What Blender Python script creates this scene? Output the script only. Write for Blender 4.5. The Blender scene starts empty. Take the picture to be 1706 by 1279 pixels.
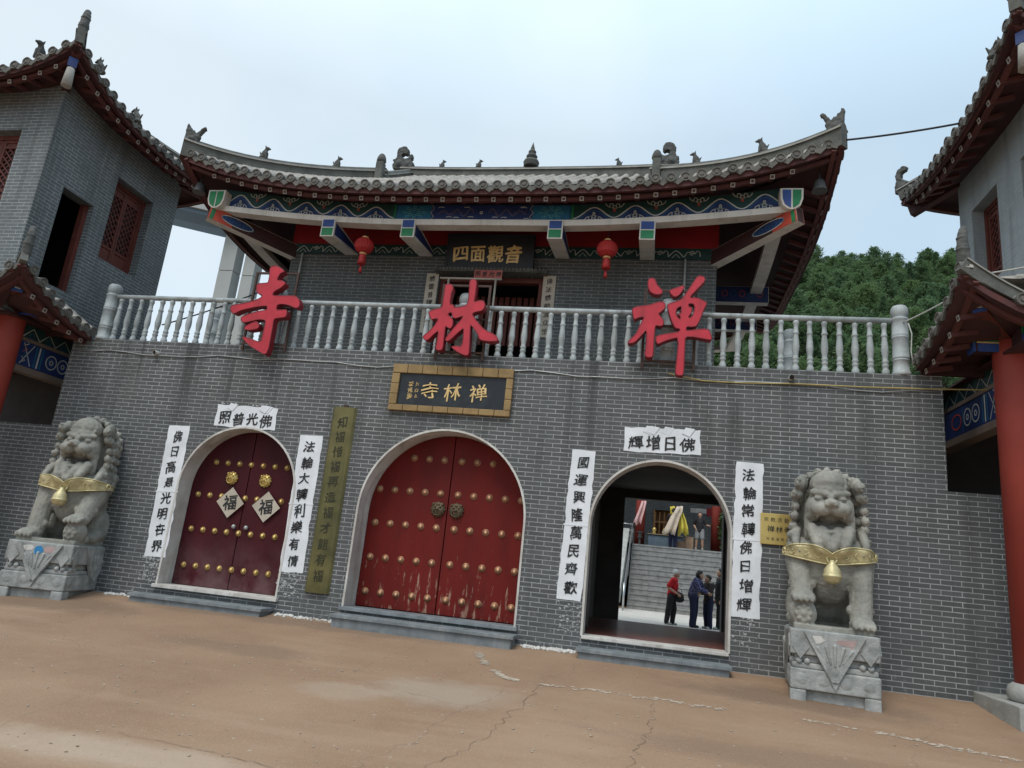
import bpy, bmesh, math, random
from mathutils import Vector, Matrix, noise
from mathutils.bvhtree import BVHTree
random.seed(7)
R = math.radians
scene = bpy.context.scene
COL = scene.collection

# ------------------------------------------------------------------ camera
cam_d = bpy.data.cameras.new('camera')
cam = bpy.data.objects.new('camera', cam_d); COL.objects.link(cam)
CR = Vector((0.97877074, 0.1786264, 0.10050101))
CU = Vector((-0.05130891, -0.26119063, 0.96392264))
CF = Vector((-0.19843195, 0.94861587, 0.24648062))
m3 = Matrix((CR, CU, -CF)).transposed()
cam.matrix_world = Matrix.Translation((0, -9.40942, 0.96126)) @ m3.to_4x4()
cam_d.sensor_width = 36.0
cam_d.lens = 1182 / 1706 * 36
cam_d.clip_end = 3000
scene.camera = cam

# ------------------------------------------------------------------ world, sun, exposure
SUN_EL, SUN_AZ = R(58), R(200)
world = bpy.data.worlds.new('World'); scene.world = world; world.use_nodes = True
wt = world.node_tree; wt.nodes.clear()
def wn(t, **k):
    n = wt.nodes.new(t)
    for a, v in k.items(): setattr(n, a, v)
    return n
sky = wn('ShaderNodeTexSky', sky_type='NISHITA'); sky.sun_disc = False
sky.sun_elevation = SUN_EL; sky.sun_rotation = SUN_AZ; sky.air_density = 1.0; sky.dust_density = 1.0
tc = wn('ShaderNodeTexCoord')
nz = wn('ShaderNodeTexNoise'); nz.inputs['Scale'].default_value = 2.4; nz.inputs['Detail'].default_value = 7; nz.inputs['Roughness'].default_value = .5
wt.links.new(tc.outputs['Generated'], nz.inputs['Vector'])
sep = wn('ShaderNodeSeparateXYZ'); wt.links.new(tc.outputs['Generated'], sep.inputs[0])
m1 = wn('ShaderNodeMath', operation='MULTIPLY_ADD'); m1.inputs[1].default_value = -0.80; m1.inputs[2].default_value = -0.22
wt.links.new(sep.outputs['X'], m1.inputs[0])
m2 = wn('ShaderNodeMath', operation='MULTIPLY_ADD'); m2.inputs[1].default_value = 1.15
wt.links.new(nz.outputs['Fac'], m2.inputs[0]); wt.links.new(m1.outputs[0], m2.inputs[2])
mr = wn('ShaderNodeMapRange'); mr.interpolation_type = 'SMOOTHSTEP'
mr.inputs['From Min'].default_value = 0.0; mr.inputs['From Max'].default_value = 1.0
mr.inputs['To Min'].default_value = 0.0; mr.inputs['To Max'].default_value = 1.0
wt.links.new(m2.outputs[0], mr.inputs['Value'])
veil = wn('ShaderNodeMix', data_type='RGBA'); veil.inputs[6].default_value = (4.8, 6.2, 7.35, 1); veil.inputs[7].default_value = (6.75, 7.6, 8.1, 1)
wt.links.new(mr.outputs[0], veil.inputs[0])
thin = wn('ShaderNodeMix', data_type='RGBA'); thin.inputs[0].default_value = .82
wt.links.new(sky.outputs[0], thin.inputs[6]); wt.links.new(veil.outputs[2], thin.inputs[7])
# an overcast sky is brightest overhead
zen = wn('ShaderNodeMapRange'); zen.inputs['From Min'].default_value = .55; zen.inputs['From Max'].default_value = 1.0
zen.inputs['To Min'].default_value = 1.0; zen.inputs['To Max'].default_value = 2.1
wt.links.new(sep.outputs['Z'], zen.inputs['Value'])
mx = wn('ShaderNodeMix', data_type='RGBA', blend_type='MULTIPLY'); mx.inputs[0].default_value = 1
wt.links.new(thin.outputs[2], mx.inputs[6]); wt.links.new(zen.outputs[0], mx.inputs[7])
bg = wn('ShaderNodeBackground'); bg.inputs['Strength'].default_value = 0.10
wt.links.new(mx.outputs[2], bg.inputs['Color'])
wo = wn('ShaderNodeOutputWorld'); wt.links.new(bg.outputs[0], wo.inputs['Surface'])
sun_d = bpy.data.lights.new('sun', 'SUN'); sun_d.energy = 1.4; sun_d.angle = R(25); sun_d.color = (1, .96, .9)
sun = bpy.data.objects.new('sun', sun_d); COL.objects.link(sun)
sd = Vector((math.sin(SUN_AZ) * math.cos(SUN_EL), math.cos(SUN_AZ) * math.cos(SUN_EL), math.sin(SUN_EL)))
sun.rotation_euler = sd.to_track_quat('Z', 'Y').to_euler()
scene.view_settings.view_transform = 'Standard'; scene.view_settings.look = 'None'
scene.view_settings.exposure = 0.40; scene.view_settings.gamma = 1

# ------------------------------------------------------------------ materials
class NT:
    def __init__(s, name):
        s.m = bpy.data.materials.new(name); s.m.use_nodes = True
        s.t = s.m.node_tree; s.t.nodes.clear()
        s.out = s.n('ShaderNodeOutputMaterial'); s.b = s.n('ShaderNodeBsdfPrincipled')
        s.l(s.b.outputs[0], s.out.inputs[0])
        s.geo = s.n('ShaderNodeNewGeometry')
    def n(s, t, **k):
        x = s.t.nodes.new(t)
        for a, v in k.items(): setattr(x, a, v)
        return x
    def l(s, a, b): s.t.links.new(a, b)
    def noise(s, scale, detail=4, rough=.55, vec=None, dist=0):
        x = s.n('ShaderNodeTexNoise'); x.inputs['Scale'].default_value = scale
        x.inputs['Detail'].default_value = detail; x.inputs['Roughness'].default_value = rough
        x.inputs['Distortion'].default_value = dist
        s.l(vec or s.geo.outputs['Position'], x.inputs['Vector']); return x.outputs['Fac']
    def stretch(s, sc):
        x = s.n('ShaderNodeVectorMath', operation='MULTIPLY'); x.inputs[1].default_value = sc
        s.l(s.geo.outputs['Position'], x.inputs[0]); return x.outputs[0]
    def rng(s, v, a, b, c=0., d=1.):
        x = s.n('ShaderNodeMapRange'); s.l(v, x.inputs['Value'])
        for k, q in (('From Min', a), ('From Max', b), ('To Min', c), ('To Max', d)): x.inputs[k].default_value = q
        return x.outputs[0]
    def math(s, op, a, b):
        x = s.n('ShaderNodeMath', operation=op)
        for i, v in enumerate((a, b)):
            if isinstance(v, (int, float)): x.inputs[i].default_value = v
            else: s.l(v, x.inputs[i])
        return x.outputs[0]
    def mix(s, f, a, b, mode='MIX'):
        x = s.n('ShaderNodeMix', data_type='RGBA', blend_type=mode)
        for i, v in ((0, f), (6, a), (7, b)):
            if isinstance(v, (int, float)): x.inputs[i].default_value = v
            elif isinstance(v, tuple): x.inputs[i].default_value = (*v[:3], 1)
            else: s.l(v, x.inputs[i])
        return x.outputs[2]
    def bump(s, h, strength=.3, dist=.02):
        x = s.n('ShaderNodeBump'); x.inputs['Strength'].default_value = strength; x.inputs['Distance'].default_value = dist
        s.l(h, x.inputs['Height']); s.l(x.outputs[0], s.b.inputs['Normal'])
    def col(s, c):
        if isinstance(c, tuple): s.b.inputs['Base Color'].default_value = (*c[:3], 1)
        else: s.l(c, s.b.inputs['Base Color'])
def mat(name, c, c2=None, scale=3., rough=.7, bump=.15, bscale=30., metal=0., streak=None, lo=.35, hi=.68, bd=.02, spec=.4):
    t = NT(name)
    c2 = c2 or tuple(x * .72 for x in c)
    col = t.mix(t.rng(t.noise(scale, 6, .62), lo, hi), c, c2)
    if streak:
        f = t.rng(t.noise(1, 4, .6, t.stretch((7, 7, .7))), .5, .72, 0, streak[1])
        col = t.mix(f, col, streak[0])
    t.col(col); t.b.inputs['Roughness'].default_value = rough; t.b.inputs['Metallic'].default_value = metal
    t.b.inputs['Specular IOR Level'].default_value = spec
    if bump: t.bump(t.noise(bscale, 5, .6), bump, bd)
    return t.m
def brick_mat(name, c1, c2, mortar, tint=True, bw=.2245, rh=.0592, ms=.0052):
    t = NT(name)
    sp = t.n('ShaderNodeSeparateXYZ'); t.l(t.geo.outputs['Position'], sp.inputs[0])
    sn = t.n('ShaderNodeSeparateXYZ'); t.l(t.geo.outputs['True Normal'], sn.inputs[0])
    side = t.math('GREATER_THAN', t.math('ABSOLUTE', sn.outputs[0], 0), .7)
    mu = t.n('ShaderNodeMix', data_type='FLOAT'); t.l(side, mu.inputs[0]); t.l(sp.outputs[0], mu.inputs[2]); t.l(sp.outputs[1], mu.inputs[3])
    cv = t.n('ShaderNodeCombineXYZ')
    t.l(t.math('ADD', mu.outputs[0], 60.03), cv.inputs[0]); t.l(t.math('ADD', sp.outputs[2], 30.01), cv.inputs[1])
    # slight unevenness of the laid courses
    br = t.n('ShaderNodeTexBrick'); br.offset = .5; br.offset_frequency = 2; br.squash = 1
    br.inputs['Scale'].default_value = 1; br.inputs['Mortar Size'].default_value = ms; br.inputs['Mortar Smooth'].default_value = .15
    br.inputs['Bias'].default_value = 0; br.inputs['Brick Width'].default_value = bw; br.inputs['Row Height'].default_value = rh
    br.inputs['Color1'].default_value = (*c1, 1); br.inputs['Color2'].default_value = (*c2, 1); br.inputs['Mortar'].default_value = (.5, .5, .5, 1)
    t.l(cv.outputs[0], br.inputs['Vector'])
    base = br.outputs['Color']
    if tint:
        base = t.mix(t.rng(t.noise(.9, 5, .6), .4, .62, 0, .32), base, (.082, .084, .062))
        base = t.mix(t.rng(t.noise(1.3, 4, .6, t.stretch((1, 1, 1.3))), .5, .7, 0, .35), base, (.105, .094, .102))
    base = t.mix(t.rng(t.noise(14, 5, .7), .35, .75, 0, .35), base, t.mix(.5, base, (.12, .12, .118)))
    mcol = t.mix(t.rng(t.noise(2.2, 5, .7), .35, .65), mortar, tuple(x * .55 for x in mortar))
    col = t.mix(br.outputs['Fac'], base, mcol)
    # rain grime in vertical runs
    col = t.mix(t.rng(t.noise(1, 4, .6, t.stretch((5, 5, .45))), .52, .75, 0, .45), col, (.045, .045, .043))
    run = t.math('MULTIPLY', t.rng(t.noise(1, 5, .65, t.stretch((3.2, 3.2, .22))), .53, .66), t.rng(sp.outputs[2], 1.6, 3.8, 0, .8))
    run = t.math('MULTIPLY', run, t.math('LESS_THAN', sp.outputs[2], 3.82))
    col = t.mix(run, col, (.032, .033, .032))
    lime = t.math('MULTIPLY', t.rng(t.noise(1, 6, .7, t.stretch((2.1, 2.1, .5))), .60, .74), t.rng(t.noise(30, 3, .7), .4, .65))
    col = t.mix(t.math('MULTIPLY', lime, .35), col, (.30, .30, .285))
    # damp foot of the wall with salts
    low = t.rng(sp.outputs[2], .0, .55, 1, 0)
    salt = t.math('MULTIPLY', t.rng(t.noise(9, 6, .75), .55, .68), t.math('MULTIPLY', low, .5))
    col = t.mix(salt, col, (.36, .36, .34))
    t.col(col); t.b.inputs['Roughness'].default_value = .72; t.b.inputs['Specular IOR Level'].default_value = .35
    h = t.math('ADD', t.math('MULTIPLY', br.outputs['Fac'], -1), t.math('MULTIPLY', t.noise(45, 4, .6), .35))
    t.bump(h, .5, .006)
    return t.m
M = {}
M['brick'] = brick_mat('grey_brick', (.070, .073, .076), (.095, .098, .101), (.37, .375, .37), ms=.0052)
M['brick_hall'] = brick_mat('hall_brick', (.06, .066, .068), (.088, .094, .095), (.27, .285, .28))
M['brick_pale'] = brick_mat('pale_tower_brick', (.27, .31, .325), (.30, .34, .35), (.38, .42, .425), tint=False)
M['brick_tower'] = brick_mat('tower_brick', (.105, .122, .127), (.135, .150, .153), (.37, .39, .385), tint=False)
M['plaster'] = mat('white_plaster', (.62, .60, .56), (.42, .38, .34), 2.2, .8, .2, 25, streak=((.22, .19, .16), .55))
M['stone_step'] = mat('step_stone', (.20, .22, .23), (.12, .135, .14), 6, .6, .25, 40, streak=((.34, .34, .32), .4))
M['lionstone'] = mat('lion_stone', (.335, .32, .275), (.165, .162, .14), 3.0, .82, .6, 55, streak=((.16, .16, .14), .7), bd=.014)
M['lionbase'] = mat('pedestal_stone', (.37, .37, .35), (.20, .21, .20), 7, .8, .55, 35, streak=((.16, .16, .15), .6), bd=.015)
M['gold'] = mat('dull_gold', (.60, .52, .29), (.42, .36, .19), 14, .45, .25, 60, .35)
M['goldleaf'] = mat('gold_leaf', (.74, .53, .24), (.58, .38, .15), 10, .45, .05, 60, .2)
M['brassstud'] = mat('brass_stud', (.52, .36, .13), (.38, .25, .09), 20, .38, .1, 60, .7)
M['brassdull'] = mat('tarnished_stud', (.46, .27, .15), (.30, .14, .08), 20, .45, .1, 60, .5)
M['bronze'] = mat('knocker_bronze', (.16, .12, .07), (.08, .06, .04), 30, .5, .3, 80, .6)
M['balu'] = mat('grey_painted_concrete', (.40, .43, .43), (.28, .305, .30), 6, .7, .2, 40, streak=((.13, .14, .125), .8))
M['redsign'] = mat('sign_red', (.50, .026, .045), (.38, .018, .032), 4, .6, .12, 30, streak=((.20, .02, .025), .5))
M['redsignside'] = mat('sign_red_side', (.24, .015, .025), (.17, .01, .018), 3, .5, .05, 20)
M['steel'] = mat('rusty_steel', (.05, .035, .03), (.09, .045, .03), 12, .8, .2, 60)
M['paper'] = mat('white_paper', (.74, .75, .77), (.60, .61, .62), 3, .9, .35, 9, bd=.01)
M['paper_old'] = mat('aged_paper', (.50, .44, .36), (.38, .33, .26), 3, .9, .2, 12)
M['glue'] = mat('old_glue', (.42, .42, .41), (.27, .27, .265), 14, .95, .3, 40)
M['ink'] = mat('black_ink', (.012, .012, .013), (.03, .03, .03), 25, .7, 0)
M['yellow'] = mat('gilded_board', (.16, .135, .048), (.072, .066, .024), 2.0, .38, .1, 25, .25, streak=((.06, .06, .015), .7))
M['inkgold'] = mat('dark_engraving', (.03, .03, .012), None, 5, .6, 0)
M['brass'] = mat('brass_plate', (.60, .44, .15), (.48, .34, .11), 2, .32, .05, 20, .55)
M['plqframe'] = mat('ochre_stone', (.31, .205, .085), (.21, .135, .055), 5, .7, .3, 30)
M['plqblack'] = mat('black_granite', (.013, .015, .018), (.035, .04, .042), 5, .35, .05, 30, lo=.5, hi=.8)
M['dullblack'] = mat('blackboard', (.012, .014, .018), (.02, .022, .026), 3, .5, .05, 30)
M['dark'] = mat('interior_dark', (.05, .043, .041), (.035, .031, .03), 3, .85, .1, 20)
M['passage'] = mat('passage_plaster', (.11, .095, .088), (.07, .062, .06), 2, .85, .15, 20)  # dark brown-grey of the passage walls and ceiling
M['darkdoor'] = mat('black_door', (.15, .15, .15), (.10, .10, .10), 4, .55, .15, 15)
M['floor_red'] = mat('passage_floor', (.22, .075, .055), (.14, .055, .045), 3, .3, .1, 20)
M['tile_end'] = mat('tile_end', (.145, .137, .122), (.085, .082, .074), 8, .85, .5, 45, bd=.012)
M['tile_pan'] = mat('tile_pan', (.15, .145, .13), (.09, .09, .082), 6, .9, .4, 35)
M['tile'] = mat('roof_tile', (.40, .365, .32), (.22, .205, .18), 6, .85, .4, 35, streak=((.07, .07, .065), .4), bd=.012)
M['ridge'] = mat('ridge_clay', (.125, .125, .11), (.07, .072, .064), 5, .85, .55, 40, bd=.015)
M['ridgeline'] = mat('ridge_edge', (.34, .33, .30), (.24, .23, .2), 5, .85, .2, 40)
M['ornament'] = mat('ornament_clay', (.10, .10, .092), (.055, .058, .054), 8, .85, .5, 50, bd=.012)
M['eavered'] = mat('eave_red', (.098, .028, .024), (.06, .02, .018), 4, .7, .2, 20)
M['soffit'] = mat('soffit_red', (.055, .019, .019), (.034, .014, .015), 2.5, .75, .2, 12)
M['redpanel'] = mat('red_panel', (.30, .014, .02), (.23, .012, .017), 2, .6, .08, 10)
M['cream'] = mat('cream_paint', (.64, .605, .55), (.52, .49, .44), 3, .7, .1, 20, streak=((.25, .22, .18), .35))
M['pale'] = mat('pale_line', (.48, .50, .46), (.36, .38, .35), 8, .7, 0)
M['pgreen'] = mat('paint_green', (.012, .19, .07), (.01, .13, .05), 5, .6, .05, 20)
M['pdgreen'] = mat('paint_dark_green', (.012, .05, .047), (.01, .035, .034), 4, .6, .05, 20)
M['pblue'] = mat('paint_blue', (.03, .075, .27), (.022, .05, .18), 5, .6, .05, 20)
M['pdblue'] = mat('paint_dark_blue', (.014, .034, .135), (.012, .025, .09), 4, .6, .05, 20)
M['porange'] = mat('paint_orange', (.45, .06, .03), (.34, .04, .025), 4, .6, .05, 20)
M['pteal'] = mat('paint_teal', (.014, .12, .22), (.012, .08, .17), 5, .6, .05, 20)
M['column'] = mat('column_red', (.30, .045, .03), (.24, .034, .024), 1.5, .6, .1, 15)
M['wood'] = mat('red_wood', (.135, .034, .022), (.085, .022, .016), 5, .65, .2, 25)
M['lantern'] = mat('lantern_red', (.42, .022, .02), (.30, .015, .015), 6, .55, .1, 20)
M['plinth'] = mat('plinth_stone', (.36, .36, .33), (.25, .25, .23), 4, .8, .4, 30)
M['bell'] = mat('wind_bell', (.09, .095, .095), None, 8, .6, .1, 40, .3)
M['concrete'] = mat('viaduct_concrete', (.36, .37, .355), (.29, .305, .30), .15, .85, .1, 2)
M['concrete_dark'] = mat('viaduct_girder', (.10, .14, .17), (.08, .115, .14), .15, .85, .1, 2)
M['cable'] = mat('black_cable', (.02, .022, .024), None, 5, .6, 0)
M['rope'] = mat('pale_rope', (.50, .50, .46), None, 9, .9, .2, 90)
M['yellowcable'] = mat('yellow_cable', (.42, .33, .12), None, 5, .7, 0)
M['metalpipe'] = mat('galvanised_pipe', (.42, .43, .42), None, 8, .4, .1, 40, .5)
M['court'] = mat('court_paving', (.50, .46, .40), (.40, .37, .33), 2, .85, .2, 15)
M['stair'] = mat('stair_stone', (.30, .295, .28), (.19, .185, .175), 4, .85, .3, 20, streak=((.1, .1, .095), .5))
M['bluecloth'] = mat('grey_blue_front', (.12, .17, .21), None, 4, .8, .1, 20)
M['card'] = mat('cardboard', (.33, .21, .13), None, 4, .85, .1, 20)
M['yelcloth'] = mat('yellow_cloth', (.62, .52, .08), (.5, .4, .06), 6, .9, .3, 12)
M['palecloth'] = mat('cream_cloth', (.60, .50, .40), (.48, .40, .32), 6, .9, .3, 12)
M['pinkcloth'] = mat('pink_cloth', (.62, .38, .36), (.5, .3, .3), 6, .9, .3, 12)
M['steelrail'] = mat('stainless_rail', (.55, .56, .56), None, 5, .3, .02, 20, .8)
M['skin'] = mat('skin', (.42, .25, .17), (.36, .20, .14), 12, .6, .05, 60)
M['hairblack'] = mat('black_hair', (.012, .011, .011), None, 40, .6, .3, 90)
M['hairgrey'] = mat('white_hair', (.52, .52, .50), (.40, .40, .39), 40, .7, .3, 90)
M['shirtred'] = mat('red_shirt', (.55, .015, .02), (.42, .01, .015), 6, .85, .2, 20)
M['clothblack'] = mat('black_cloth', (.014, .013, .015), (.024, .022, .024), 8, .9, .2, 20)
M['clothdark'] = mat('dark_brown_cloth', (.035, .026, .026), (.022, .018, .018), 8, .9, .2, 20)
M['clothnavy'] = mat('navy_cloth', (.015, .018, .05), None, 8, .9, .2, 20)
M['print'] = mat('navy_print', (.03, .03, .09), (.22, .22, .32), 34, .9, .2, 20, lo=.52, hi=.60)
M['shoe'] = mat('pale_shoe', (.45, .44, .42), None, 8, .8, .1, 20)
M['greyshort'] = mat('grey_shorts', (.25, .25, .25), None, 8, .9, .1, 20)
M['bark'] = mat('bark', (.07, .05, .035), None, 6, .9, .5, 30)
M['bushgreen'] = mat('shrub_leaf', (.05, .11, .025), (.03, .07, .02), 6, .7, .1, 20)
M['hill'] = mat('hill_ground', (.035, .06, .022), (.05, .055, .03), .3, .95, .4, 3)
M['doorred'] = None
def leafmat(name, a, b):
    t = NT(name)
    oi = t.n('ShaderNodeObjectInfo')
    c = t.mix(t.rng(t.noise(.8, 5, .7), .35, .65), a, b)
    c = t.mix(t.math('MULTIPLY', oi.outputs['Random'], .55), c, (.09, .155, .09))
    t.col(c); t.b.inputs['Roughness'].default_value = .75; t.b.inputs['Specular IOR Level'].default_value = .2
    tr = t.n('ShaderNodeBsdfTranslucent'); t.l(c, tr.inputs['Color']); ms = t.n('ShaderNodeMixShader'); ms.inputs[0].default_value = .45
    t.l(t.b.outputs[0], ms.inputs[1]); t.l(tr.outputs[0], ms.inputs[2]); t.l(ms.outputs[0], t.out.inputs[0])
    return t.m
M['leaf1'] = leafmat('conifer_needles', (.105, .175, .07), (.15, .215, .09))  # needle colours lightened to stand in for haze over the hill
M['leaf2'] = leafmat('dark_needles', (.068, .125, .06), (.095, .155, .07))
def door_mat(name, c, c2, worn):
    t = NT(name)
    sp = t.n('ShaderNodeSeparateXYZ'); t.l(t.geo.outputs['Position'], sp.inputs[0])
    col = t.mix(t.rng(t.noise(1, 5, .6, t.stretch((3, 3, .8))), .35, .65), c, c2)
    if worn:
        low = t.rng(sp.outputs[2], .15, 1.35, 1, 0)
        w = t.noise(1, 6, .7, t.stretch((19, 19, 3.2)))
        w2 = t.noise(3.1, 3, .6)
        th = t.math('ADD', t.math('ADD', w, t.math('MULTIPLY', low, .17)), t.math('MULTIPLY', w2, .12))
        col = t.mix(t.rng(th, .765, .82, 0, .75), col, (.36, .23, .16))
        col = t.mix(t.rng(t.noise(1, 5, .6, t.stretch((9, 9, .9))), .5, .7, 0, .5), col, (.085, .012, .010))
    else:
        low = t.rng(sp.outputs[2], .25, .95, 1, 0)
        d = t.math('MULTIPLY', t.rng(t.noise(2.3, 5, .65), .38, .62), low)
        col = t.mix(t.math('MULTIPLY', d, .5), col, (.20, .12, .12))
    t.col(col); t.b.inputs['Roughness'].default_value = .6; t.b.inputs['Specular IOR Level'].default_value = .18
    t.bump(t.noise(1, 4, .6, t.stretch((22, 22, 2.5))), .15, .01)
    return t.m
M['doorred'] = door_mat('door_red', (.145, .011, .008), (.105, .008, .0065), True)
M['doormaroon'] = door_mat('door_maroon', (.060, .007, .011), (.042, .006, .009), False)
def ground_mat():
    t = NT('packed_earth_concrete')
    base = t.mix(t.rng(t.noise(.7, 6, .6), .35, .65), (.30, .194, .121), (.235, .144, .087))
    base = t.mix(t.rng(t.noise(5, 6, .7), .4, .7, 0, .55), base, (.27, .175, .11))
    base = t.mix(t.rng(t.noise(1.0, 4, .6, t.stretch((.35, 1.6, 1))), .52, .68, 0, .5), base, (.33, .225, .145))
    sp = t.n('ShaderNodeSeparateXYZ'); t.l(t.geo.outputs['Position'], sp.inputs[0])
    def patch(cx, cy, rx, ry, colr, k):
        a = t.math('DIVIDE', t.math('SUBTRACT', sp.outputs[0], cx), rx); b = t.math('DIVIDE', t.math('SUBTRACT', sp.outputs[1], cy), ry)
        d = t.math('SQRT', t.math('ADD', t.math('MULTIPLY', a, a), t.math('MULTIPLY', b, b)), 0)
        d = t.math('ADD', d, t.math('MULTIPLY', t.math('SUBTRACT', t.noise(1.6, 6, .65), .5), 1.5))
        return t.mix(t.rng(d, .55, 1.05, k, 0), base, colr)
    base = patch(-1.75, -2.65, .75, .6, (.36, .295, .225), .55)
    base = patch(-2.5, -3.1, .45, .28, (.37, .29, .215), .4)
    base = patch(-3.0, -5.2, 1.1, .28, (.42, .33, .25), .55)
    base = patch(1.7, -.95, 1.3, .5, (.135, .085, .055), .6)
    base = patch(-7.6, -.9, 1.3, .7, (.135, .085, .055), .55)
    base = patch(-4.6, -.35, 3.2, .25, (.15, .10, .07), .5)
    base = patch(-4.3, -2.0, 1.1, .4, (.185, .115, .075), .5)
    base = patch(.9, -3.2, 1.4, .35, (.20, .125, .08), .5)
    # cracks
    def crack(scale, wdt, seed, colr, k):
        v = t.n('ShaderNodeTexVoronoi', feature='DISTANCE_TO_EDGE'); v.inputs['Scale'].default_value = scale
        wv = t.n('ShaderNodeVectorMath', operation='ADD'); off = t.n('ShaderNodeVectorMath', operation='SCALE'); off.inputs['Scale'].default_value = .35
        nn = t.n('ShaderNodeTexNoise'); nn.inputs['Scale'].default_value = 2.5; nn.inputs['Detail'].default_value = 5
        t.l(t.geo.outputs['Position'], nn.inputs['Vector']); t.l(nn.outputs['Color'], off.inputs[0])
        sh = t.n('ShaderNodeVectorMath', operation='ADD'); sh.inputs[1].default_value = seed
        t.l(t.geo.outputs['Position'], sh.inputs[0]); t.l(sh.outputs[0], wv.inputs[0]); t.l(off.outputs[0], wv.inputs[1]); t.l(wv.outputs[0], v.inputs['Vector'])
        return t.mix(t.rng(v.outputs['Distance'], 0, wdt, k, 0), base, colr)
    base = crack(.28, .0022, (3.3, 1.2, 0), (.16, .105, .072), .5)
    base = t.mix(t.rng(t.noise(95, 2, .5), .58, .72, 0, .5), base, (.42, .34, .26)); base = t.mix(t.rng(t.noise(70, 3, .6, t.stretch((1, 1.3, 1))), .60, .72, 0, .45), base, (.13, .085, .058))
    # pale chips
    v = t.n('ShaderNodeTexVoronoi'); v.inputs['Scale'].default_value = 6.5
    t.l(t.geo.outputs['Position'], v.inputs['Vector'])
    f = t.math('MULTIPLY', t.rng(v.outputs['Distance'], .06, .11, 1, 0), t.rng(t.noise(1.2, 3, .6), .48, .6))
    base = t.mix(t.math('MULTIPLY', f, .6), base, (.46, .40, .33))
    t.col(base); t.b.inputs['Roughness'].default_value = .75; t.b.inputs['Specular IOR Level'].default_value = .3
    t.bump(t.math('ADD', t.noise(3, 6, .7), t.math('MULTIPLY', t.noise(40, 4, .7), .4)), .35, .03)
    return t.m
M['ground'] = ground_mat()

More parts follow.
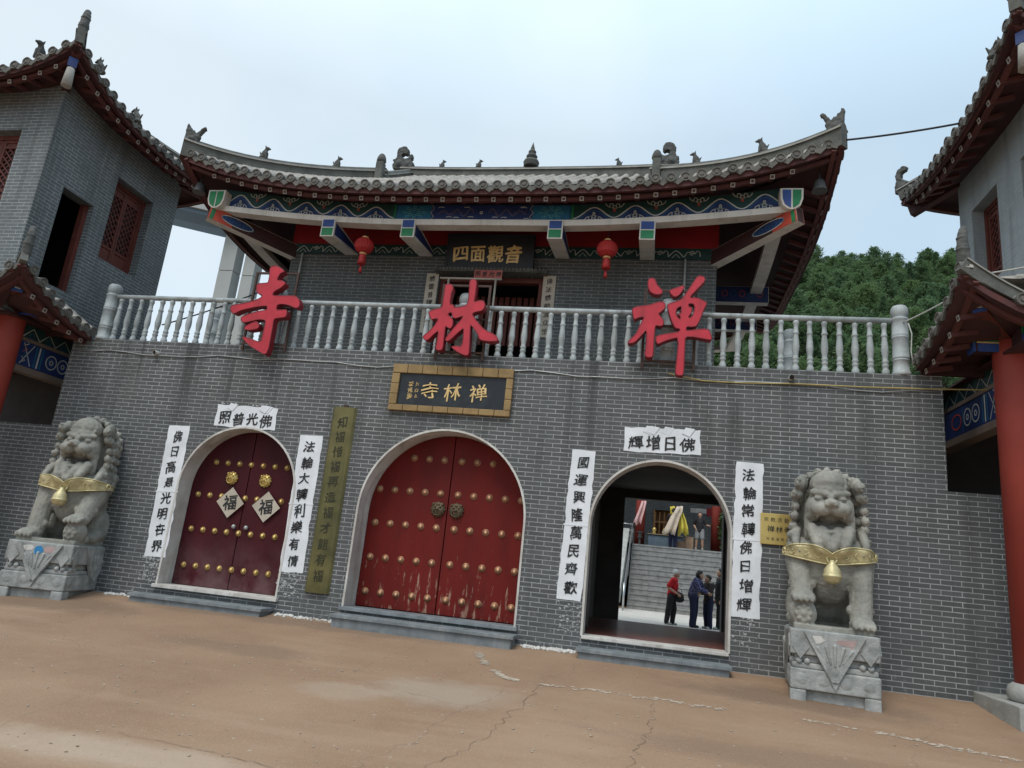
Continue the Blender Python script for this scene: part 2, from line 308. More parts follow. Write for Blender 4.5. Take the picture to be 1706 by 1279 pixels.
# ------------------------------------------------------------------ mesh builder
class MB:
    def __init__(s): s.v = []; s.f = []; s.mi = []; s.sm = []
    def add(s, vs, fs, mi=0, sm=False):
        o = len(s.v); s.v += [Vector(p) for p in vs]
        for f in fs: s.f.append([i + o for i in f]); s.mi.append(mi); s.sm.append(sm)
        return s
    def box(s, x0, x1, y0, y1, z0, z1, mi=0):
        return s.add([(x0, y0, z0), (x1, y0, z0), (x1, y1, z0), (x0, y1, z0), (x0, y0, z1), (x1, y0, z1), (x1, y1, z1), (x0, y1, z1)],
                     [(0, 3, 2, 1), (4, 5, 6, 7), (0, 1, 5, 4), (1, 2, 6, 5), (2, 3, 7, 6), (3, 0, 4, 7)], mi)
    def beam(s, a, b, w, h, mi=0, up=(0, 0, 1), mib=None):
        """box of width w and height h swept from a to b (a, b on the axis); mib: material of the underside"""
        a, b = Vector(a), Vector(b); d = (b - a).normalized(); up = Vector(up)
        sx = d.cross(up).normalized(); u = sx.cross(d)
        P = [p + sx * i * w / 2 + u * j * h / 2 for p in (a, b) for j in (-1, 1) for i in (-1, 1)]
        s.add(P, [(0, 1, 3, 2), (4, 6, 7, 5), (0, 2, 6, 4), (1, 5, 7, 3), (2, 3, 7, 6)], mi)
        return s.add([P[0], P[4], P[5], P[1]], [(0, 1, 2, 3)], mi if mib is None else mib)
    def tube(s, path, r, n=8, mi=0, cap=True, sm=True):
        path = [Vector(p) for p in path]; rs = r if isinstance(r, (list, tuple)) else [r] * len(path)
        o = len(s.v); prev = None
        for i, p in enumerate(path):
            d = (path[min(i + 1, len(path) - 1)] - path[max(i - 1, 0)]).normalized()
            if prev is None:
                a = Vector((0, 0, 1)) if abs(d.z) < .9 else Vector((1, 0, 0)); x = d.cross(a).normalized()
            else: x = (prev - d * prev.dot(d)).normalized()
            prev = x; y = d.cross(x)
            for k in range(n):
                an = 2 * math.pi * k / n; s.v.append(p + (x * math.cos(an) + y * math.sin(an)) * rs[i])
        for i in range(len(path) - 1):
            for k in range(n):
                s.f.append([o + i * n + k, o + i * n + (k + 1) % n, o + (i + 1) * n + (k + 1) % n, o + (i + 1) * n + k]); s.mi.append(mi); s.sm.append(sm)
        if cap:
            s.f.append([o + k for k in range(n)][::-1]); s.mi.append(mi); s.sm.append(False)
            e = o + (len(path) - 1) * n; s.f.append([e + k for k in range(n)]); s.mi.append(mi); s.sm.append(False)
        return s
    def lathe(s, prof, c=(0, 0, 0), n=16, mi=0, sm=True):
        o = len(s.v); c = Vector(c)
        for r, z in prof:
            for k in range(n):
                a = 2 * math.pi * k / n; s.v.append(c + Vector((r * math.cos(a), r * math.sin(a), z)))
        for i in range(len(prof) - 1):
            for k in range(n):
                s.f.append([o + i * n + k, o + i * n + (k + 1) % n, o + (i + 1) * n + (k + 1) % n, o + (i + 1) * n + k]); s.mi.append(mi); s.sm.append(sm)
        s.f.append([o + k for k in range(n)][::-1]); s.mi.append(mi); s.sm.append(False)
        e = o + (len(prof) - 1) * n; s.f.append([e + k for k in range(n)]); s.mi.append(mi); s.sm.append(False)
        return s
    def ell(s, c, r, nu=14, nv=9, mi=0, rot=None):
        o = len(s.v); c = Vector(c); r = r if isinstance(r, (tuple, list)) else (r, r, r)
        pts = [Vector((0, 0, -r[2]))]
        for j in range(1, nv):
            t = math.pi * j / nv - math.pi / 2
            for k in range(nu):
                a = 2 * math.pi * k / nu; pts.append(Vector((r[0] * math.cos(t) * math.cos(a), r[1] * math.cos(t) * math.sin(a), r[2] * math.sin(t))))
        pts.append(Vector((0, 0, r[2])))
        if rot: pts = [rot @ p for p in pts]
        s.v += [p + c for p in pts]; F = []
        for k in range(nu): F.append([o, o + 1 + (k + 1) % nu, o + 1 + k])
        for j in range(nv - 2):
            for k in range(nu):
                a = o + 1 + j * nu; F.append([a + k, a + (k + 1) % nu, a + nu + (k + 1) % nu, a + nu + k])
        t = len(s.v) - 1; a = o + 1 + (nv - 2) * nu
        for k in range(nu): F.append([a + k, a + (k + 1) % nu, t])
        for f in F: s.f.append(f); s.mi.append(mi); s.sm.append(True)
        return s
    def cap(s, a, b, ra, rb, n=12, mi=0):
        """closed tapered limb with round ends"""
        a, b = Vector(a), Vector(b); d = b - a; L = d.length; d.normalize()
        path = []; rs = []
        for i in range(5):
            t = i / 4 * math.pi / 2; path.append(a - d * ra * math.cos(t) ); rs.append(max(ra * math.sin(t), ra * .08))
        for i in range(5):
            t = i / 4 * math.pi / 2; path.append(b + d * rb * math.sin(t)); rs.append(max(rb * math.cos(t), rb * .08))
        return s.tube(path, rs, n, mi)
    def limb(s, pts, rs, n=12, mi=0):
        for i in range(len(pts) - 1): s.cap(pts[i], pts[i + 1], rs[i], rs[i + 1], n, mi)
        return s
    def prism(s, poly, O, ex, ey, depth, mi=0, mis=None, ms=None):
        """outline poly (2D) in frame O+ex*u+ey*v, thickened by vector depth"""
        O, ex, ey, dp = Vector(O), Vector(ex), Vector(ey), Vector(depth)
        n = len(poly); A = [O + ex * u + ey * v for u, v in poly]; B = [p + dp for p in A]
        mis = mi if mis is None else mis
        s.add(A + B, [list(range(n)), list(range(2 * n - 1, n - 1, -1))], mi)
        o = len(s.v) - 2 * n
        for i in range(n):
            j = (i + 1) % n; s.f.append([o + i, o + n + i, o + n + j, o + j]); s.mi.append(mis); s.sm.append(False)
        return s
    def sweep(s, path, prof, mi=0, up=(0, 0, 1), sm=False, mlist=None):
        """profile of (side, up) points swept along path, closed and capped"""
        path = [Vector(p) for p in path]; n = len(prof); o = len(s.v); up = Vector(up)
        for i, p in enumerate(path):
            d = (path[min(i + 1, len(path) - 1)] - path[max(i - 1, 0)]).normalized()
            x = d.cross(up).normalized(); u = x.cross(d)
            for a, b in prof: s.v.append(p + x * a + u * b)
        for i in range(len(path) - 1):
            for k in range(n):
                s.f.append([o + i * n + k, o + (i + 1) * n + k, o + (i + 1) * n + (k + 1) % n, o + i * n + (k + 1) % n])
                s.mi.append(mlist[k] if mlist else mi); s.sm.append(sm)
        s.f.append([o + k for k in range(n)]); s.mi.append(mi); s.sm.append(False)
        e = o + (len(path) - 1) * n; s.f.append([e + k for k in range(n)][::-1]); s.mi.append(mi); s.sm.append(False)
        return s
    def ribbon(s, pts, O, ex, ey, w, mi=0, off=(0, 0, 0)):
        """flat painted line: 2D polyline of width w in the frame, lifted by off"""
        O, ex, ey, off = Vector(O), Vector(ex), Vector(ey), Vector(off)
        L = []; n = len(pts)
        for i in range(n):
            a = Vector(pts[max(i - 1, 0)]); b = Vector(pts[min(i + 1, n - 1)]); d = (b - a)
            d = d.normalized() if d.length > 1e-9 else Vector((1, 0)); nn = Vector((-d.y, d.x)) * w / 2
            p = Vector(pts[i]); L.append((p + nn, p - nn))
        vs = []
        for a, b in L: vs += [O + ex * a.x + ey * a.y + off, O + ex * b.x + ey * b.y + off]
        return s.add(vs, [(2 * i, 2 * i + 1, 2 * i + 3, 2 * i + 2) for i in range(n - 1)], mi)
    def mesh(s, name, mats, off=Vector((0, 0, 0)), bevel=0, seg=2, fixn=False):
        me = bpy.data.meshes.new(name)
        me.from_pydata([tuple(p - off) for p in s.v], [], s.f)
        for m in mats: me.materials.append(m)
        me.polygons.foreach_set('material_index', s.mi); me.polygons.foreach_set('use_smooth', s.sm)
        me.update()
        if bevel or fixn:
            bm = bmesh.new(); bm.from_mesh(me)
            if fixn: bmesh.ops.recalc_face_normals(bm, faces=bm.faces)
            if bevel:
                ed = [e for e in bm.edges if len(e.link_faces) == 2 and e.calc_face_angle(0) > .6]
                bmesh.ops.bevel(bm, geom=ed, offset=bevel, segments=seg, profile=.6, affect='EDGES', clamp_overlap=True)
            bm.to_mesh(me); bm.free()
        return me
    def build(s, name, mats, parent=None, bevel=0, local=False, seg=2, fixn=False):
        mats = mats if isinstance(mats, (list, tuple)) else [mats]
        mats = [M[m] if isinstance(m, str) else m for m in mats]
        off = Vector((0, 0, 0)) if (local or parent is None) else root_loc(parent)
        return link(name, s.mesh(name, mats, off, bevel, seg, fixn), parent)
def link(name, me, parent=None, loc=(0, 0, 0), rz=0):
    o = bpy.data.objects.new(name, me); COL.objects.link(o)
    if parent: o.parent = parent
    o.location = loc; o.rotation_euler = (0, 0, rz)
    return o
def root_loc(o):
    v = Vector((0, 0, 0))
    while o: v += o.location; o = o.parent
    return v
def rep(name, me, parent, wloc, rz=0):
    return link(name, me, parent, Vector(wloc) - root_loc(parent), rz)
def tag(o, label, cat, group=None, kind=None):
    o['label'] = label; o['category'] = cat
    if group: o['group'] = group
    if kind: o['kind'] = kind
    return o
def thing(name, label, cat, loc=(0, 0, 0), rz=0, group=None):
    o = bpy.data.objects.new(name, None); COL.objects.link(o); o.location = loc; o.rotation_euler = (0, 0, rz)
    o.empty_display_size = .2
    return tag(o, label, cat, group)
def struct(o): o['kind'] = 'structure'; return o
DG = None
def evaluated(o):
    dg = bpy.context.evaluated_depsgraph_get()
    me = bpy.data.meshes.new_from_object(o.evaluated_get(dg)); return me
def fuse(mb, name, mats, voxel, smooth=2, parent=None, matfn=None, disp=None):
    """closed overlapping pieces grown together into one skin"""
    me0 = mb.mesh(name + '_raw', []); o = bpy.data.objects.new('tmp', me0); COL.objects.link(o)
    md = o.modifiers.new('r', 'REMESH'); md.mode = 'VOXEL'; md.voxel_size = voxel; md.use_smooth_shade = True
    if smooth:
        ms = o.modifiers.new('s', 'SMOOTH'); ms.iterations = smooth; ms.factor = .5
    bpy.context.view_layer.update()
    me = evaluated(o); bpy.data.objects.remove(o); bpy.data.meshes.remove(me0)
    me.name = name; me.materials.clear()
    for m in mats: me.materials.append(M[m])
    if disp:
        cs = [(v.co.copy(), v.normal.copy()) for v in me.vertices]; fl = []
        for c, n in cs: fl.extend(c + n * disp(c))
        me.vertices.foreach_set('co', fl)
    me.polygons.foreach_set('use_smooth', [True] * len(me.polygons))
    if matfn: me.polygons.foreach_set('material_index', [matfn(p.center) for p in me.polygons])
    me.update()
    return link(name, me, parent)
GL = {}
def glyph(ch):
    if ch not in GL:
        c = bpy.data.curves.new('g', 'FONT'); c.body = ch; c.size = 1; c.resolution_u = 3
        o = bpy.data.objects.new('g', c); COL.objects.link(o); bpy.context.view_layer.update()
        me = evaluated(o)
        vs = [v.co.copy() for v in me.vertices]; fs = [list(p.vertices) for p in me.polygons]
        bpy.data.objects.remove(o); bpy.data.curves.remove(c); bpy.data.meshes.remove(me)
        x0, x1 = min(v.x for v in vs), max(v.x for v in vs); y0, y1 = min(v.y for v in vs), max(v.y for v in vs)
        GL[ch] = ([Vector((v.x - (x0 + x1) / 2, v.y - (y0 + y1) / 2)) for v in vs], fs)
    return GL[ch]
def write(mb, ch, c, ex, ey, size, bold=.02, mi=0, brush=1.0, off=(0, 0, 0), seed=0):
    """one brush-like character centred at c in the plane ex, ey; thin layers laid over one another give the stroke its weight"""
    vs, fs = glyph(ch); c, ex, ey, off = Vector(c), Vector(ex), Vector(ey), Vector(off)
    rnd = random.Random(ord(ch) * 31 + seed)
    th = rnd.uniform(-.06, .06) * brush; sk = .13 * brush; sx = rnd.uniform(.92, 1.06); sy = rnd.uniform(.92, 1.06)
    nv = off.normalized() * .00035
    lay = [(0, 0)] if bold <= .003 else [(-bold, -.4 * bold), (bold, .4 * bold), (-.3 * bold, bold), (.3 * bold, -bold), (0, 0), (bold * .8, -.7 * bold), (-bold * .8, .7 * bold)]
    for li, (bx, by) in enumerate(lay):
        P = []
        for v in vs:
            x, y = v.x * sx, v.y * sy; y += sk * x
            w = .55 + .9 * abs(noise.noise(Vector((v.x * 1.9 + seed, v.y * 1.9, ord(ch) * .11))) ) * 1.6       # pressure of the brush
            x += bx * w; y += by * w
            nx = noise.noise(Vector((v.x * 2.3 + seed, v.y * 2.3, ord(ch) * .37))); ny = noise.noise(Vector((v.x * 2.3, v.y * 2.3 + 9, ord(ch) * .53)))
            x += nx * .11 * brush; y += ny * .10 * brush
            x, y = x * math.cos(th) - y * math.sin(th), x * math.sin(th) + y * math.cos(th)
            P.append(c + ex * x * size + ey * y * size + off + nv * li)
        mb.add(P, fs, mi)
EX, EY, EZ = Vector((1, 0, 0)), Vector((0, 1, 0)), Vector((0, 0, 1))
CX = -2.83

# ================================================================== GROUND
def gz(y):
    if y > 0: return -0.11 * min(1, y / 2)
    return .11 * y if y > -1.2 else (-.132 + .06 * (y + 1.2) if y > -4 else -.30 + .05 * max(-8, y + 4))
g = MB()
xs = [-220, -60, -25] + [-14 + .5 * i for i in range(49)] + [25, 60, 220]
ys = [-220, -60, -30, -18] + [-12 + .5 * i for i in range(25)] + [1, 2, 4, 30, 60]
def gzn(x, y):
    z = gz(y)
    if -12 < y < -.3 and abs(x) < 14: z += .025 * noise.noise(Vector((x * .8, y * .8, 0))) * min(1, (-y - .3) * 1.2)
    return z
g.add([(x, y, gzn(x, y)) for y in ys for x in xs],
      [(j * len(xs) + i, j * len(xs) + i + 1, (j + 1) * len(xs) + i + 1, (j + 1) * len(xs) + i) for j in range(len(ys) - 1) for i in range(len(xs) - 1)], 0, True)
struct(g.build('ground', 'ground'))
_gzn = gzn
def gzn(x, y):
    """height of the built ground sheet (its 0.5 m grid)"""
    if not (abs(x) < 9.9 and -11.5 < y < 0): return _gzn(x, y)
    i, j = math.floor(x * 2) / 2, math.floor(y * 2) / 2; u, v = (x - i) * 2, (y - j) * 2
    return (_gzn(i, j) * (1 - u) + _gzn(i + .5, j) * u) * (1 - v) + (_gzn(i, j + .5) * (1 - u) + _gzn(i + .5, j + .5) * u) * v

# the courtyard seen through the open gate
struct(MB().box(-.9, 1.55, 4.42, 6.0, -.106, -.092).box(-8, 9, 6.02, 17.0, -.106, -.09).build('courtyard_paving', 'court'))
# thin pale repair seam running over the forecourt
sm = MB()
pts = [(-1.87, -.7), (-1.72, -1.13), (-1.45, -1.63), (-1.1, -1.85), (-.62, -1.77), (.2, -1.72), (1.09, -1.80), (1.95, -1.78), (2.23, -1.84), (2.71, -2.02), (3.2, -2.2)]
L = []
rs = random.Random(3)
for i in range(len(pts) - 1):
    for k in range(8):
        t = k / 8; L.append((pts[i][0] * (1 - t) + pts[i + 1][0] * t + rs.uniform(-.03, .03), pts[i][1] * (1 - t) + pts[i + 1][1] * t + rs.uniform(-.03, .03)))
for i in range(len(L) - 1):                 # crumbled patches of mortar, thick near the step and thinning out
    if noise.noise(Vector((i * .23, 1.7, 0))) < -.22: continue
    (a, b), (c, d) = L[i], L[i + 1]
    for q in range(34 if i < 24 else 15):
        t = rs.random(); x = a + (c - a) * t + rs.gauss(0, .022); y = b + (d - b) * t + rs.gauss(0, .026); r0 = .004 + .022 * rs.random() ** 2; k = rs.randint(5, 8); ph = rs.random() * 6
        sm.add([(x + r0 * rs.uniform(.6, 1.6) * math.cos(ph + 2 * math.pi * m_ / k), y + r0 * rs.uniform(.5, 1.2) * math.sin(ph + 2 * math.pi * m_ / k), gzn(x, y) + .003 + .0002 * (q % 9)) for m_ in range(k)], [list(range(k))])
o = sm.build('repair_seam', mat('pale_mortar', (.62, .52, .41), (.46, .37, .28), 11, .9, .2, 40)); o['kind'] = 'structure'

ck = MB(); rs = random.Random(8)
for path in ([(.11, -1.78), (.13, -2.3), (.09, -2.98), (.0, -3.5), (-.04, -4.1), (-.2, -5.0)], [(-.97, -1.85), (-1.02, -2.6), (-1.05, -3.3), (-1.14, -3.98), (-1.33, -4.62), (-1.5, -5.4)], [(-3.3, -4.9), (-2.6, -4.95), (-2.0, -5.05), (-1.3, -5.4)]):
    L = []
    for i in range(len(path) - 1):
        for k in range(9):
            t = k / 9; L.append((path[i][0] * (1 - t) + path[i + 1][0] * t + rs.gauss(0, .022), path[i][1] * (1 - t) + path[i + 1][1] * t + rs.gauss(0, .012)))
    for i in range(len(L) - 1):
        (a, b), (c, d) = L[i], L[i + 1]; w = rs.uniform(.0008, .0026); dx, dy = c - a, d - b; q = math.hypot(dx, dy); nx, ny = -dy / q * w, dx / q * w
        ck.add([(a - nx, b - ny, gzn(a, b) + .005), (a + nx, b + ny, gzn(a, b) + .005), (c + nx, d + ny, gzn(c, d) + .005), (c - nx, d - ny, gzn(c, d) + .005)], [(0, 3, 2, 1)])
o = ck.build('ground_crack', mat('crack_soil', (.17, .115, .078), None, 9, .95, .2)); o['kind'] = 'structure'
pb_ = MB(); rs = random.Random(14)
for i in range(1500):
    y = -.25 - 5.2 * rs.random() ** .8; x = rs.uniform(-8.5, 4.0); r0 = .0025 + .010 * rs.random() ** 4
    if y > -1.6 and (x < -6.8 or x > 1.3): continue
    pb_.ell((x, y, gzn(x, y) + r0 * .35), (r0 * rs.uniform(.8, 1.4), r0 * rs.uniform(.8, 1.3), r0 * .6), 5, 4)
o = pb_.build('grit', mat('grit_stone', (.42, .36, .28), (.24, .17, .12), 40, .9, .2)); tag(o, 'loose grit and small pebbles scattered over the brown forecourt', 'grit', None, 'stuff')
# ================================================================== GATE BUILDING
WX0, WX1, WH = -9.22, 3.52, 3.80
ARCH = [(-5.875, .915, 1.60), (-2.785, 1.165, 1.515), (.135, .875, 1.585)]     # centre x, half width, springing height
gate = thing('gate_building', 'grey brick temple gate wall with three arched openings below a balcony', 'gate building', (CX, 0, 0))
def arch_z(a, x):
    c, h, s = a; return s + math.sqrt(max(0, h * h - (x - c) ** 2))
w = MB(); SILL = .2
def wallquad(x0, x1, za0, za1, zb0, zb1, y, flip):
    P = [(x0, y, za0), (x1, y, za1), (x1, y, zb1), (x0, y, zb0)]
    w.add(P if not flip else P[::-1], [(0, 1, 2, 3)])
for y, fl in ((0, False), (.34, True)):
    bx = [WX0]
    for c, h, s in ARCH: bx += [c - h, c + h]
    bx.append(WX1)
    for i in range(0, len(bx), 2): wallquad(bx[i], bx[i + 1], -.15, -.15, WH, WH, y, fl)
    for a in ARCH:
        c, h, s = a; N = 28
        for k in range(N):
            x0 = c - h * math.cos(math.pi * k / N); x1 = c - h * math.cos(math.pi * (k + 1) / N)
            wallquad(x0, x1, arch_z(a, x0), arch_z(a, x1), WH, WH, y, fl)
        wallquad(c - h, c + h, -.15, -.15, SILL - .03, SILL - .03, y, fl)
w.add([(WX0, 0, -.15), (WX0, .34, -.15), (WX0, .34, WH), (WX0, 0, WH)], [(3, 2, 1, 0)])
w.add([(WX1, 0, -.15), (WX1, .34, -.15), (WX1, .34, WH), (WX1, 0, WH)], [(0, 1, 2, 3)])
w.add([(WX0, 0, WH), (WX1, 0, WH), (WX1, .34, WH), (WX0, .34, WH)], [(0, 1, 2, 3)])
w.build('wall', 'brick', gate)
# side and rear walls, terrace
b = MB()
b.box(WX0, WX0 + .3, .345, 6, -.15, WH - .06); b.box(WX1 - .3, WX1, .345, 6, -.15, WH - .06)
b.box(WX0 + .31, -.52, 5.7, 6, -.15, WH - .06); b.box(1.49, WX1 - .31, 5.7, 6, -.15, WH - .06); b.box(-.515, 1.485, 5.7, 6, 2.57, WH - .06)
b.build('rear_wall', 'brick_hall', gate)
MB().box(WX0, WX1, .345, 6.0, WH - .055, WH - .004).build('terrace_floor', 'stone_step', gate)
# plastered linings of the arches
def arch_outline(a, n=32, z0=SILL):
    c, h, s = a
    return [(c - h, z0)] + [(c - h * math.cos(math.pi * k / n), s + h * math.sin(math.pi * k / n)) for k in range(n + 1)] + [(c + h, z0)]
for a, dep in zip(ARCH, (.33, .42, .3)):
    l = MB(); P = arch_outline(a); t = .028
    c, h, s = a
    Q = [(c + (x - c) * (1 + t / h), z if z <= s else s + (z - s) * (1 + t / h)) for x, z in P]
    for i in range(len(P) - 1):
        (x0, z0), (x1, z1) = P[i], P[i + 1]; (u0, v0), (u1, v1) = Q[i], Q[i + 1]
        y0 = -.012
        l.add([(x0, y0, z0), (x1, y0, z1), (u1, y0, v1), (u0, y0, v0)], [(3, 2, 1, 0)])
        l.add([(x0, y0, z0), (x0, dep, z0), (x1, dep, z1), (x1, y0, z1)], [(3, 2, 1, 0)], 0, True)
        l.add([(u0, y0, v0), (u0, 0, v0), (u1, 0, v1), (u1, y0, v1)], [(0, 1, 2, 3)], 0, True)
    l.build('arch_lining', 'plaster', gate)
# dark passage behind the open arch
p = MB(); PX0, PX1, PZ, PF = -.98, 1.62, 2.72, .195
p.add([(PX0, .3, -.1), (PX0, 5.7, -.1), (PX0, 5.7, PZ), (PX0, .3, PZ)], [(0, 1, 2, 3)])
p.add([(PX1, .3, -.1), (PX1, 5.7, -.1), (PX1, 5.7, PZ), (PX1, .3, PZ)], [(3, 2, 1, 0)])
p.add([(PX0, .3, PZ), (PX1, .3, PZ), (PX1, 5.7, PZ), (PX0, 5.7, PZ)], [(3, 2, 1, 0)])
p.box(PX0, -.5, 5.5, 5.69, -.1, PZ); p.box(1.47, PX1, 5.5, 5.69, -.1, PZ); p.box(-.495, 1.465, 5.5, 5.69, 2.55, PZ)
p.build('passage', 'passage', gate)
f = MB(); f.box(PX0 + .002, PX1 - .002, .345, 4.4, .02, PF); f.build('passage_floor', 'floor_red', gate)
# opened door leaf standing inside, left of the passage
dl = thing('open_door', 'black timber door leaf swung open inside the passage', 'door', (-.74, .36, PF))
d = MB()
d.box(-.86, -.79, .42, 1.55, PF + .02, 2.45); d.build('leaf', 'darkdoor', dl, .008)
MB().box(-.885, -.865, .46, 1.5, .4, 1.2).box(-.885, -.865, .46, 1.5, 1.35, 2.2).build('panel', 'darkdoor', dl, .006)
dl = thing('open_door', 'black timber door leaf folded against the far side of the passage', 'door', (1.4, .36, PF))
MB().box(1.30, 1.37, .42, 1.3, PF + .02, 2.45).build('leaf', 'darkdoor', dl, .008)
MB().box(1.375, 1.395, .46, 1.25, .4, 1.2).box(1.375, 1.395, .46, 1.25, 1.35, 2.2).build('panel', 'darkdoor', dl, .006)
# the passage lies behind the lining: close the gap
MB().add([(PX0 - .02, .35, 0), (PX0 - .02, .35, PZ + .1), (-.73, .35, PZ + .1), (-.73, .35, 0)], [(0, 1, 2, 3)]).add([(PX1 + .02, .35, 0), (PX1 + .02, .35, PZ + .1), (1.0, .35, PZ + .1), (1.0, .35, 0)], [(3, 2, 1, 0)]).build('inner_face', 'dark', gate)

# doors of the two closed arches
stud_me = MB().lathe([(.0, .034), (.02, .032), (.034, .02), (.036, .008), (.046, .004), (.046, 0)][::-1], n=14).mesh('door_stud', [M['brassstud']])
stud_me2 = MB().lathe([(.0, .032), (.02, .03), (.034, .02), (.036, .008), (.052, .004), (.052, 0)][::-1], n=14).mesh('door_stud', [M['brassdull']])
for me in (stud_me, stud_me2):
    me.transform(Matrix.Rotation(R(90), 4, 'X'))
def half_leaf(a, side, y, th, gap=.007, z0=SILL + .012):
    c, h, s = a; N = 20; h2 = h - .004
    P = [(c + side * gap, z0)]
    P += [(c + side * h2, z0)]
    P += [(c + side * h2 * math.cos(math.pi / 2 * k / N), s + h2 * math.sin(math.pi / 2 * k / N)) for k in range(N)]
    P += [(c + side * gap, s + h2)]
    if side < 0: P = P[::-1]
    return MB().prism(P, (0, y, 0), EX, EZ, (0, th, 0))
def knocker(mb, c, r, mi=0):
    x, y, z = c
    mb.lathe([(r * .98, 0), (r, .012), (r * .9, .03), (r * .55, .05), (0.01, .055)], (0, 0, 0), 20)
    n = len(mb.v) - 20 * 5
    for i in range(n, len(mb.v)):
        v = mb.v[i]; mb.v[i] = Vector((x + v.x, y - v.z, z + v.y))
    for sx in (-1, 1):
        mb.ell((x + sx * r * .36, y - .05, z + r * .34), (r * .17, .022, r * .15), 10, 6)
        mb.ell((x + sx * r * .62, y - .035, z + r * .66), (r * .2, .018, r * .2), 10, 6)
    mb.ell((x, y - .06, z + r * .02), (r * .22, .03, r * .17), 10, 6)
    mb.ell((x, y - .045, z + r * .62), (r * .3, .02, r * .16), 10, 6)
    for k in range(12):
        an = 2 * math.pi * k / 12; mb.ell((x + math.cos(an) * r * .95, y - .012, z + math.sin(an) * r * .95), r * .12, 8, 5)
    mb.tube([(x + r * .55 * math.cos(t), y - .06, z - r * .38 + r * .42 * math.sin(t)) for t in [2 * math.pi * i / 18 for i in range(19)]], r * .07, 6)
leafs = {}
for ai, (mn, sm_, y) in enumerate((('doormaroon', stud_me, .30), ('doorred', stud_me2, .38))):
    a = ARCH[ai]
    for side in (-1, 1):
        lf = half_leaf(a, side, y, .05).build('door_leaf', mn, gate, .004)
        leafs[ai, side] = lf
# studs measured row by row
c, h, s = ARCH[0]
for row, z in enumerate((2.02, 1.52, 1.01, .49)):
    for k in range(9):
        x = c - .78 + .195 * k
        if row == 0 and (k == 0 or k == 8): continue
        rep('door_stud', stud_me, leafs[0, -1 if x < c else 1], (x + .005, .30, z))
c, h, s = ARCH[1]
for row, z in enumerate((2.32, 1.84, 1.36, .88, .41)):
    for k in range(5):
        for sd_ in (-1, 1):
            x = c + sd_ * (.13 + .228 * k)
            if row == 0 and k > 2: continue
            if abs(x - c) > math.sqrt(max(0, h * h - max(0, z - s) ** 2)) - .06: continue
            rep('door_stud', stud_me2, leafs[1, sd_], (x, .38, z))
for sd_ in (-1, 1):
    k = MB(); knocker(k, (ARCH[0][0] + sd_ * .275 + .01, .30, 1.80), .095); k.build('knocker', 'brass', leafs[0, sd_])
    k = MB(); knocker(k, (ARCH[1][0] + sd_ * .135, .38, 1.62), .105); k.build('knocker', 'bronze', leafs[1, sd_])
    k = MB(); k.lathe([(.03, 0), (.034, .02), (.025, .045), (.005, .05)], (0, 0, 0), 12)
    for i in range(len(k.v)): v = k.v[i]; k.v[i] = Vector((ARCH[0][0] + sd_ * .10 + .02, .30, 1.10)) + Vector((v.x, -v.z, v.y))
    k.build('door_knob', 'metalpipe', leafs[0, sd_])
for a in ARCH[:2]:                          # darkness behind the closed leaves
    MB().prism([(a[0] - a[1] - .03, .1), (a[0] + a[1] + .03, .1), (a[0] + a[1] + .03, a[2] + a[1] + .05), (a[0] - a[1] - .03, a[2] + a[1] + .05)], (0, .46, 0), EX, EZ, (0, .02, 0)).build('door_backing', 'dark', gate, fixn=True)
# stone thresholds and steps
def step(x0, x1, zt, dep, zb, name='step', y1=-.002):
    m = MB(); m.box(x0, x1, -dep, y1, zt - .045, zt)
    m.box(x0 + .03, x1 - .03, -dep + .03, y1, zb, zt - .0455)
    return m.build(name, 'stone_step', gate, .006)
def threshold(a, ov=.05, d=.06, ins=.29, lip=.04):
    c, h, s = a; m = MB(); m.box(c - h - ov, c + h + ov, -d, -.002, SILL - lip, SILL + .008); m.box(c - h + .002, c + h - .002, -.0015, ins, SILL - .04, SILL + .008)
    return m
threshold(ARCH[0]).build('threshold', 'plaster', gate, .005)
threshold(ARCH[1]).build('threshold', 'stone_step', gate, .005)
threshold(ARCH[2], .01, .05, .335, .03).build('threshold', 'plaster', gate, .005)
step(-6.98, -4.95, .075, .34, -.1); step(-3.98, -1.55, .125, .36, -.1); step(-.78, 1.03, .085, .36, -.1)

# ================================================================== BALCONY
bal = thing('balustrade', 'pale grey balcony balustrade of turned posts along the wall top', 'balustrade', (CX, .0, WH))
BY = .09
prof = [(.062, 0), (.066, .012), (.066, .055), (.05, .075), (.046, .10), (.058, .115), (.058, .135), (.044, .15), (.058, .165), (.058, .185), (.044, .20), (.047, .23),
        (.062, .30), (.064, .34), (.055, .42), (.044, .50), (.046, .515), (.056, .525), (.056, .54), (.044, .552), (.040, .62), (.046, .65), (.054, .665), (.054, .69), (.044, .705)]
bal_me = MB().lathe([(a * .72, b) for a, b in prof], n=14).mesh('baluster', [M['balu']])
nprof = [(.105, 0), (.11, .01), (.11, .05), (.098, .055), (.098, .19), (.104, .196), (.104, .21), (.098, .216), (.098, .225), (.104, .23), (.104, .245), (.098, .25), (.098, .50), (.104, .506), (.104, .52), (.098, .526), (.104, .54), (.104, .555), (.098, .56),
         (.098, .74), (.108, .755), (.108, .775), (.085, .79), (.088, .80), (.102, .825), (.108, .87), (.102, .92), (.08, .952), (.035, .968), (.003, .97)]
newel_me = MB().lathe(nprof, n=20).mesh('newel', [M['balu']])
NEW = [-8.78, -5.80, -2.80, .13, 3.08]
for x in NEW: rep('newel', newel_me, bal, (x, BY, WH))
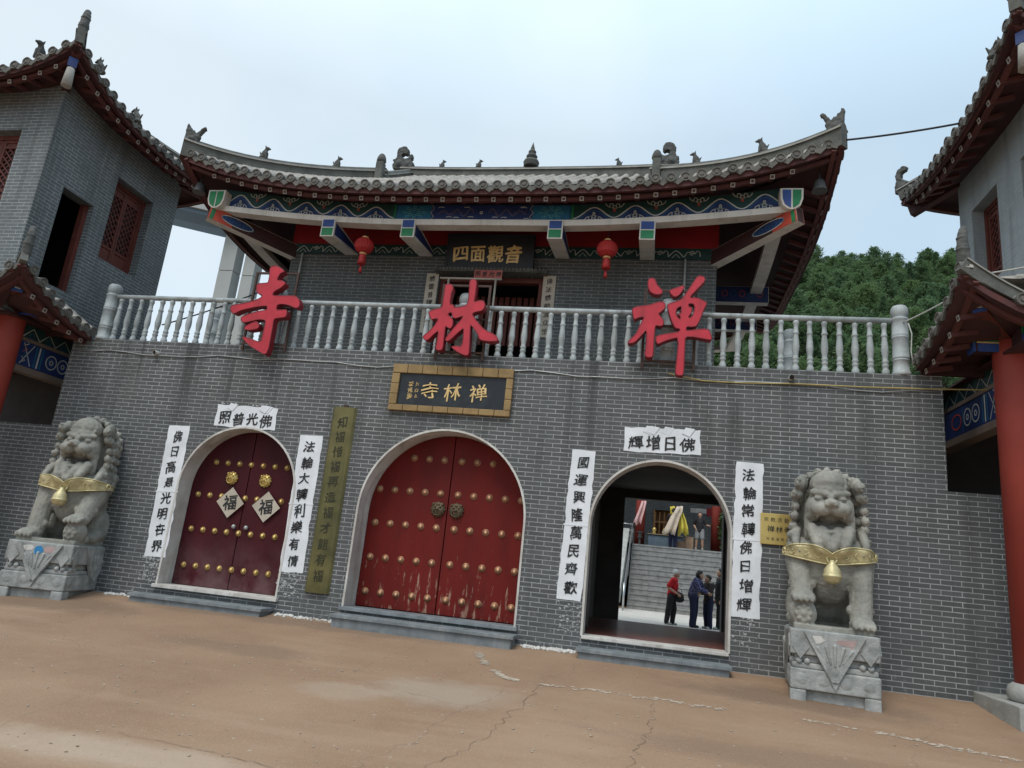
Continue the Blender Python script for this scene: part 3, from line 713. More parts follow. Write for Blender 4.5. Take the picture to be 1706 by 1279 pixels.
for i in range(4):
    n = 16; x0, x1 = NEW[i], NEW[i + 1]
    for k in range(1, n): ob = rep('baluster', bal_me, bal, (x0 + (x1 - x0) * k / n + random.uniform(-.006, .006), BY + random.uniform(-.005, .005), WH + .003), random.random() * 6); ob.rotation_euler.x = random.uniform(-.012, .012); ob.rotation_euler.y = random.uniform(-.014, .014)
rail = MB()
for i in range(4):
    x0, x1 = NEW[i] + .095, NEW[i + 1] - .095
    rail.tube([(x0, BY, WH + .75), ((x0 + x1) / 2, BY, WH + .748), (x1, BY, WH + .75)], .040, 14)
rail.build('rail', 'balu', bal)
for x, side in ((CX - 4.75, 'wing with the grey pillars behind'), (CX + 4.75, 'wooded hill behind')):
    o = link('newel_post', newel_me, None, (x, 1.15, WH)); tag(o, 'lone grey ball-topped post at the back of the balcony, ' + side, 'post', 'posts at the back of the balcony')

# ================================================================== LARGE RED CHARACTERS
def c2w(poly, ox, oy, sc, y):
    """traced outline -> wall coordinates (x, z)"""
    out = []
    for a, b in poly:
        px, py = ox + a / sc, oy + b / sc
        v = CR * (px - 853) - CU * (py - 639.5) + CF * 1182
        t = (y + 9.40942) / v.y; out.append((v.x * t, .96126 + v.z * t))
    return out
SI = [[(570,112),(600,98),(645,100),(700,130),(742,168),(690,185),(660,230),(640,278),(700,282),(742,300),(745,325),(690,372),(600,420),(585,472),(700,474),(860,473),(905,498),(930,555),(920,618),(870,622),(800,588),(720,572),(645,580),(633,652),(700,650),(760,645),(770,685),(755,740),(680,745),(604,757),(590,850),(563,1000),(538,1130),(510,1195),(480,1203),(400,1155),(300,1095),(210,995),(232,985),(330,1020),(400,1045),(440,1050),(465,970),(490,860),(508,775),(430,763),(330,785),(222,810),(195,778),(197,735),(300,700),(420,662),(518,652),(530,592),(430,600),(300,625),(180,655),(112,695),(75,680),(63,615),(82,592),(200,575),(330,545),(430,505),(468,468),(440,452),(400,440),(386,390),(395,322),(460,316),(533,310),(545,260),(556,190),(556,135)],
      [(345,805),(375,795),(402,806),(420,850),(400,885),(300,900),(235,890),(240,862),(290,832)]]
LIN = [[(340,195),(380,186),(422,196),(442,240),(410,320),(390,455),(440,463),(456,505),(560,490),(638,455),(652,330),(663,145),(690,122),(740,128),(752,170),(737,300),(715,430),(780,408),(835,406),(862,445),(857,500),(822,540),(740,552),(690,577),(720,640),(800,740),(860,798),(940,835),(1005,872),(1037,920),(1020,945),(900,945),(792,925),(770,850),(720,775),(668,716),(664,800),(655,1000),(645,1130),(600,1135),(500,1090),(450,1050),(410,1020),(480,1010),(545,1020),(570,960),(580,860),(585,762),(500,832),(420,910),(375,942),(342,940),(338,915),(385,850),(470,745),(555,655),(580,603),(500,632),(447,642),(430,602),(425,562),(395,560),(362,592),(400,622),(438,660),(432,740),(402,780),(368,762),(336,737),(322,850),(298,1058),(250,1064),(205,1055),(232,920),(250,795),(180,852),(100,930),(60,925),(35,882),(120,820),(205,725),(250,645),(200,642),(152,660),(128,605),(118,552),(200,522),(298,500),(310,400),(328,270)]]
CHAN = [[(345,100),(372,92),(400,93),(420,130),(440,175),(490,220),(496,260),(430,276),(362,248),(335,190),(335,130)],
        [(155,430),(230,406),(350,395),(430,362),(500,355),(526,380),(524,425),(470,470),(445,490),(490,540),(512,582),(500,617),(465,627),(415,612),(405,700),(395,850),(387,968),(340,978),(295,962),(315,850),(323,655),(250,740),(180,812),(105,822),(130,782),(200,720),(250,612),(300,517),(220,530),(180,556),(165,500)],
        [(572,228),(650,200),(742,168),(732,210),(680,282),(630,302),(592,268)],
        [(890,72),(930,66),(965,80),(972,120),(900,192),(790,312),(880,310),(960,345),(996,370),(960,432),(920,540),(880,622),(830,636),(765,627),(758,682),(880,667),(1000,660),(1030,700),(1052,785),(960,767),(850,746),(750,742),(745,850),(735,1100),(725,1178),(680,1178),(640,1167),(652,1050),(682,752),(600,766),(500,800),(440,832),(420,780),(430,736),(560,712),(692,692),(692,652),(642,652),(610,592),(580,510),(555,420),(556,382),(640,356),(712,332),(790,222),(850,130)],
        [(655,425),(712,395),(706,490),(668,492),(700,515),(698,555),(662,530),(643,480)], [(785,372),(850,374),(862,430),(835,520),(792,540),(790,512),(820,480),(825,420),(788,412)]]
def big_char(polys, ox, oy, sc, label, posts, zlo, zhi):
    y = -.20
    P = [c2w(p, ox, oy, sc, y - .06) for p in polys]
    cx = sum(q[0] for q in P[0]) / len(P[0])
    t = thing('sign_character', label, 'sign character', (cx, y, WH), 0, 'red temple name over the balcony')
    c = bpy.data.curves.new('char', 'CURVE'); c.dimensions = '2D'; c.fill_mode = 'BOTH'
    for p in P:
        q = []
        for i in range(len(p)):                      # soften the brush corners a little
            u, v = Vector(p[i]), Vector(p[(i + 1) % len(p)]); q += [u.lerp(v, .22), u.lerp(v, .78)]
        sp = c.splines.new('POLY'); sp.points.add(len(q) - 1); sp.use_cyclic_u = True
        for k, r in zip(sp.points, q): k.co = (r.x, r.y, 0, 1)
    c.extrude = .055; c.bevel_depth = .012; c.bevel_resolution = 2; c.offset = -.008
    o = bpy.data.objects.new('char', c); COL.objects.link(o)
    bpy.context.view_layer.update()
    me = evaluated(o); bpy.data.objects.remove(o)
    me.transform(Matrix.Translation((0, y, 0)) @ Matrix.Rotation(R(90), 4, 'X')); me.transform(Matrix.Translation(-t.location))
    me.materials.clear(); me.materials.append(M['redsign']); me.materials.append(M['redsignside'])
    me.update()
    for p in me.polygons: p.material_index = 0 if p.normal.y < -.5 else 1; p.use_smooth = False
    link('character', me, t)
    rim = MB()
    for p in P:
        q = []
        for i in range(len(p)):
            u, v = Vector(p[i]), Vector(p[(i + 1) % len(p)]); q += [u.lerp(v, .22), u.lerp(v, .78)]
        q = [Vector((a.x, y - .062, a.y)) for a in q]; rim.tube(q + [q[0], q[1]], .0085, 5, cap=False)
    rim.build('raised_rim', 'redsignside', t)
    f = MB(); r = .016
    xa, xb = posts
    for x in posts: f.box(x - r, x + r, -.07, -.038, zlo - .1, zhi)
    f.box(xa + r + .001, xb - r - .001, -.07, -.038, zlo, zlo + .03); f.box(xa + r + .001, xb - r - .001, -.07, -.038, zhi - .03, zhi)
    f.box(xa + r + .001, xb - r - .001, -.07, -.038, (zlo + zhi) / 2 - .02, (zlo + zhi) / 2 + .01)
    for x in (xa + .2, xb - .2):
        f.box(x - .012, x + .012, -.125, -.0705, zlo + .35, zlo + .37); f.box(x - .012, x + .012, -.125, -.0705, zhi - .35, zhi - .33)
    f.build('support_frame', 'steel', t)
big_char(SI, 376, 430, 7.521, 'large red character 寺 standing in front of the balcony rail', (-6.18, -5.48), WH, 4.98)
big_char(LIN, 700, 450, 7.993, 'large red character 林 standing in front of the balcony rail', (-3.12, -2.42), WH, 4.85)
big_char(CHAN, 1030, 450, 6.729, 'large red character 禪 standing in front of the balcony rail', (-.2, .48), WH, 4.85)

# ================================================================== PAPER COUPLETS AND SIGNS ON THE WALL
def ragged(w, h, rnd, amp=.008, step=.09):
    P = []
    def edge(a, b):
        n = max(2, int((Vector(b) - Vector(a)).length / step)); r = []
        for i in range(n):
            t = i / n; d = rnd.uniform(-1, 1) * amp * (2.2 if rnd.random() < .12 else 1)
            x = a[0] + (b[0] - a[0]) * t; y = a[1] + (b[1] - a[1]) * t
            if a[0] == b[0]: x += d
            else: y += d * .6
            r.append((x, y))
        return r
    c = [(-w / 2, -h / 2), (w / 2, -h / 2), (w / 2, h / 2), (-w / 2, h / 2)]
    for i in range(4): P += edge(c[i], c[(i + 1) % 4])
    return P
def frame2(x0, z0, x1, z1, y):
    """centre and axes of a slightly leaning strip from foot (x0,z0) to top (x1,z1)"""
    ey = Vector((x1 - x0, 0, z1 - z0)); L = ey.length; ey.normalize(); ex = Vector((ey.z, 0, -ey.x))
    return Vector(((x0 + x1) / 2, y, (z0 + z1) / 2)), ex, ey, L
def couplet(text, foot, top, wd, label, seed, size=.168, seam=True):
    C, ex, ey, L = frame2(*foot, *top, -.002); rnd = random.Random(seed)
    t = thing('paper_couplet', label, 'couplet', (C.x, 0, C.z), 0, 'white paper couplets pasted on the gate wall')
    P = ragged(wd, L, rnd); m = MB(); m.prism(P[::-1], C, ex, ey, (0, -.004, 0))
    m.build('sheet', 'paper', t, fixn=True)
    if seam:
        sI = MB(); zz = -L * .02
        sI.prism([(-wd / 2 - .012, zz), (wd / 2 + .01, zz + .01), (wd / 2 + .004, zz + .03), (-wd / 2 - .006, zz + .022)][::-1], C + Vector((0, -.0045, 0)), ex, ey, (0, -.003, 0)); sI.build('glued_overlap', 'paper', t, fixn=True)
    k = MB(); N = len(text); pit = L * .955 / N
    for i, ch in enumerate(text):
        v = L * .475 - pit * (i + .5)
        write(k, ch, C + ex * rnd.uniform(-.012, .012) + ey * v, ex, ey, size * rnd.uniform(.95, 1.1), .018, off=(0, -.0095, 0), seed=seed)
    k.build('lettering', 'ink', t)
couplet('佛日高悬光明卋界', (-6.925, .565), (-6.985, 2.485), .345, 'white couplet strip beside the grey lion, starting 佛日高', 1)
couplet('法輪大轉利樂有情', (-4.79, .565), (-4.83, 2.48), .355, 'white couplet strip between the maroon door and the gilded board', 2)
couplet('國運興隆萬民齊歡', (-.945, .61), (-.895, 2.54), .315, 'white couplet strip left of the open passage, starting 國運', 3)
couplet('法輪常轉佛日增輝', (1.20, .635), (1.225, 2.535), .335, 'white couplet strip between the open passage and the brass plate', 4)
def lintel(text, cx, cz, wd, h, tilt, label, seed):
    C = Vector((cx, -.002, cz)); ex = Vector((math.cos(tilt), 0, math.sin(tilt))); ey = Vector((-math.sin(tilt), 0, math.cos(tilt))); rnd = random.Random(seed)
    t = thing('paper_banner', label, 'paper banner', (cx, 0, cz), 0, 'white paper banners over the arches')
    m = MB(); m.prism(ragged(wd, h, rnd, .014)[::-1], C, ex, ey, (0, -.004, 0)); m.build('sheet', 'paper', t, fixn=True)
    k = MB(); N = len(text); pit = wd * .9 / N
    for i, ch in enumerate(text):
        write(k, ch, C + ex * (-wd * .45 + pit * (i + .5)) + ey * (-.03 + rnd.uniform(-.01, .01)), ex, ey, .195, .018, off=(0, -.0095, 0), seed=seed)
    k.build('lettering', 'ink', t)
    fl = MB()
    for i in range(4):
        u = rnd.uniform(-.35, .35) * wd; fl.prism([(u, h / 2 - .05), (u + .1, h / 2 - .09), (u + .17, h / 2 + .012), (u + .05, h / 2 + .03)][::-1], C + Vector((0, -.0045 - .0025 * i, 0)), ex, ey, (0, -.002, 0))
    fl.build('torn_flap', 'paper', t, fixn=True)
lintel('照普光佛', -5.925, 2.685, .99, .33, -.012, 'white paper banner over the maroon door, written 照普光佛', 5)
lintel('輝增日佛', .115, 2.74, .985, .325, .012, 'white paper banner over the open passage, written 輝增日佛', 6)
# old glue and scraps of paper left below the strips
sc = MB(); rnd = random.Random(11)
def scraps(x0, x1, z0, z1, n, y=-.0015):
    for i in range(n):
        x = rnd.uniform(x0, x1); z = z0 + (z1 - z0) * rnd.random() ** .8; s_ = .004 + .021 * rnd.random() ** 2.5; k = rnd.randint(5, 8)
        P = [(x + s_ * rnd.uniform(.35, 1.2) * math.cos(2 * math.pi * j / k), z + s_ * rnd.uniform(.3, .9) * math.sin(2 * math.pi * j / k)) for j in range(k)]
        sc.prism(P[::-1], (0, y, 0), EX, EZ, (0, -.0015 - .002 * rnd.random(), 0))
for a in ((-7.12, -6.8, .22, .58, 190), (-4.97, -4.62, .2, .58, 170), (-1.1, -.78, .2, .62, 150), (1.04, 1.36, .3, .64, 80), (-6.5, -5.5, 2.84, 2.90, 60), (-1.13, -1.08, .7, 1.4, 30)): scraps(*a)
o = sc.build('paper_residue', 'glue', None, fixn=True); tag(o, 'flaking scraps of old white paper and glue on the brick below the strips', 'paper scraps', None, 'stuff')
# crumbled mortar along the foot of the wall
cr = MB()
for i in range(330):
    x = rnd.choice((rnd.uniform(-1.5, -.85), rnd.uniform(-4.9, -4.0), rnd.uniform(-7.5, -6.95), rnd.uniform(-1.5, -.8)))
    s_ = rnd.uniform(.008, .034); y = -rnd.random() ** 2 * .13 - .01
    cr.ell((x, y, gz(y) + s_ * .25), (s_, s_ * .8, s_ * .6), 6, 4)
o = cr.build('mortar_crumbs', 'plaster'); tag(o, 'white crumbled mortar along the foot of the brick wall', 'rubble', None, 'stuff')

# name plaque
t = thing('name_plaque', 'black stone plaque in an ochre frame above the middle door', 'plaque', (-2.83, 0, 3.25))
m = MB(); x0, x1, z0, z1 = -3.72, -1.945, 2.925, 3.605
for k in range(8):
    a, b_ = x0 + (x1 - x0) * k / 8 + .003, x0 + (x1 - x0) * (k + 1) / 8 - .003
    m.box(a, b_, -.065, -.002, z1 - .13, z1); m.box(a, b_, -.065, -.002, z0, z0 + .085)
for k in range(3):
    a, b_ = z0 + .09 + (z1 - .135 - z0 - .09) * k / 3, z0 + .09 + (z1 - .135 - z0 - .09) * (k + 1) / 3 - .004
    m.box(x0, x0 + .115, -.065, -.002, a, b_); m.box(x1 - .095, x1, -.065, -.002, a, b_)
m.build('frame', 'plqframe', t, .008)
MB().box(x0 + .1, x1 - .08, -.03, -.003, z0 + .07, z1 - .12).build('panel', 'plqblack', t)
k = MB()
for ch, x in (('寺', -3.14), ('林', -2.80), ('禅', -2.43)): write(k, ch, (x, -.032, 3.235), EX, EZ, .265, .008, off=(0, -.003, 0), seed=6, brush=.9)
k.build('lettering', 'goldleaf', t)
k = MB()
for i, ch in enumerate('養寬書'): write(k, ch, (-3.43, -.032, 3.32 - .09 * i), EX, EZ, .085, .004, off=(0, -.003, 0), brush=2)
for i, ch in enumerate('九四年'): write(k, ch, (-3.335, -.032, 3.32 - .09 * i), EX, EZ, .06, .0, off=(0, -.003, 0), brush=2)
k.build('signature', 'goldleaf', t)
# gilded vertical board
t = thing('gilded_board', 'tall tarnished gilded board hanging between the maroon and red doors', 'sign board', (-4.37, 0, 1.63))
C, ex, ey, L = frame2(-4.36, .335, -4.375, 2.92, -.004)
m = MB(); N = 12
cross = [(-.18, 0), (-.15, -.03), (-.08, -.045), (.08, -.045), (.15, -.03), (.18, 0)]
for i in range(len(cross) - 1):
    (a, p_), (b_, q_) = cross[i], cross[i + 1]
    m.add([C + ex * a + ey * -L / 2 + EY * p_, C + ex * b_ + ey * -L / 2 + EY * q_, C + ex * b_ + ey * L / 2 + EY * q_, C + ex * a + ey * L / 2 + EY * p_], [(0, 1, 2, 3)], 0, True)
for sg in (-1, 1):
    m.add([C + ex * a + ey * sg * L / 2 + EY * p_ for a, p_ in cross], [list(range(6))])
m.build('panel', 'yellow', t)
k = MB(); txt = '知福惜福再造福才能有福'
for i, ch in enumerate(txt): write(k, ch, C + ey * (L * .455 - L * .91 / len(txt) * (i + .5)), ex, ey, .165, .006, off=(0, -.048, 0), seed=8)
k.build('lettering', 'inkgold', t)
m = MB(); m.box(-4.40, -4.34, -.03, -.002, 2.93, 2.96); m.build('hanger', 'steel', t)
# brass plate
t = thing('brass_plate', 'small brass plate mounted behind the stone lion beside the passage', 'sign plate', (1.6, 0, 1.73))
MB().box(1.365, 1.90, -.035, -.012, 1.53, 1.91).build('plate', 'brass', t, .006)
m = MB()
for x in (1.40, 1.87):
    for z in (1.56, 1.88): m.box(x - .012, x + .012, -.0118, -.001, z - .012, z + .012)
m.build('standoff', 'metalpipe', t)
k = MB()
for i, ch in enumerate('宗教活動場所'): write(k, ch, (1.43 + .08 * i, -.037, 1.835), EX, EZ, .058, .002, off=(0, -.002, 0), brush=.2)
for i, ch in enumerate('禅林寺'): write(k, ch, (1.485 + .10 * i, -.037, 1.72), EX, EZ, .088, .006, off=(0, -.002, 0), brush=.3)
for i, ch in enumerate('河南省民族宗教'): write(k, ch, (1.45 + .058 * i, -.037, 1.60), EX, EZ, .042, .001, off=(0, -.002, 0), brush=.2)
k.build('lettering', 'ink', t)
# 福 diamonds on the maroon door
for x, z, lab in ((-6.075, 1.44, 'cream diamond with 福 under the first lion knocker, nearer the stone lion'), (-5.49, 1.425, 'cream diamond with 福 under the second knocker, nearer the gilded board')):
    t = thing('fu_diamond', lab, 'paper diamond', (x, .29, z), 0, 'paper diamonds on the maroon door')
    s_ = .225; MB().prism([(-s_, 0), (0, -s_), (s_, 0), (0, s_)], (x, .262, z), EX, EZ, (0, -.003, 0)).build('sheet', 'paper_old', t, fixn=True)
    k = MB(); write(k, '福', (x, .2575, z), EX, EZ, .22, .02, off=(0, -.002, 0), seed=3); k.build('lettering', 'ink', t)
# cables and pipe ends along the wall top
c = MB(); pts = []
for i in range(40):
    x = WX0 + .05 + (WX1 - WX0 - .1) * i / 39; pts.append((x, -.012, 3.585 + .03 * math.sin(i * .9) * math.sin(i * .31) - .012 * math.sin(i * 2.1)))
o = MB().tube(pts, .008, 6).build('wall_cable', 'metalpipe'); tag(o, 'thin grey cable running along the brick just below the balcony', 'cable')
pts = [(.15, -.03, 3.66), (.6, -.03, 3.58), (1.1, -.03, 3.575), (1.8, -.03, 3.60), (2.6, -.03, 3.60), (3.3, -.03, 3.615), (4.0, -.1, 3.62), (4.6, -.1, 3.63)]
o = MB().tube(pts, .009, 6).build('yellow_cable', 'yellowcable'); tag(o, 'yellowish cable drooping from the 禪 character towards the red column', 'cable')
for x, z, lab in ((-7.65, 3.60, 'short white pipe end poking from the wall below the 寺 end of the balcony'), (1.72, 3.68, 'short dark-mouthed pipe end poking from the wall below the 禪 end of the balcony')):
    t = thing('pipe_end', lab, 'pipe', (x, 0, z)); m = MB()
    m.tube([(x, 0, z), (x, -.09, z - .01)], .035, 14, 0, False); m.build('pipe', 'plaster', t)
    m = MB(); m.tube([(x, -.005, z), (x, -.06, z - .007)], .028, 12); m.build('mouth', 'ink', t)

# ================================================================== TILED ROOFS
def eave_slope(root, A, B, n, z0, profile, run, lift, tmax, tp=None, pitch=.21, r=.062, sofrun=None, sof_up=.5, decay=None, rafters=True, raft_len=.34, raft_skip=(0, 0), board=.075, nt=10, dexp=1.25):
    """one roof slope: rows of half-round tiles from the eave line A-B up the slope (n points inward), with eave board, soffit and rafters"""
    A, B, n = Vector(A), Vector(B), Vector(n).normalized(); d = (B - A); Ln = d.length; d.normalize(); decay = decay or run
    def S(s, t, dz=0):
        p = A + d * s + n * t; p.z = z0 + profile(t) + lift(s) * max(0, 1 - t / decay) ** dexp + dz; return p
    rows = int(Ln / pitch); pitch = Ln / rows
    m = MB()
    for k in range(rows + 1):
        s = pitch * k; s = min(max(s, .03), Ln - .03); tm = tmax(s)
        if tm < .12: continue
        N = max(3, int(tm / .2)); pts = [(i / N) * tm for i in range(N + 1)]
        o = len(m.v); nk = 7
        # stepped half pipes: each tile is a touch wider at its lower end
        rings = []
        for i in range(N):
            rings += [(pts[i] + (.0 if i else 0), r * 1.06), (pts[i + 1] - .004, r * .92)]
        wob = random.uniform(-.006, .006)
        for t, rr in rings:
            c = S(s, t); up = Vector((0, 0, 1))
            for q in range(nk):
                a = math.pi * q / (nk - 1); m.v.append(c + d * (math.cos(a) * rr + wob) + up * (math.sin(a) * rr * 1.15 + .01))
        for i in range(len(rings) - 1):
            for q in range(nk - 1):
                m.f.append([o + i * nk + q, o + i * nk + q + 1, o + (i + 1) * nk + q + 1, o + (i + 1) * nk + q]); m.mi.append(0); m.sm.append(True)
        # round end tile
        c = S(s, 0, .022 + random.uniform(-.007, .007)) + n * random.uniform(-.016, .016) + d * random.uniform(-.006, .006); ax = -n
        o = len(m.v); K = 14
        ringr = ((0.0, .022), (.35, .022), (.45, .010), (.72, .010), (.80, .024), (1.0, .024), (1.0, -.05))
        for fr, out in ringr:
            for q in range(K):
                a = 2 * math.pi * q / K; m.v.append(c + d * math.cos(a) * r * 1.16 * max(fr, .02) + Vector((0, 0, 1)) * math.sin(a) * r * 1.16 * max(fr, .02) + ax * out)
        for i in range(len(ringr) - 1):
            for q in range(K):
                m.f.append([o + i * K + q, o + i * K + (q + 1) % K, o + (i + 1) * K + (q + 1) % K, o + (i + 1) * K + q]); m.mi.append(1); m.sm.append(False)
        # drip tile between the rows
        if k < rows:
            c = S(s + pitch / 2, 0, -.01 + random.uniform(-.007, .007)) + n * random.uniform(-.008, .008); w2 = pitch * .42
            sl = Vector((0, 0, S(s + pitch, 0).z - S(s, 0).z)) / pitch
            P = [(-w2, .03), (-w2 * .8, -.035), (-w2 * .35, -.062), (0, -.088), (w2 * .35, -.062), (w2 * .8, -.035), (w2, .03), (0, .0)]
            m.prism(P, c + ax * .012, d + sl, EZ, n * .03, 1)
    # pan tiles: the trough surface between
    cols = max(2, rows * 2); o = len(m.v)
    for k in range(cols + 1):
        s = Ln * k / cols; tm = tmax(s)
        for i in range(nt + 1): m.v.append(S(s, tm * i / nt, -.012))
    for k in range(cols):
        for i in range(nt):
            a = o + k * (nt + 1) + i; m.f.append([a, a + nt + 1, a + nt + 2, a + 1]); m.mi.append(2); m.sm.append(True)
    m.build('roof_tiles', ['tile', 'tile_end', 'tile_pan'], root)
    # eave boards under the tile ends
    m = MB(); NB = max(6, int(Ln / .25))
    P = []
    for k in range(NB + 1):
        s = Ln * k / NB; P.append((s, S(s, 0)))
    path1 = [p + n * .045 + Vector((0, 0, -.05 - board / 2)) for s, p in P]
    m.sweep(path1, [(-.025, -board / 2), (.025, -board / 2), (.025, board / 2), (-.025, board / 2)])
    path2 = [p + n * .14 + Vector((0, 0, -.05 - board - .032)) for s, p in P]
    m.sweep(path2, [(-.03, -.03), (.03, -.03), (.03, .025), (-.03, .025)])
    m.build('eave_board', 'eavered', root)
    # soffit boards
    sr = sofrun or run; m = MB(); ns = 6
    def U(s, t): 
        p = S(s, t); q = S(s, 0); p.z = q.z - .06 - board + (sof_up * t) - lift(s) * (1 - max(0, 1 - t / decay) ** dexp) * .8 - 0.0; return p
    o = 0
    for k in range(NB + 1):
        s = Ln * k / NB; tm = min(sr, tmax(s))
        for i in range(ns + 1): m.v.append(U(s, tm * i / ns))
    for k in range(NB):
        for i in range(ns):
            a = k * (ns + 1) + i; m.f.append([a, a + 1, a + ns + 2, a + ns + 1]); m.mi.append(0); m.sm.append(True)
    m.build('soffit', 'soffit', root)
    if rafters:
        h = .058; fm = MB()
        fm.box(-h / 2, h / 2, 0, raft_len, -h / 2, h / 2, 0)
        t_ = .010; e = -.006
        fm.box(-h / 2 - .004, h / 2 + .004, e, -.0005, h / 2 - t_, h / 2 + .004, 1); fm.box(-h / 2 - .004, h / 2 + .004, e, -.0005, -h / 2 - .004, -h / 2 + t_, 1)
        fm.box(-h / 2 - .004, -h / 2 + t_, e, -.0005, -h / 2 + t_ + .0003, h / 2 - t_ - .0003, 1); fm.box(h / 2 - t_, h / 2 + .004, e, -.0005, -h / 2 + t_ + .0003, h / 2 - t_ - .0003, 1)
        me = fm.mesh('rafter', [M['eavered'], M['ridgeline']])
        ang = math.atan2(n.x, n.y); nr = int(Ln / .275)
        for k in range(nr + 1):
            s = Ln * (k + .5) / (nr + 1)
            if s < raft_skip[0] or s > Ln - raft_skip[1] or tmax(s) < .35: continue
            p = S(s, .095, -.05 - board - .045); p.z -= profile(.095)
            ob = rep('rafter', me, root, p); ob.rotation_euler = (math.atan(sof_up * .95) if tmax(s) >= raft_len else 0.15, 0, -ang)
    return S
RIDGE = [(-.075, -.11), (-.075, .12), (-.10, .125), (-.10, .15), (-.07, .155), (-.05, .20), (0, .225), (.05, .20), (.07, .155), (.10, .15), (.10, .125), (.075, .12), (.075, -.11)]
RM = [0, 0, 1, 0, 0, 0, 0, 0, 0, 1, 0, 0, 0]
def ridge(root, path, k=1.0, name='ridge', kw=1.0): MB().sweep(path, [(a * k * kw, b * k) for a, b in RIDGE], 0, mlist=RM).build(name, ['ridge', 'ridgeline'], root)
def ornament(root, poly, O, ex, th, name='ridge_beast', m='ornament', blobs=()):
    """carved silhouette with real thickness, grown into one lump"""
    O, ex = Vector(O), Vector(ex).normalized(); nrm = ex.cross(EZ)
    mb = MB(); mb.prism(poly, O - nrm * th / 2, ex, EZ, nrm * th)
    for (u, v, r) in blobs: mb.ell(O + ex * u + EZ * v, (r, r, r), 10, 7)
    loc = root_loc(root)
    mb.v = [p - loc for p in mb.v]
    # correct winding before remeshing
    me0 = mb.mesh('raw', [], fixn=True)
    tmp = MB(); tmp.v = [v.co.copy() for v in me0.vertices]; tmp.f = [list(p.vertices) for p in me0.polygons]; tmp.mi = [0] * len(tmp.f); tmp.sm = [False] * len(tmp.f)
    bpy.data.meshes.remove(me0)
    return fuse(tmp, name, [m], .014, 1, root, disp=lambda c: .010 * noise.noise(c * 20) + .004 * noise.noise(c * 55))
FISH = [(-.12, -.05), (.16, -.05), (.18, .1), (.13, .2), (.2, .26), (.26, .40), (.32, .44), (.30, .50), (.22, .47), (.16, .38), (.08, .27), (.02, .36), (-.02, .32), (-.06, .42), (-.1, .40), (-.14, .52), (-.2, .5), (-.19, .3), (-.2, .1)]
CURL = [(-.2, -.03), (.22, -.03), (.26, .08), (.22, .12), (.26, .2), (.2, .22), (.17, .3), (.19, .4), (.15, .49), (.07, .535), (-.02, .52), (-.07, .45), (-.07, .37), (-.03, .33), (.02, .36), (.07, .33), (.06, .26), (-.02, .22), (-.08, .24), (-.12, .32), (-.17, .34), (-.17, .24), (-.14, .2), (-.22, .12)]
dog = MB()
dog.ell((0, .0, .10), (.05, .06, .10)); dog.ell((0, -.03, .17), (.04, .045, .07)); dog.ell((0, -.06, .235), (.04, .055, .042)); dog.cap((0, -.08, .23), (0, -.125, .222), .026, .02)
dog.cap((-.025, -.03, .265), (-.03, -.02, .305), .016, .007); dog.cap((.025, -.03, .265), (.03, -.02, .305), .016, .007)
dog.cap((-.03, -.06, .14), (-.03, -.07, .0), .022, .018); dog.cap((.03, -.06, .14), (.03, -.07, .0), .022, .018); dog.cap((0, .05, .06), (0, .1, .16), .025, .012); dog.ell((0, .03, .03), (.06, .07, .04))
dog_o = fuse(dog, 'figurine', ['ornament'], .012, 1); dog_me = dog_o.data; bpy.data.objects.remove(dog_o)
def figurine(root, p, rz=0, sc=1):
    o = rep('figurine', dog_me, root, p, rz); o.scale = (sc, sc, sc); return o

def horn(root, p, ex, k=1.0):
    """upright finial of a roof corner: a thick stem that swells and curls over at the tip"""
    ex = Vector(ex).normalized(); loc = root_loc(root); mb = MB(); p = Vector(p) - loc
    pts = [(-.02, -.06), (.0, .08), (.0, .20), (-.015, .32), (-.05, .42)]; rs = [.085, .078, .07, .066, .052]
    mb.limb([p + ex * a * k + EZ * b * k for a, b in pts], [q * k for q in rs], 12)
    for b, q in ((.10, .095), (.14, .085), (.27, .08)): mb.ell(p + EZ * b * k, (q * k, q * k, .022 * k), 12, 6)
    return fuse(mb, 'corner_finial', ['ornament'], .013, 1, root, disp=lambda c: .006 * noise.noise(c * 24))
# ================================================================== GUANYIN HALL ON THE BALCONY
hall = thing('temple_hall', 'temple hall on the balcony with grey tiles, upturned corners and painted eaves', 'temple hall', (CX, 1.36, WH))
HX0, HX1, HY0, HY1 = -6.51, .85, 1.36, 5.9
HZ = 6.0
DX0, DX1, DZ = -3.70, -1.90, 5.62
b = MB()
def panel(mb, x0, x1, z0, z1, y, t, holes):
    """brick panel facing -y with rectangular holes"""
    us = sorted({x0, x1, *[h for H in holes for h in H[:2]]}); zs = sorted({z0, z1, *[h for H in holes for h in H[2:]]})
    for i in range(len(us) - 1):
        for j in range(len(zs) - 1):
            cx, cz = (us[i] + us[i + 1]) / 2, (zs[j] + zs[j + 1]) / 2
            if any(h[0] < cx < h[1] and h[2] < cz < h[3] for h in holes): continue
            mb.add([(us[i], y, zs[j]), (us[i + 1], y, zs[j]), (us[i + 1], y, zs[j + 1]), (us[i], y, zs[j + 1])], [(0, 1, 2, 3)])
    for h in holes:
        a, c, e, g = h; y1 = y + t
        mb.add([(a, y, e), (a, y1, e), (a, y1, g), (a, y, g)], [(0, 1, 2, 3)]); mb.add([(c, y, e), (c, y1, e), (c, y1, g), (c, y, g)], [(3, 2, 1, 0)])
        mb.add([(a, y, g), (c, y, g), (c, y1, g), (a, y1, g)], [(3, 2, 1, 0)]); mb.add([(a, y, e), (c, y, e), (c, y1, e), (a, y1, e)], [(0, 1, 2, 3)])
panel(b, HX0, HX1, WH, HZ, HY0, .28, [(DX0, DX1, WH + .001, DZ)])
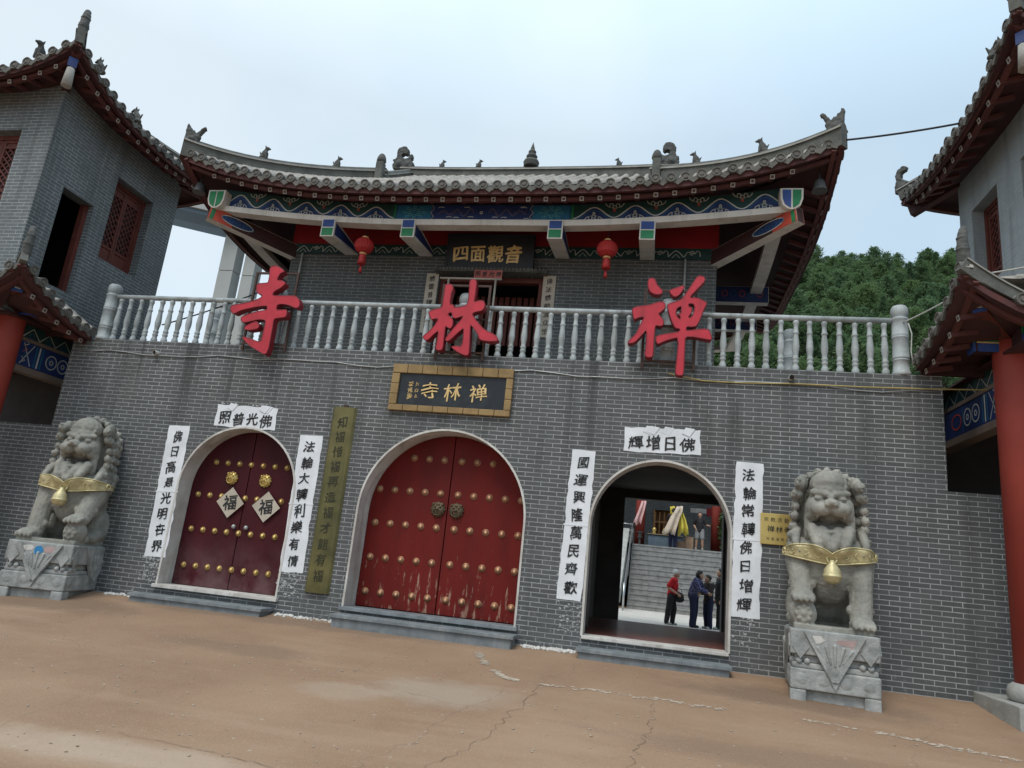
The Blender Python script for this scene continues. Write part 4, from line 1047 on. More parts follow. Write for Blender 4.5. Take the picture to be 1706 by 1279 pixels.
b.add([(HX0, HY0, WH), (HX0, HY1, WH), (HX0, HY1, HZ), (HX0, HY0, HZ)], [(3, 2, 1, 0)]).add([(HX1, HY0, WH), (HX1, HY1, WH), (HX1, HY1, HZ), (HX1, HY0, HZ)], [(0, 1, 2, 3)]).add([(HX0, HY1, WH), (HX1, HY1, WH), (HX1, HY1, HZ), (HX0, HY1, HZ)], [(3, 2, 1, 0)])
b.build('wall', 'brick_hall', hall)
# inner dark room
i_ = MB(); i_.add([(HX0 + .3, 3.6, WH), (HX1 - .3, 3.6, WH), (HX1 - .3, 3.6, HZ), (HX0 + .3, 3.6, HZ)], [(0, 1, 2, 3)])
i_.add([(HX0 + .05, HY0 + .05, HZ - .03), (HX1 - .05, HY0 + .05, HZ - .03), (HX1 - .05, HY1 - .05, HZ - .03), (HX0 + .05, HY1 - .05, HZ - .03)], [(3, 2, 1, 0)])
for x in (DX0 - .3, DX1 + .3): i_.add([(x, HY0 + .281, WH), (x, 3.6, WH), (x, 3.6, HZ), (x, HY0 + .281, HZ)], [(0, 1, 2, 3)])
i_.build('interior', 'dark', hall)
# red band and painted frieze above the bricks
def ring(mb, off, z0, z1, mi=0):
    x0, x1, y0, y1 = HX0 - off, HX1 + off, HY0 - off, HY1 + off
    for P in (((x0, y0), (x1, y0)), ((x1, y0), (x1, y1)), ((x1, y1), (x0, y1)), ((x0, y1), (x0, y0))):
        (a, c), (e, g_) = P; mb.add([(a, c, z0), (e, g_, z0), (e, g_, z1), (a, c, z1)], [(0, 1, 2, 3)], mi)
m = MB(); ring(m, .02, HZ + .15, 7.3); m.build('red_band', 'redpanel', hall)
m = MB(); ring(m, .03, HZ - .04, HZ + .149); m.add([(HX0 - .03, HY0 - .03, HZ - .04), (HX1 + .03, HY0 - .03, HZ - .04), (HX1 + .03, HY0, HZ - .04), (HX0 - .03, HY0, HZ - .04)], [(3, 2, 1, 0)]); fr = m.build('frieze', 'pdgreen', hall)
k = MB(); x = HX0 + .1; j = 0
while x < HX1 - .35:
    if not (-3.62 < x < -2.3):
        O = (x, HY0 - .034, HZ + .055)
        if j % 2 == 0:
            k.ribbon([(0, -.06), (.07, .02), (.12, .05), (.17, .02), (.24, -.06)], O, EX, EZ, .014); k.ribbon([(.06, -.075), (.12, -.01), (.18, -.075)], O, EX, EZ, .010)
        else:
            sp = [(.12 + .05 * (1 - i / 14) * math.cos(i * .62), .0 + .05 * (1 - i / 14) * math.sin(i * .62)) for i in range(12)]
            k.ribbon([(0, -.06), (.05, .03)] + sp, O, EX, EZ, .012); k.ribbon([(.17, 0), (.2, .05), (.24, .03), (.25, -.05)], O, EX, EZ, .012)
    x += .25; j += 1
k.build('painted_scroll', 'pale', fr)
# outer ring beam, rising towards the corners
RBX, RBY0, RBY1 = 4.58, .45, 6.85
def up_(d): return .25 * (max(0, abs(d) - 1.2) / 3.4) ** 1.7
def upy(y): d = abs(y - 3.65) / 3.2 * 4.58; return up_(d)
m = MB()
px = [CX - RBX + RBX * 2 * i / 40 for i in range(41)]
for y in (RBY0, RBY1): m.sweep([(x, y, 6.07 + up_(x - CX)) for x in px], [(-.1, -.042), (.1, -.042), (.1, .055), (-.1, .055)])
py = [RBY0 + (RBY1 - RBY0) * i / 20 for i in range(21)]
for sx in (-1, 1): m.sweep([(CX + sx * (RBX - .1), y, 6.074 + upy(y)) for y in py], [(-.1, -.042), (.1, -.042), (.1, .055), (-.1, .055)])
m.build('ring_beam', 'cream', hall)
# painted boards above the ring beam
def zb(d): return 6.128 + up_(d)
def zt(d): return 6.42 + up_(d) * 1.15
YB = RBY0 - .03
def board(y, x0, x1, n, mi, mb, dy=.06):
    xs = [x0 + (x1 - x0) * i / n for i in range(n + 1)]
    mb.add([(x, y, zb(x - CX)) for x in xs] + [(x, y, zt(x - CX)) for x in xs], [(i, i + 1, n + 2 + i, n + 1 + i) for i in range(n)], mi)
m = MB(); board(YB, CX - RBX, CX + RBX, 40, 0, m); board(YB + .06, CX - RBX, CX + RBX, 40, 0, m)
for sx in (-1, 1):
    X_ = CX + sx * (RBX - .02)
    m.add([(X_, y, 6.13 + upy(y)) for y in py] + [(X_, y, 6.42 + upy(y) * 1.15) for y in py], [(i, i + 1, 22 + i, 21 + i) for i in range(20)], 0)
pb = m.build('painted_board', 'pdgreen', hall)
zg = MB()      # blue waves under a pale line, lotus above and below
def P2(x, f): return (x, zb(x - CX) + (zt(x - CX) - zb(x - CX)) * f)
for sx in (-1, 1):
    x0, x1 = (1.46, 4.52); per = .62; N = 60
    def wave(x):
        ph = ((x - x0) / per) % 1; tri = 1 - abs(2 * ph - 1); return .16 + .62 * (tri * tri * (3 - 2 * tri))
    X_ = [CX + sx * (x0 + (x1 - x0) * i / N) for i in range(N + 1)]
    L = [P2(x, wave(abs(x - CX))) for x in X_]
    zg.add([(x, YB - .004, zb(x - CX) + .002) for x in X_] + [(u, YB - .004, v) for u, v in L], [(i, i + 1, N + 2 + i, N + 1 + i) if sx > 0 else (i, N + 1 + i, N + 2 + i, i + 1) for i in range(N)], 1)
    zg.ribbon(L, (0, YB - .009, 0), EX, EZ, .020, 0); zg.ribbon([(u, v - .045) for u, v in L], (0, YB - .007, 0), EX, EZ, .010, 2)
    for kx in range(6):
        for base, f0, dirn in ((x0 + per * (kx + .5), 0.02, 1), (x0 + per * kx, .98, -1)):
            if base > x1 - .12 or base < x0 + .05: continue
            xx = CX + sx * base; cx_, cz_ = P2(xx, f0); mi = 0 if dirn > 0 else 3
            for a_, rr in ((-.62, .075), (.62, .075), (0, .105)):
                pt = [(cx_ + rr * 1.15 * math.sin(a_) + .026 * math.cos(q), cz_ + dirn * (rr * .72 * math.cos(a_) + .036 * math.sin(q))) for q in [2 * math.pi * j / 9 for j in range(10)]]
                zg.ribbon(pt, (0, YB - .0105, 0), EX, EZ, .012, 0)
            zg.ribbon([(cx_ + .14 * math.cos(q), cz_ + dirn * .085 * math.sin(q)) for q in [math.pi * j / 8 for j in range(9)]], (0, YB - .0105, 0), EX, EZ, .012, 0)
            zg.ribbon([(cx_ + .015 * math.cos(q), cz_ + dirn * (.115 + .03 * math.sin(q))) for q in [2 * math.pi * j / 6 for j in range(7)]], (0, YB - .0105, 0), EX, EZ, .016, 3 if dirn < 0 else 0)
zg.build('painted_waves', ['pale', 'pdblue', 'pteal', M['porange']], pb)
# central dragon board
cb = MB(); x0, x1 = CX - 1.42, CX + 1.42
cb.box(x0, x1, YB - .012, YB - .002, 6.135, 6.405, 0)
cb.box(x0 - .035, x0 - .003, YB - .012, YB - .002, 6.135, 6.405, 2); cb.box(x1 + .003, x1 + .035, YB - .012, YB - .002, 6.135, 6.405, 2)
for sx in (-1, 1):
    a_, b_ = sorted((CX + sx * 1.40, CX + sx * .82)); cb.box(a_, b_, YB - .016, YB - .0125, 6.145, 6.395, 1)
    cx_ = CX + sx * 1.11
    for k in range(8):
        an = 2 * math.pi * k / 8
        for rr in (.055, .10):
            q0 = [(cx_ + rr * 1.6 * math.cos(an) + .028 * math.cos(q), 6.27 + rr * math.sin(an) + .02 * math.sin(q)) for q in [2 * math.pi * j / 7 for j in range(8)]]
            cb.ribbon(q0, (0, YB - .0165 - .0002 * k, 0), EX, EZ, .007, 3)
    cb.ribbon([(CX + sx * .82, 6.14), (CX + sx * .78, 6.20), (CX + sx * .83, 6.27), (CX + sx * .78, 6.34), (CX + sx * .82, 6.40)], (0, YB - .0165, 0), EX, EZ, .012, 4)
rnd = random.Random(5)
for sx in (-1, 1):                      # two coiling dragons chasing a pearl, in thin painted lines
    body = [(CX + sx * (.12 + .6 * i / 40), 6.27 + .075 * math.sin(i * .42) * (1 - i / 60)) for i in range(41)]
    cb.ribbon(body, (0, YB - .0145, 0), EX, EZ, .026, 5); 
    for k in range(9):
        u, v = body[4 + k * 4]; a_ = rnd.uniform(0, 6)
        cb.ribbon([(u, v), (u + .035 * math.cos(a_), v + .05 * math.sin(a_)), (u + .06 * math.cos(a_ + .6), v + .055 * math.sin(a_ + .6))], (0, YB - .0155, 0), EX, EZ, .010, 5)
    for k in range(5):
        u, v = CX + sx * rnd.uniform(.1, .75), 6.27 + rnd.choice((-1, 1)) * rnd.uniform(.08, .11)
        cb.ribbon([(u + .045 * math.cos(q), v + .012 * math.sin(q)) for q in [math.pi * j / 6 for j in range(7)]], (0, YB - .0150, 0), EX, EZ, .012, 6)
cb.ribbon([(CX + .02 * math.cos(q), 6.27 + .02 * math.sin(q)) for q in [2 * math.pi * j / 8 for j in range(9)]], (0, YB - .0150, 0), EX, EZ, .014, 6)
cb.build('dragon_board', ['pdblue', 'pteal', 'pgreen', mat('paint_mint', (.10, .36, .34), None, 5, .6, 0), 'ridgeline', mat('paint_gilt', (.055, .055, .13), (.09, .08, .13), 20, .6, 0), 'pale'], hall)
# brackets carrying the ring beam
for dx in (-2.52, -1.15, 1.21, 2.59):
    x = CX + dx; m = MB(); w2 = .115; yf, yb = .33, HY0 - .035
    zf0, zf1, zw0 = 5.80, 6.01, 5.93
    m.add([(x - w2, yf, zf0), (x + w2, yf, zf0), (x + w2, yf, zf1 + .1), (x - w2, yf, zf1 + .1), (x - w2, yb, zw0), (x + w2, yb, zw0), (x + w2, yb, zf1 + .02), (x - w2, yb, zf1 + .02)],
          [(0, 1, 2, 3), (4, 7, 6, 5), (1, 5, 6, 2), (0, 3, 7, 4), (0, 4, 5, 1), (3, 2, 6, 7)], 0)
    br = m.build('bracket', 'cream', hall, .006)
    e = MB(); e.box(x - w2 + .02, x + w2 - .02, yf - .006, yf - .0005, zf1 - .04, zf1 + .085, 0); e.box(x - w2 + .02, x + w2 - .02, yf - .006, yf - .0005, zf0 + .02, zf1 - .06, 1)
    e.build('painted_end', ['pblue', 'pgreen'], br)
    e = MB()
    for sx in (-1, 1): e.add([(x + sx * (w2 + .003), yf + .04, zf0 + .05), (x + sx * (w2 + .003), yb, zw0 + .03), (x + sx * (w2 + .003), yb, zf1 - .01), (x + sx * (w2 + .003), yf + .04, zf1 + .05)], [(0, 1, 2, 3) if sx > 0 else (3, 2, 1, 0)])
    e.build('painted_side', 'pdblue', br)
for sx in (-1, 1):                       # corner beams and side brackets
    xc = HX1 if sx > 0 else HX0
    a_ = Vector((xc - sx * .05, HY0 + .05, 5.99)); b_ = Vector((CX + sx * 4.72, .30, 6.20))
    m = MB(); m.beam(a_, b_, .17, .25, 1, mib=0); cbm = m.build('corner_beam', ['cream', 'soffit'], hall, .006)
    dd = (b_ - a_).normalized(); nn = dd.cross(EZ).normalized(); uu = nn.cross(dd)
    for s2 in (-1, 1):
        e = MB(); e.prism([(-.42, -.125), (0, -.125), (0, .125), (-.32, .125)], b_ + nn * s2 * .0855, dd, uu, nn * s2 * .002, 3); Cc = a_.lerp(b_, .70) + nn * s2 * .0885
        P = [(.27 * math.cos(q), .075 * math.sin(q)) for q in [2 * math.pi * j / 20 for j in range(20)]]
        e.prism(P, Cc, dd, uu, nn * s2 * .003, 0); e.ribbon(P + [P[0]], Cc + nn * s2 * .0045, dd, uu, .014, 1)
        for j in range(5): e.ribbon([(-.25 + .12 * j + .04 * math.cos(q), .035 * math.sin(q)) for q in [2 * math.pi * i / 7 for i in range(8)]], Cc + nn * s2 * .0045, dd, uu, .009, 2)
        e.build('painted_oval', ['pdblue', 'pale', 'pteal', 'porange'], cbm, fixn=True)
        e = MB(); e.prism([(-.03, -.12), (.03, -.12), (.03, .12), (-.03, .12)], a_.lerp(b_, .965) + nn * s2 * .088, dd, uu, nn * s2 * .003, 0); e.build('painted_end', ['pgreen'], cbm)
    for y in (2.95, 4.4):
        m = MB(); a2, b2 = (CX + sx * 3.70, y, 6.02), (CX + sx * 4.7, y, 6.02)
        m.beam(a2, b2, .16, .30, 1, mib=0); sb = m.build('bracket', ['cream', 'pdblue'], hall, .006)
        e = MB()
        for j in range(6): e.ribbon([(.1 + .15 * j + .05 * math.cos(q), .06 * math.sin(q)) for q in [2 * math.pi * i / 8 for i in range(9)]], (CX + sx * 3.70, y - .084, 6.03), EX * sx, EZ, .012, j % 2)
        e.build('painted_scroll', ['pteal', M['porange']], sb)
    # shield-shaped hanging post at the corner
    X_, Y_ = CX + sx * 4.60, .22
    U = [(-.16, .17), (-.155, .0), (-.12, -.10), (-.05, -.155), (0, -.165), (.05, -.155), (.12, -.10), (.155, .0), (.16, .17)][::-1]
    hp = MB(); a45 = Vector((sx, -1, 0)).normalized(); b45 = Vector((sx, 1, 0)).normalized()
    hp.prism(U, (X_, Y_ + .02, 6.42), EX, EZ, (0, .26, 0)); hpo = hp.build('corner_post', 'cream', hall, .008, fixn=True)
    e = MB(); U2 = [(u * .8, v * .84) for u, v in U]
    for h_, mi in ((-1, 0 if sx < 0 else 1), (1, 0)):
        P = [p for p in U2 if p[0] * h_ >= -.001]
        if h_ < 0: P = [(-.012, .143)] + [(min(u, -.012), v) for u, v in P][:]
        else: P = [(max(u, .012), v) for u, v in P] + [(.012, .143)]
        e.prism(P, (X_, Y_ + .018, 6.42), EX, EZ, (0, -.006, 0), mi)
    e.build('painted_shield', ['pgreen', 'pblue'], hpo, fixn=True)
# roof slopes
def prof(t): return .62 * t + .006 * t * t
def lf(half, k=.70): return lambda s: k * (abs(s - half) / half) ** 3.3
EX2 = 5.24; EY0, EY1 = -.05, 7.35; HF = EX2; HS = (EY1 - EY0) / 2; RU = 3.69
def tm_front(s):
    e = min(s, 2 * HF - s); return RU if e >= 2.62 else e / 2.62 * 2.35
def tm_side(s):
    e = min(s, 2 * HS - s); return min(2.62, e / 2.35 * 2.62)
SF = eave_slope(hall, (CX - EX2, EY0, 0), (CX + EX2, EY0, 0), (0, 1, 0), 6.47, prof, RU, lf(HF), tm_front, sofrun=1.42, sof_up=.42, decay=2.35, dexp=.6, raft_skip=(.5, .5))
SB = eave_slope(hall, (CX + EX2, EY1, 0), (CX - EX2, EY1, 0), (0, -1, 0), 6.47, prof, RU, lf(HF), tm_front, sofrun=1.42, sof_up=.42, decay=2.35, dexp=.6, rafters=False, pitch=.3)
profs = lambda t: prof(t * 2.35 / 2.62)
SR = eave_slope(hall, (CX + EX2, EY0, 0), (CX + EX2, EY1, 0), (-1, 0, 0), 6.47, profs, 2.62, lf(HS), tm_side, sofrun=1.55, sof_up=.38, decay=2.62, dexp=.6, raft_skip=(.5, .5))
SL = eave_slope(hall, (CX - EX2, EY1, 0), (CX - EX2, EY0, 0), (1, 0, 0), 6.47, profs, 2.62, lf(HS), tm_side, sofrun=1.55, sof_up=.38, decay=2.62, dexp=.6, rafters=False)
ZR = 6.50 + prof(RU)
YR = EY0 + RU
ridge(hall, [(CX + x, YR, ZR - .05 + .05 * (abs(x) / 2.85) ** 3) for x in [-2.85 + .19 * i for i in range(31)]], 1.2, 'main_ridge')
gb = MB()
for sx in (-1, 1):
    X_ = CX + sx * 2.56; ys = [EY0 + 2.35 + (RU - 2.35) * i / 6 for i in range(7)]
    fp = [(y, 6.38 + prof(y - EY0)) for y in ys]; ft = fp + [(2 * YR - y, z) for y, z in fp[::-1][1:]]
    gb.prism(ft, (X_, 0, 0), EY, EZ, (sx * .03, 0, 0))
gb.build('gable_wall', 'eavered', hall, fixn=True)
for sx in (-1, 1):
    for (s0, yy) in ((SF, 1), (SB, -1)):
        hip = []
        for i in range(15):
            q = i / 14; t = 2.42 * q; e = 2.62 / 2.35 * t; s_ = e if sx * yy < 0 else 2 * HF - e
            hip.append(s0(s_, t, .02))
        ridge(hall, hip, 1.18 if yy > 0 else .8, 'hip_ridge', .9)
        vr = [s0((2.62 if sx * yy < 0 else 2 * HF - 2.62), 2.28 + (RU - 2.28) * i / 8, .02) for i in range(9)]
        ridge(hall, vr, .8, 'gable_ridge')
        if yy > 0:
            c = hip[0]; ornament(hall, [(u * .62, v * .66) for u, v in FISH], c + Vector((-sx * .10, .08, .17)), Vector((-sx, .35, 0)) if sx < 0 else Vector((-sx, .35, 0)), .09, 'corner_beast', blobs=((-.01, .06, .085), (-.08, .2, .05), (.08, .12, .06), (-.1, .29, .035)))
            # stop post where the hip meets the gable ridge
            c = vr[0] + Vector((sx * .02, -.08, -.06)); m = MB()
            m.box(c.x - .075, c.x + .075, c.y - .08, c.y + .08, c.z - .06, c.z + .40); m.build('ridge_stop', 'ridge', hall, .02)
            m = MB(); m.lathe([(.075, 0), (.095, .03), (.085, .10), (.06, .16), (.03, .19), (.004, .2)], (c.x, c.y, c.z + .40), 12); m.build('ridge_stop_knob', 'ornament', hall)
            for q in (.42, .72):
                i = int(q * 14); figurine(hall, hip[i] + Vector((0, 0, .245)), R(90) * -sx, .8 if q > .5 else .85)
    ornament(hall, [(u * 1.02, v * .98) for u, v in CURL], (CX + sx * 2.80, YR, ZR + .20), Vector((sx, 0, 0)) if sx > 0 else Vector((sx, 0, 0)), .14, 'ridge_beast', blobs=((.1, .1, .12), (-.08, .1, .1), (.06, .45, .08)))
for x in (-1.94, -1.12, 1.86):
    figurine(hall, (CX + x, YR, ZR + .215), R(90) if x < 0 else R(-90), .66)
MB().lathe([(.15, 0), (.16, .02), (.15, .07), (.17, .10), (.15, .15), (.07, .19), (.10, .215), (.12, .25), (.10, .285), (.055, .31), (.075, .335), (.085, .36), (.07, .39), (.04, .41), (.045, .44), (.03, .50), (.012, .56), (.002, .60)], (CX + .02, YR, ZR + .21), 18).build('finial', 'ornament', hall)
# wind bells
bell_me = MB().lathe([(.11, 0), (.10, .02), (.085, .06), (.075, .12), (.06, .17), (.03, .19), (.012, .20), (.012, .34)], n=16).mesh('wind_bell', [M['bell']])
for sx in (-1, 1):
    o = link('wind_bell', bell_me, None, (CX + sx * 4.98, .28, 6.56)); tag(o, 'small bronze wind bell under the upturned roof corner nearest the ' + ('left tower' if sx < 0 else 'wooded hill'), 'bell', 'wind bells under the hall roof')

# door, awning, hanging signs of the hall
m = MB(); m.box(DX0 - .0, DX0 + .09, HY0 + .08, HY0 + .2, WH + .005, DZ - .09); m.box(DX1 - .09, DX1, HY0 + .08, HY0 + .2, WH + .005, DZ - .09); m.box(DX0, DX1, HY0 + .08, HY0 + .2, DZ - .088, DZ - .002)
m.build('door_frame', 'wood', hall, .006)
m = MB()
for x in (DX0 + .25, DX0 + 1.05): m.tube([(x, HY0 - .25, WH), (x, HY0 - .25, 5.45)], .018, 8)
m.tube([(DX0 + .1, HY0 - .25, 5.45), (DX1 - .65, HY0 - .25, 5.45)], .018, 8)
t = thing('pole_frame', 'pale metal pole frame standing before the hall doorway', 'pole frame', (DX0 + .6, HY0 - .25, WH)); m.build('pole', mat('cream_pipe', (.52, .47, .38), None, 5, .5, .05), t)
m = MB()
for i in range(14): m.box(DX0 + .15 + .11 * i, DX0 + .15 + .11 * i + .085, 2.0 + .02 * (i % 2), 2.03 + .02 * (i % 2), 4.6, 5.5)
m.build('curtain', 'wood', hall, .01)
m = MB(); n = 30
for i in range(n): 
    x = DX0 - .04 + (DX1 - DX0 + .08) * (i + .5) / n; m.tube([(x, HY0 - .20, DZ + .03), (x, HY0 - .015, DZ + .12)], .026, 7)
m.box(DX0 - .06, DX1 + .06, HY0 - .17, HY0 - .003, DZ + .0, DZ + .05); m.build('door_awning', 'ridge', hall)
t = thing('hall_plaque', 'large black board with gold characters 四面觀音 hanging over the hall door', 'plaque', (CX, 1.2, 5.95))
tl = R(8); ex = EX; ey = Vector((0, -math.sin(tl), math.cos(tl))); C = Vector((CX, 1.20, 5.97)); nn = Vector((0, -math.cos(tl), -math.sin(tl)))
m = MB(); P = [(-.75, -.31), (.75, -.31), (.75, .31), (-.75, .31)]
m.prism(P, C, ex, ey, -nn * .06); m.build('panel', 'dullblack', t, .008, fixn=True)
m = MB()
for a_ in ((-.75, .75, .285, .31), (-.75, .75, -.31, -.285), (-.75, -.72, -.284, .284), (.72, .75, -.284, .284)): m.prism([(a_[0], a_[2]), (a_[1], a_[2]), (a_[1], a_[3]), (a_[0], a_[3])], C, ex, ey, nn * .012)
m.build('frame', 'dullblack', t, 0, fixn=True)
k = MB()
for i, ch in enumerate('四面觀音'): write(k, ch, C + ex * (-.50 + .30 * i) + ey * -.03, ex, ey, .29, .03, off=nn * .004, brush=.8, seed=2)
k.build('lettering', 'goldleaf', t)
for txt, x, lab in (('慈雲普護娑婆界', -3.815, 'narrow cream couplet strip on the hall wall at the 寺 side of the doorway'), ('佛法慈航渡众生', -1.80, 'narrow cream couplet strip on the hall wall at the 禪 side of the doorway')):
    t = thing('hall_couplet', lab, 'couplet', (x, HY0, 5.1), 0, 'cream couplets beside the hall door')
    m = MB(); m.box(x - .105, x + .105, HY0 - .02, HY0 - .002, 4.56, 5.63); m.build('sheet', 'paper_old', t)
    k = MB()
    for i, ch in enumerate(txt): write(k, ch, (x, HY0 - .022, 5.53 - .145 * i), EX, EZ, .11, .006, off=(0, -.002, 0), seed=i)
    k.build('lettering', 'ink', t)
t = thing('hall_banner', 'small faded red paper banner over the hall doorway', 'paper banner', (-2.7, HY0, 5.55))
MB().box(-3.02, -2.55, HY0 - .27, HY0 - .262, 5.46, 5.60).build('sheet', mat('faded_red_paper', (.42, .13, .11), (.32, .08, .07), 4, .9, .1), t)
k = MB()
for i, ch in enumerate('照普光佛'): write(k, ch, (-2.955 + .115 * i, HY0 - .272, 5.53), EX, EZ, .10, .004, off=(0, -.002, 0))
k.build('lettering', 'ink', t)
for x, lab in ((-4.81, 'red paper lantern under the painted eaves on the 寺 side of the black board'), (-.835, 'red paper lantern under the painted eaves on the 禪 side of the black board')):
    t = thing('lantern', lab, 'lantern', (x, .63, 5.78), 0, 'red lanterns under the hall eaves'); L0 = Vector((x, .63, 5.78))
    m = MB(); n = 24; pr = [(.05, -.13), (.09, -.118), (.14, -.07), (.165, 0), (.14, .07), (.09, .118), (.05, .13)]
    o_ = len(m.v)
    for r_, z in pr:
        for k in range(n * 2):
            a_ = math.pi * k / n; q = r_ * (1 if k % 2 else .95); m.v.append(L0 + Vector((q * math.cos(a_), q * math.sin(a_), z)))
    for i in range(len(pr) - 1):
        for k in range(2 * n): m.f.append([i * 2 * n + k, i * 2 * n + (k + 1) % (2 * n), (i + 1) * 2 * n + (k + 1) % (2 * n), (i + 1) * 2 * n + k]); m.mi.append(0); m.sm.append(False)
    m.build('lantern_body', 'lantern', t)
    m = MB(); m.lathe([(.055, 0), (.06, .015), (.05, .035)], L0 + Vector((0, 0, .128)), 14); m.lathe([(.05, 0), (.06, .012), (.055, .03)], L0 + Vector((0, 0, -.158)), 14); m.build('lantern_cap', 'goldleaf', t)
    m = MB(); m.lathe([(.065, 0), (.062, .06), (.055, .15), (.05, .17)], L0 + Vector((0, 0, -.328)), 16); m.lathe([(.03, 0), (.022, .06), (.008, .14)], L0 + Vector((0, 0, -.47)), 12); m.build('tassel', 'lantern', t)
    m = MB(); m.tube([L0 + Vector((0, 0, .16)), L0 + Vector((0, 0, .42))], .006, 6); m.build('cord', 'cable', t)
# thin rods down the hall front
for x, lab in ((-6.28, 'thin grey drain rod on the hall front nearest the left tower'), (.36, 'thin grey drain rod on the hall front behind the 禪 character')):
    o = MB().tube([(x, HY0 - .05, 5.95), (x, HY0 - .05, WH + .02)], .018, 8).build('drain_rod', 'pale'); tag(o, lab, 'drain pipe', 'drain rods on the hall front')

# ================================================================== WING TOWERS
def lattice_window(root, O, ex, w, h, dep):
    """two lattice shutters in a red frame; O lower left corner, ex along the wall; dep inward normal"""
    O, ex, dep = Vector(O), Vector(ex), Vector(dep); fw = .07
    m = MB()
    def bx(mb, u0, u1, v0, v1, d0, d1, mi=0):
        P = [O + ex * u + EZ * v + dep * d for d in (d0, d1) for u, v in ((u0, v0), (u1, v0), (u1, v1), (u0, v1))]
        mb.add(P, [(0, 1, 2, 3), (7, 6, 5, 4), (0, 4, 5, 1), (1, 5, 6, 2), (2, 6, 7, 3), (3, 7, 4, 0)], mi)
    bx(m, 0, fw, 0, h, 0, .09); bx(m, w - fw, w, 0, h, 0, .09); bx(m, fw, w - fw, h - fw, h, 0, .09); bx(m, fw, w - fw, 0, fw, 0, .09)
    wn_ = m.build('window', 'wood', root, fixn=True)
    hw = (w - 2 * fw) / 2
    for k in (0, 1):
        u0 = fw + hw * k + .004; u1 = u0 + hw - .008; s = MB(); r_ = .045; v0, v1 = fw + .004, h - fw - .004; lz0, lz1 = v0 + (v1 - v0) * .20, v1 - (v1 - v0) * .12
        bx(s, u0, u0 + r_, v0, v1, .02, .06); bx(s, u1 - r_, u1, v0, v1, .02, .06)
        for a, b_ in ((v0, v0 + r_), (lz0 - r_, lz0), (lz1, lz1 + r_), (v1 - r_, v1)): bx(s, u0 + r_ + .0005, u1 - r_ - .0005, a, b_, .02, .06)
        bx(s, u0 + r_, u1 - r_, v0 + r_, lz0 - r_, .035, .05); bx(s, u0 + r_, u1 - r_, lz1 + r_, v1 - r_, .035, .05)
        sh = s.build('shutter', 'wood', wn_, fixn=True)
        l = MB(); a, b_ = u0 + r_, u1 - r_; c, d = lz0, lz1; st = .095
        for sg in (1, -1):
            q = -(d - c)
            while q < (b_ - a):
                # line from (a+q, c) going up at 45 degrees
                p0, p1 = (a + q, c), (a + q + (d - c), d)
                x0, z0 = p0; x1, z1 = p1
                if x0 < a: z0 += a - x0; x0 = a
                if x1 > b_: z1 -= x1 - b_; x1 = b_
                if z1 - z0 > .02:
                    if sg < 0: x0, x1 = a + b_ - x0, a + b_ - x1
                    A_ = O + ex * x0 + EZ * z0 + dep * (.036 + .006 * sg); B_ = O + ex * x1 + EZ * z1 + dep * (.036 + .006 * sg)
                    l.beam(A_, B_, .022, .011, up=dep)
                q += st * 1.2
        l.build('lattice', 'wood', sh)
    m = MB(); P = [O + ex * u + EZ * v + dep * .10 for u, v in ((0, 0), (w, 0), (w, h), (0, h))]; m.add(P, [(0, 1, 2, 3)]); m.build('dark_backing', 'dark', wn_)  # dark sheet stands in for the unlit room behind the lattice
def wall_plane(mb, O, ex, dep, L, z0, z1, holes, t=.24):
    """wall face with openings; u along ex from O; reveals of depth t along dep"""
    O, ex, dep = Vector(O), Vector(ex), Vector(dep)
    us = sorted({0, L, *[h for H in holes for h in H[:2]]}); zs = sorted({z0, z1, *[h for H in holes for h in H[2:]]})
    Q = lambda u, z, d=0: Vector((O.x, O.y, 0)) + ex * u + EZ * z + dep * d
    fl = ex.cross(EZ).dot(dep) > 0
    def add(P): mb.add(P[::-1] if fl else P, [(0, 1, 2, 3)])
    for i in range(len(us) - 1):
        for j in range(len(zs) - 1):
            cu, cz = (us[i] + us[i + 1]) / 2, (zs[j] + zs[j + 1]) / 2
            if any(h[0] < cu < h[1] and h[2] < cz < h[3] for h in holes): continue
            add([Q(us[i], zs[j]), Q(us[i + 1], zs[j]), Q(us[i + 1], zs[j + 1]), Q(us[i], zs[j + 1])])
    for a, c, e, g_ in holes:
        add([Q(a, e), Q(a, e, t), Q(a, g_, t), Q(a, g_)]); add([Q(c, e, t), Q(c, e), Q(c, g_), Q(c, g_, t)])
        add([Q(a, g_), Q(a, g_, t), Q(c, g_, t), Q(c, g_)]); add([Q(a, e, t), Q(a, e), Q(c, e), Q(c, e, t)])
HORN = [(-.10, -.03), (.12, -.03), (.13, .12), (.09, .24), (.10, .36), (.13, .44), (.10, .5), (.02, .515), (-.05, .47), (-.07, .36), (-.05, .22), (-.10, .1)]
HOOK = [(-.14, -.03), (.14, -.03), (.12, .10), (.02, .16), (-.05, .24), (-.03, .32), (.04, .34), (.06, .40), (0, .44), (-.09, .40), (-.13, .3), (-.12, .18), (-.15, .1)]
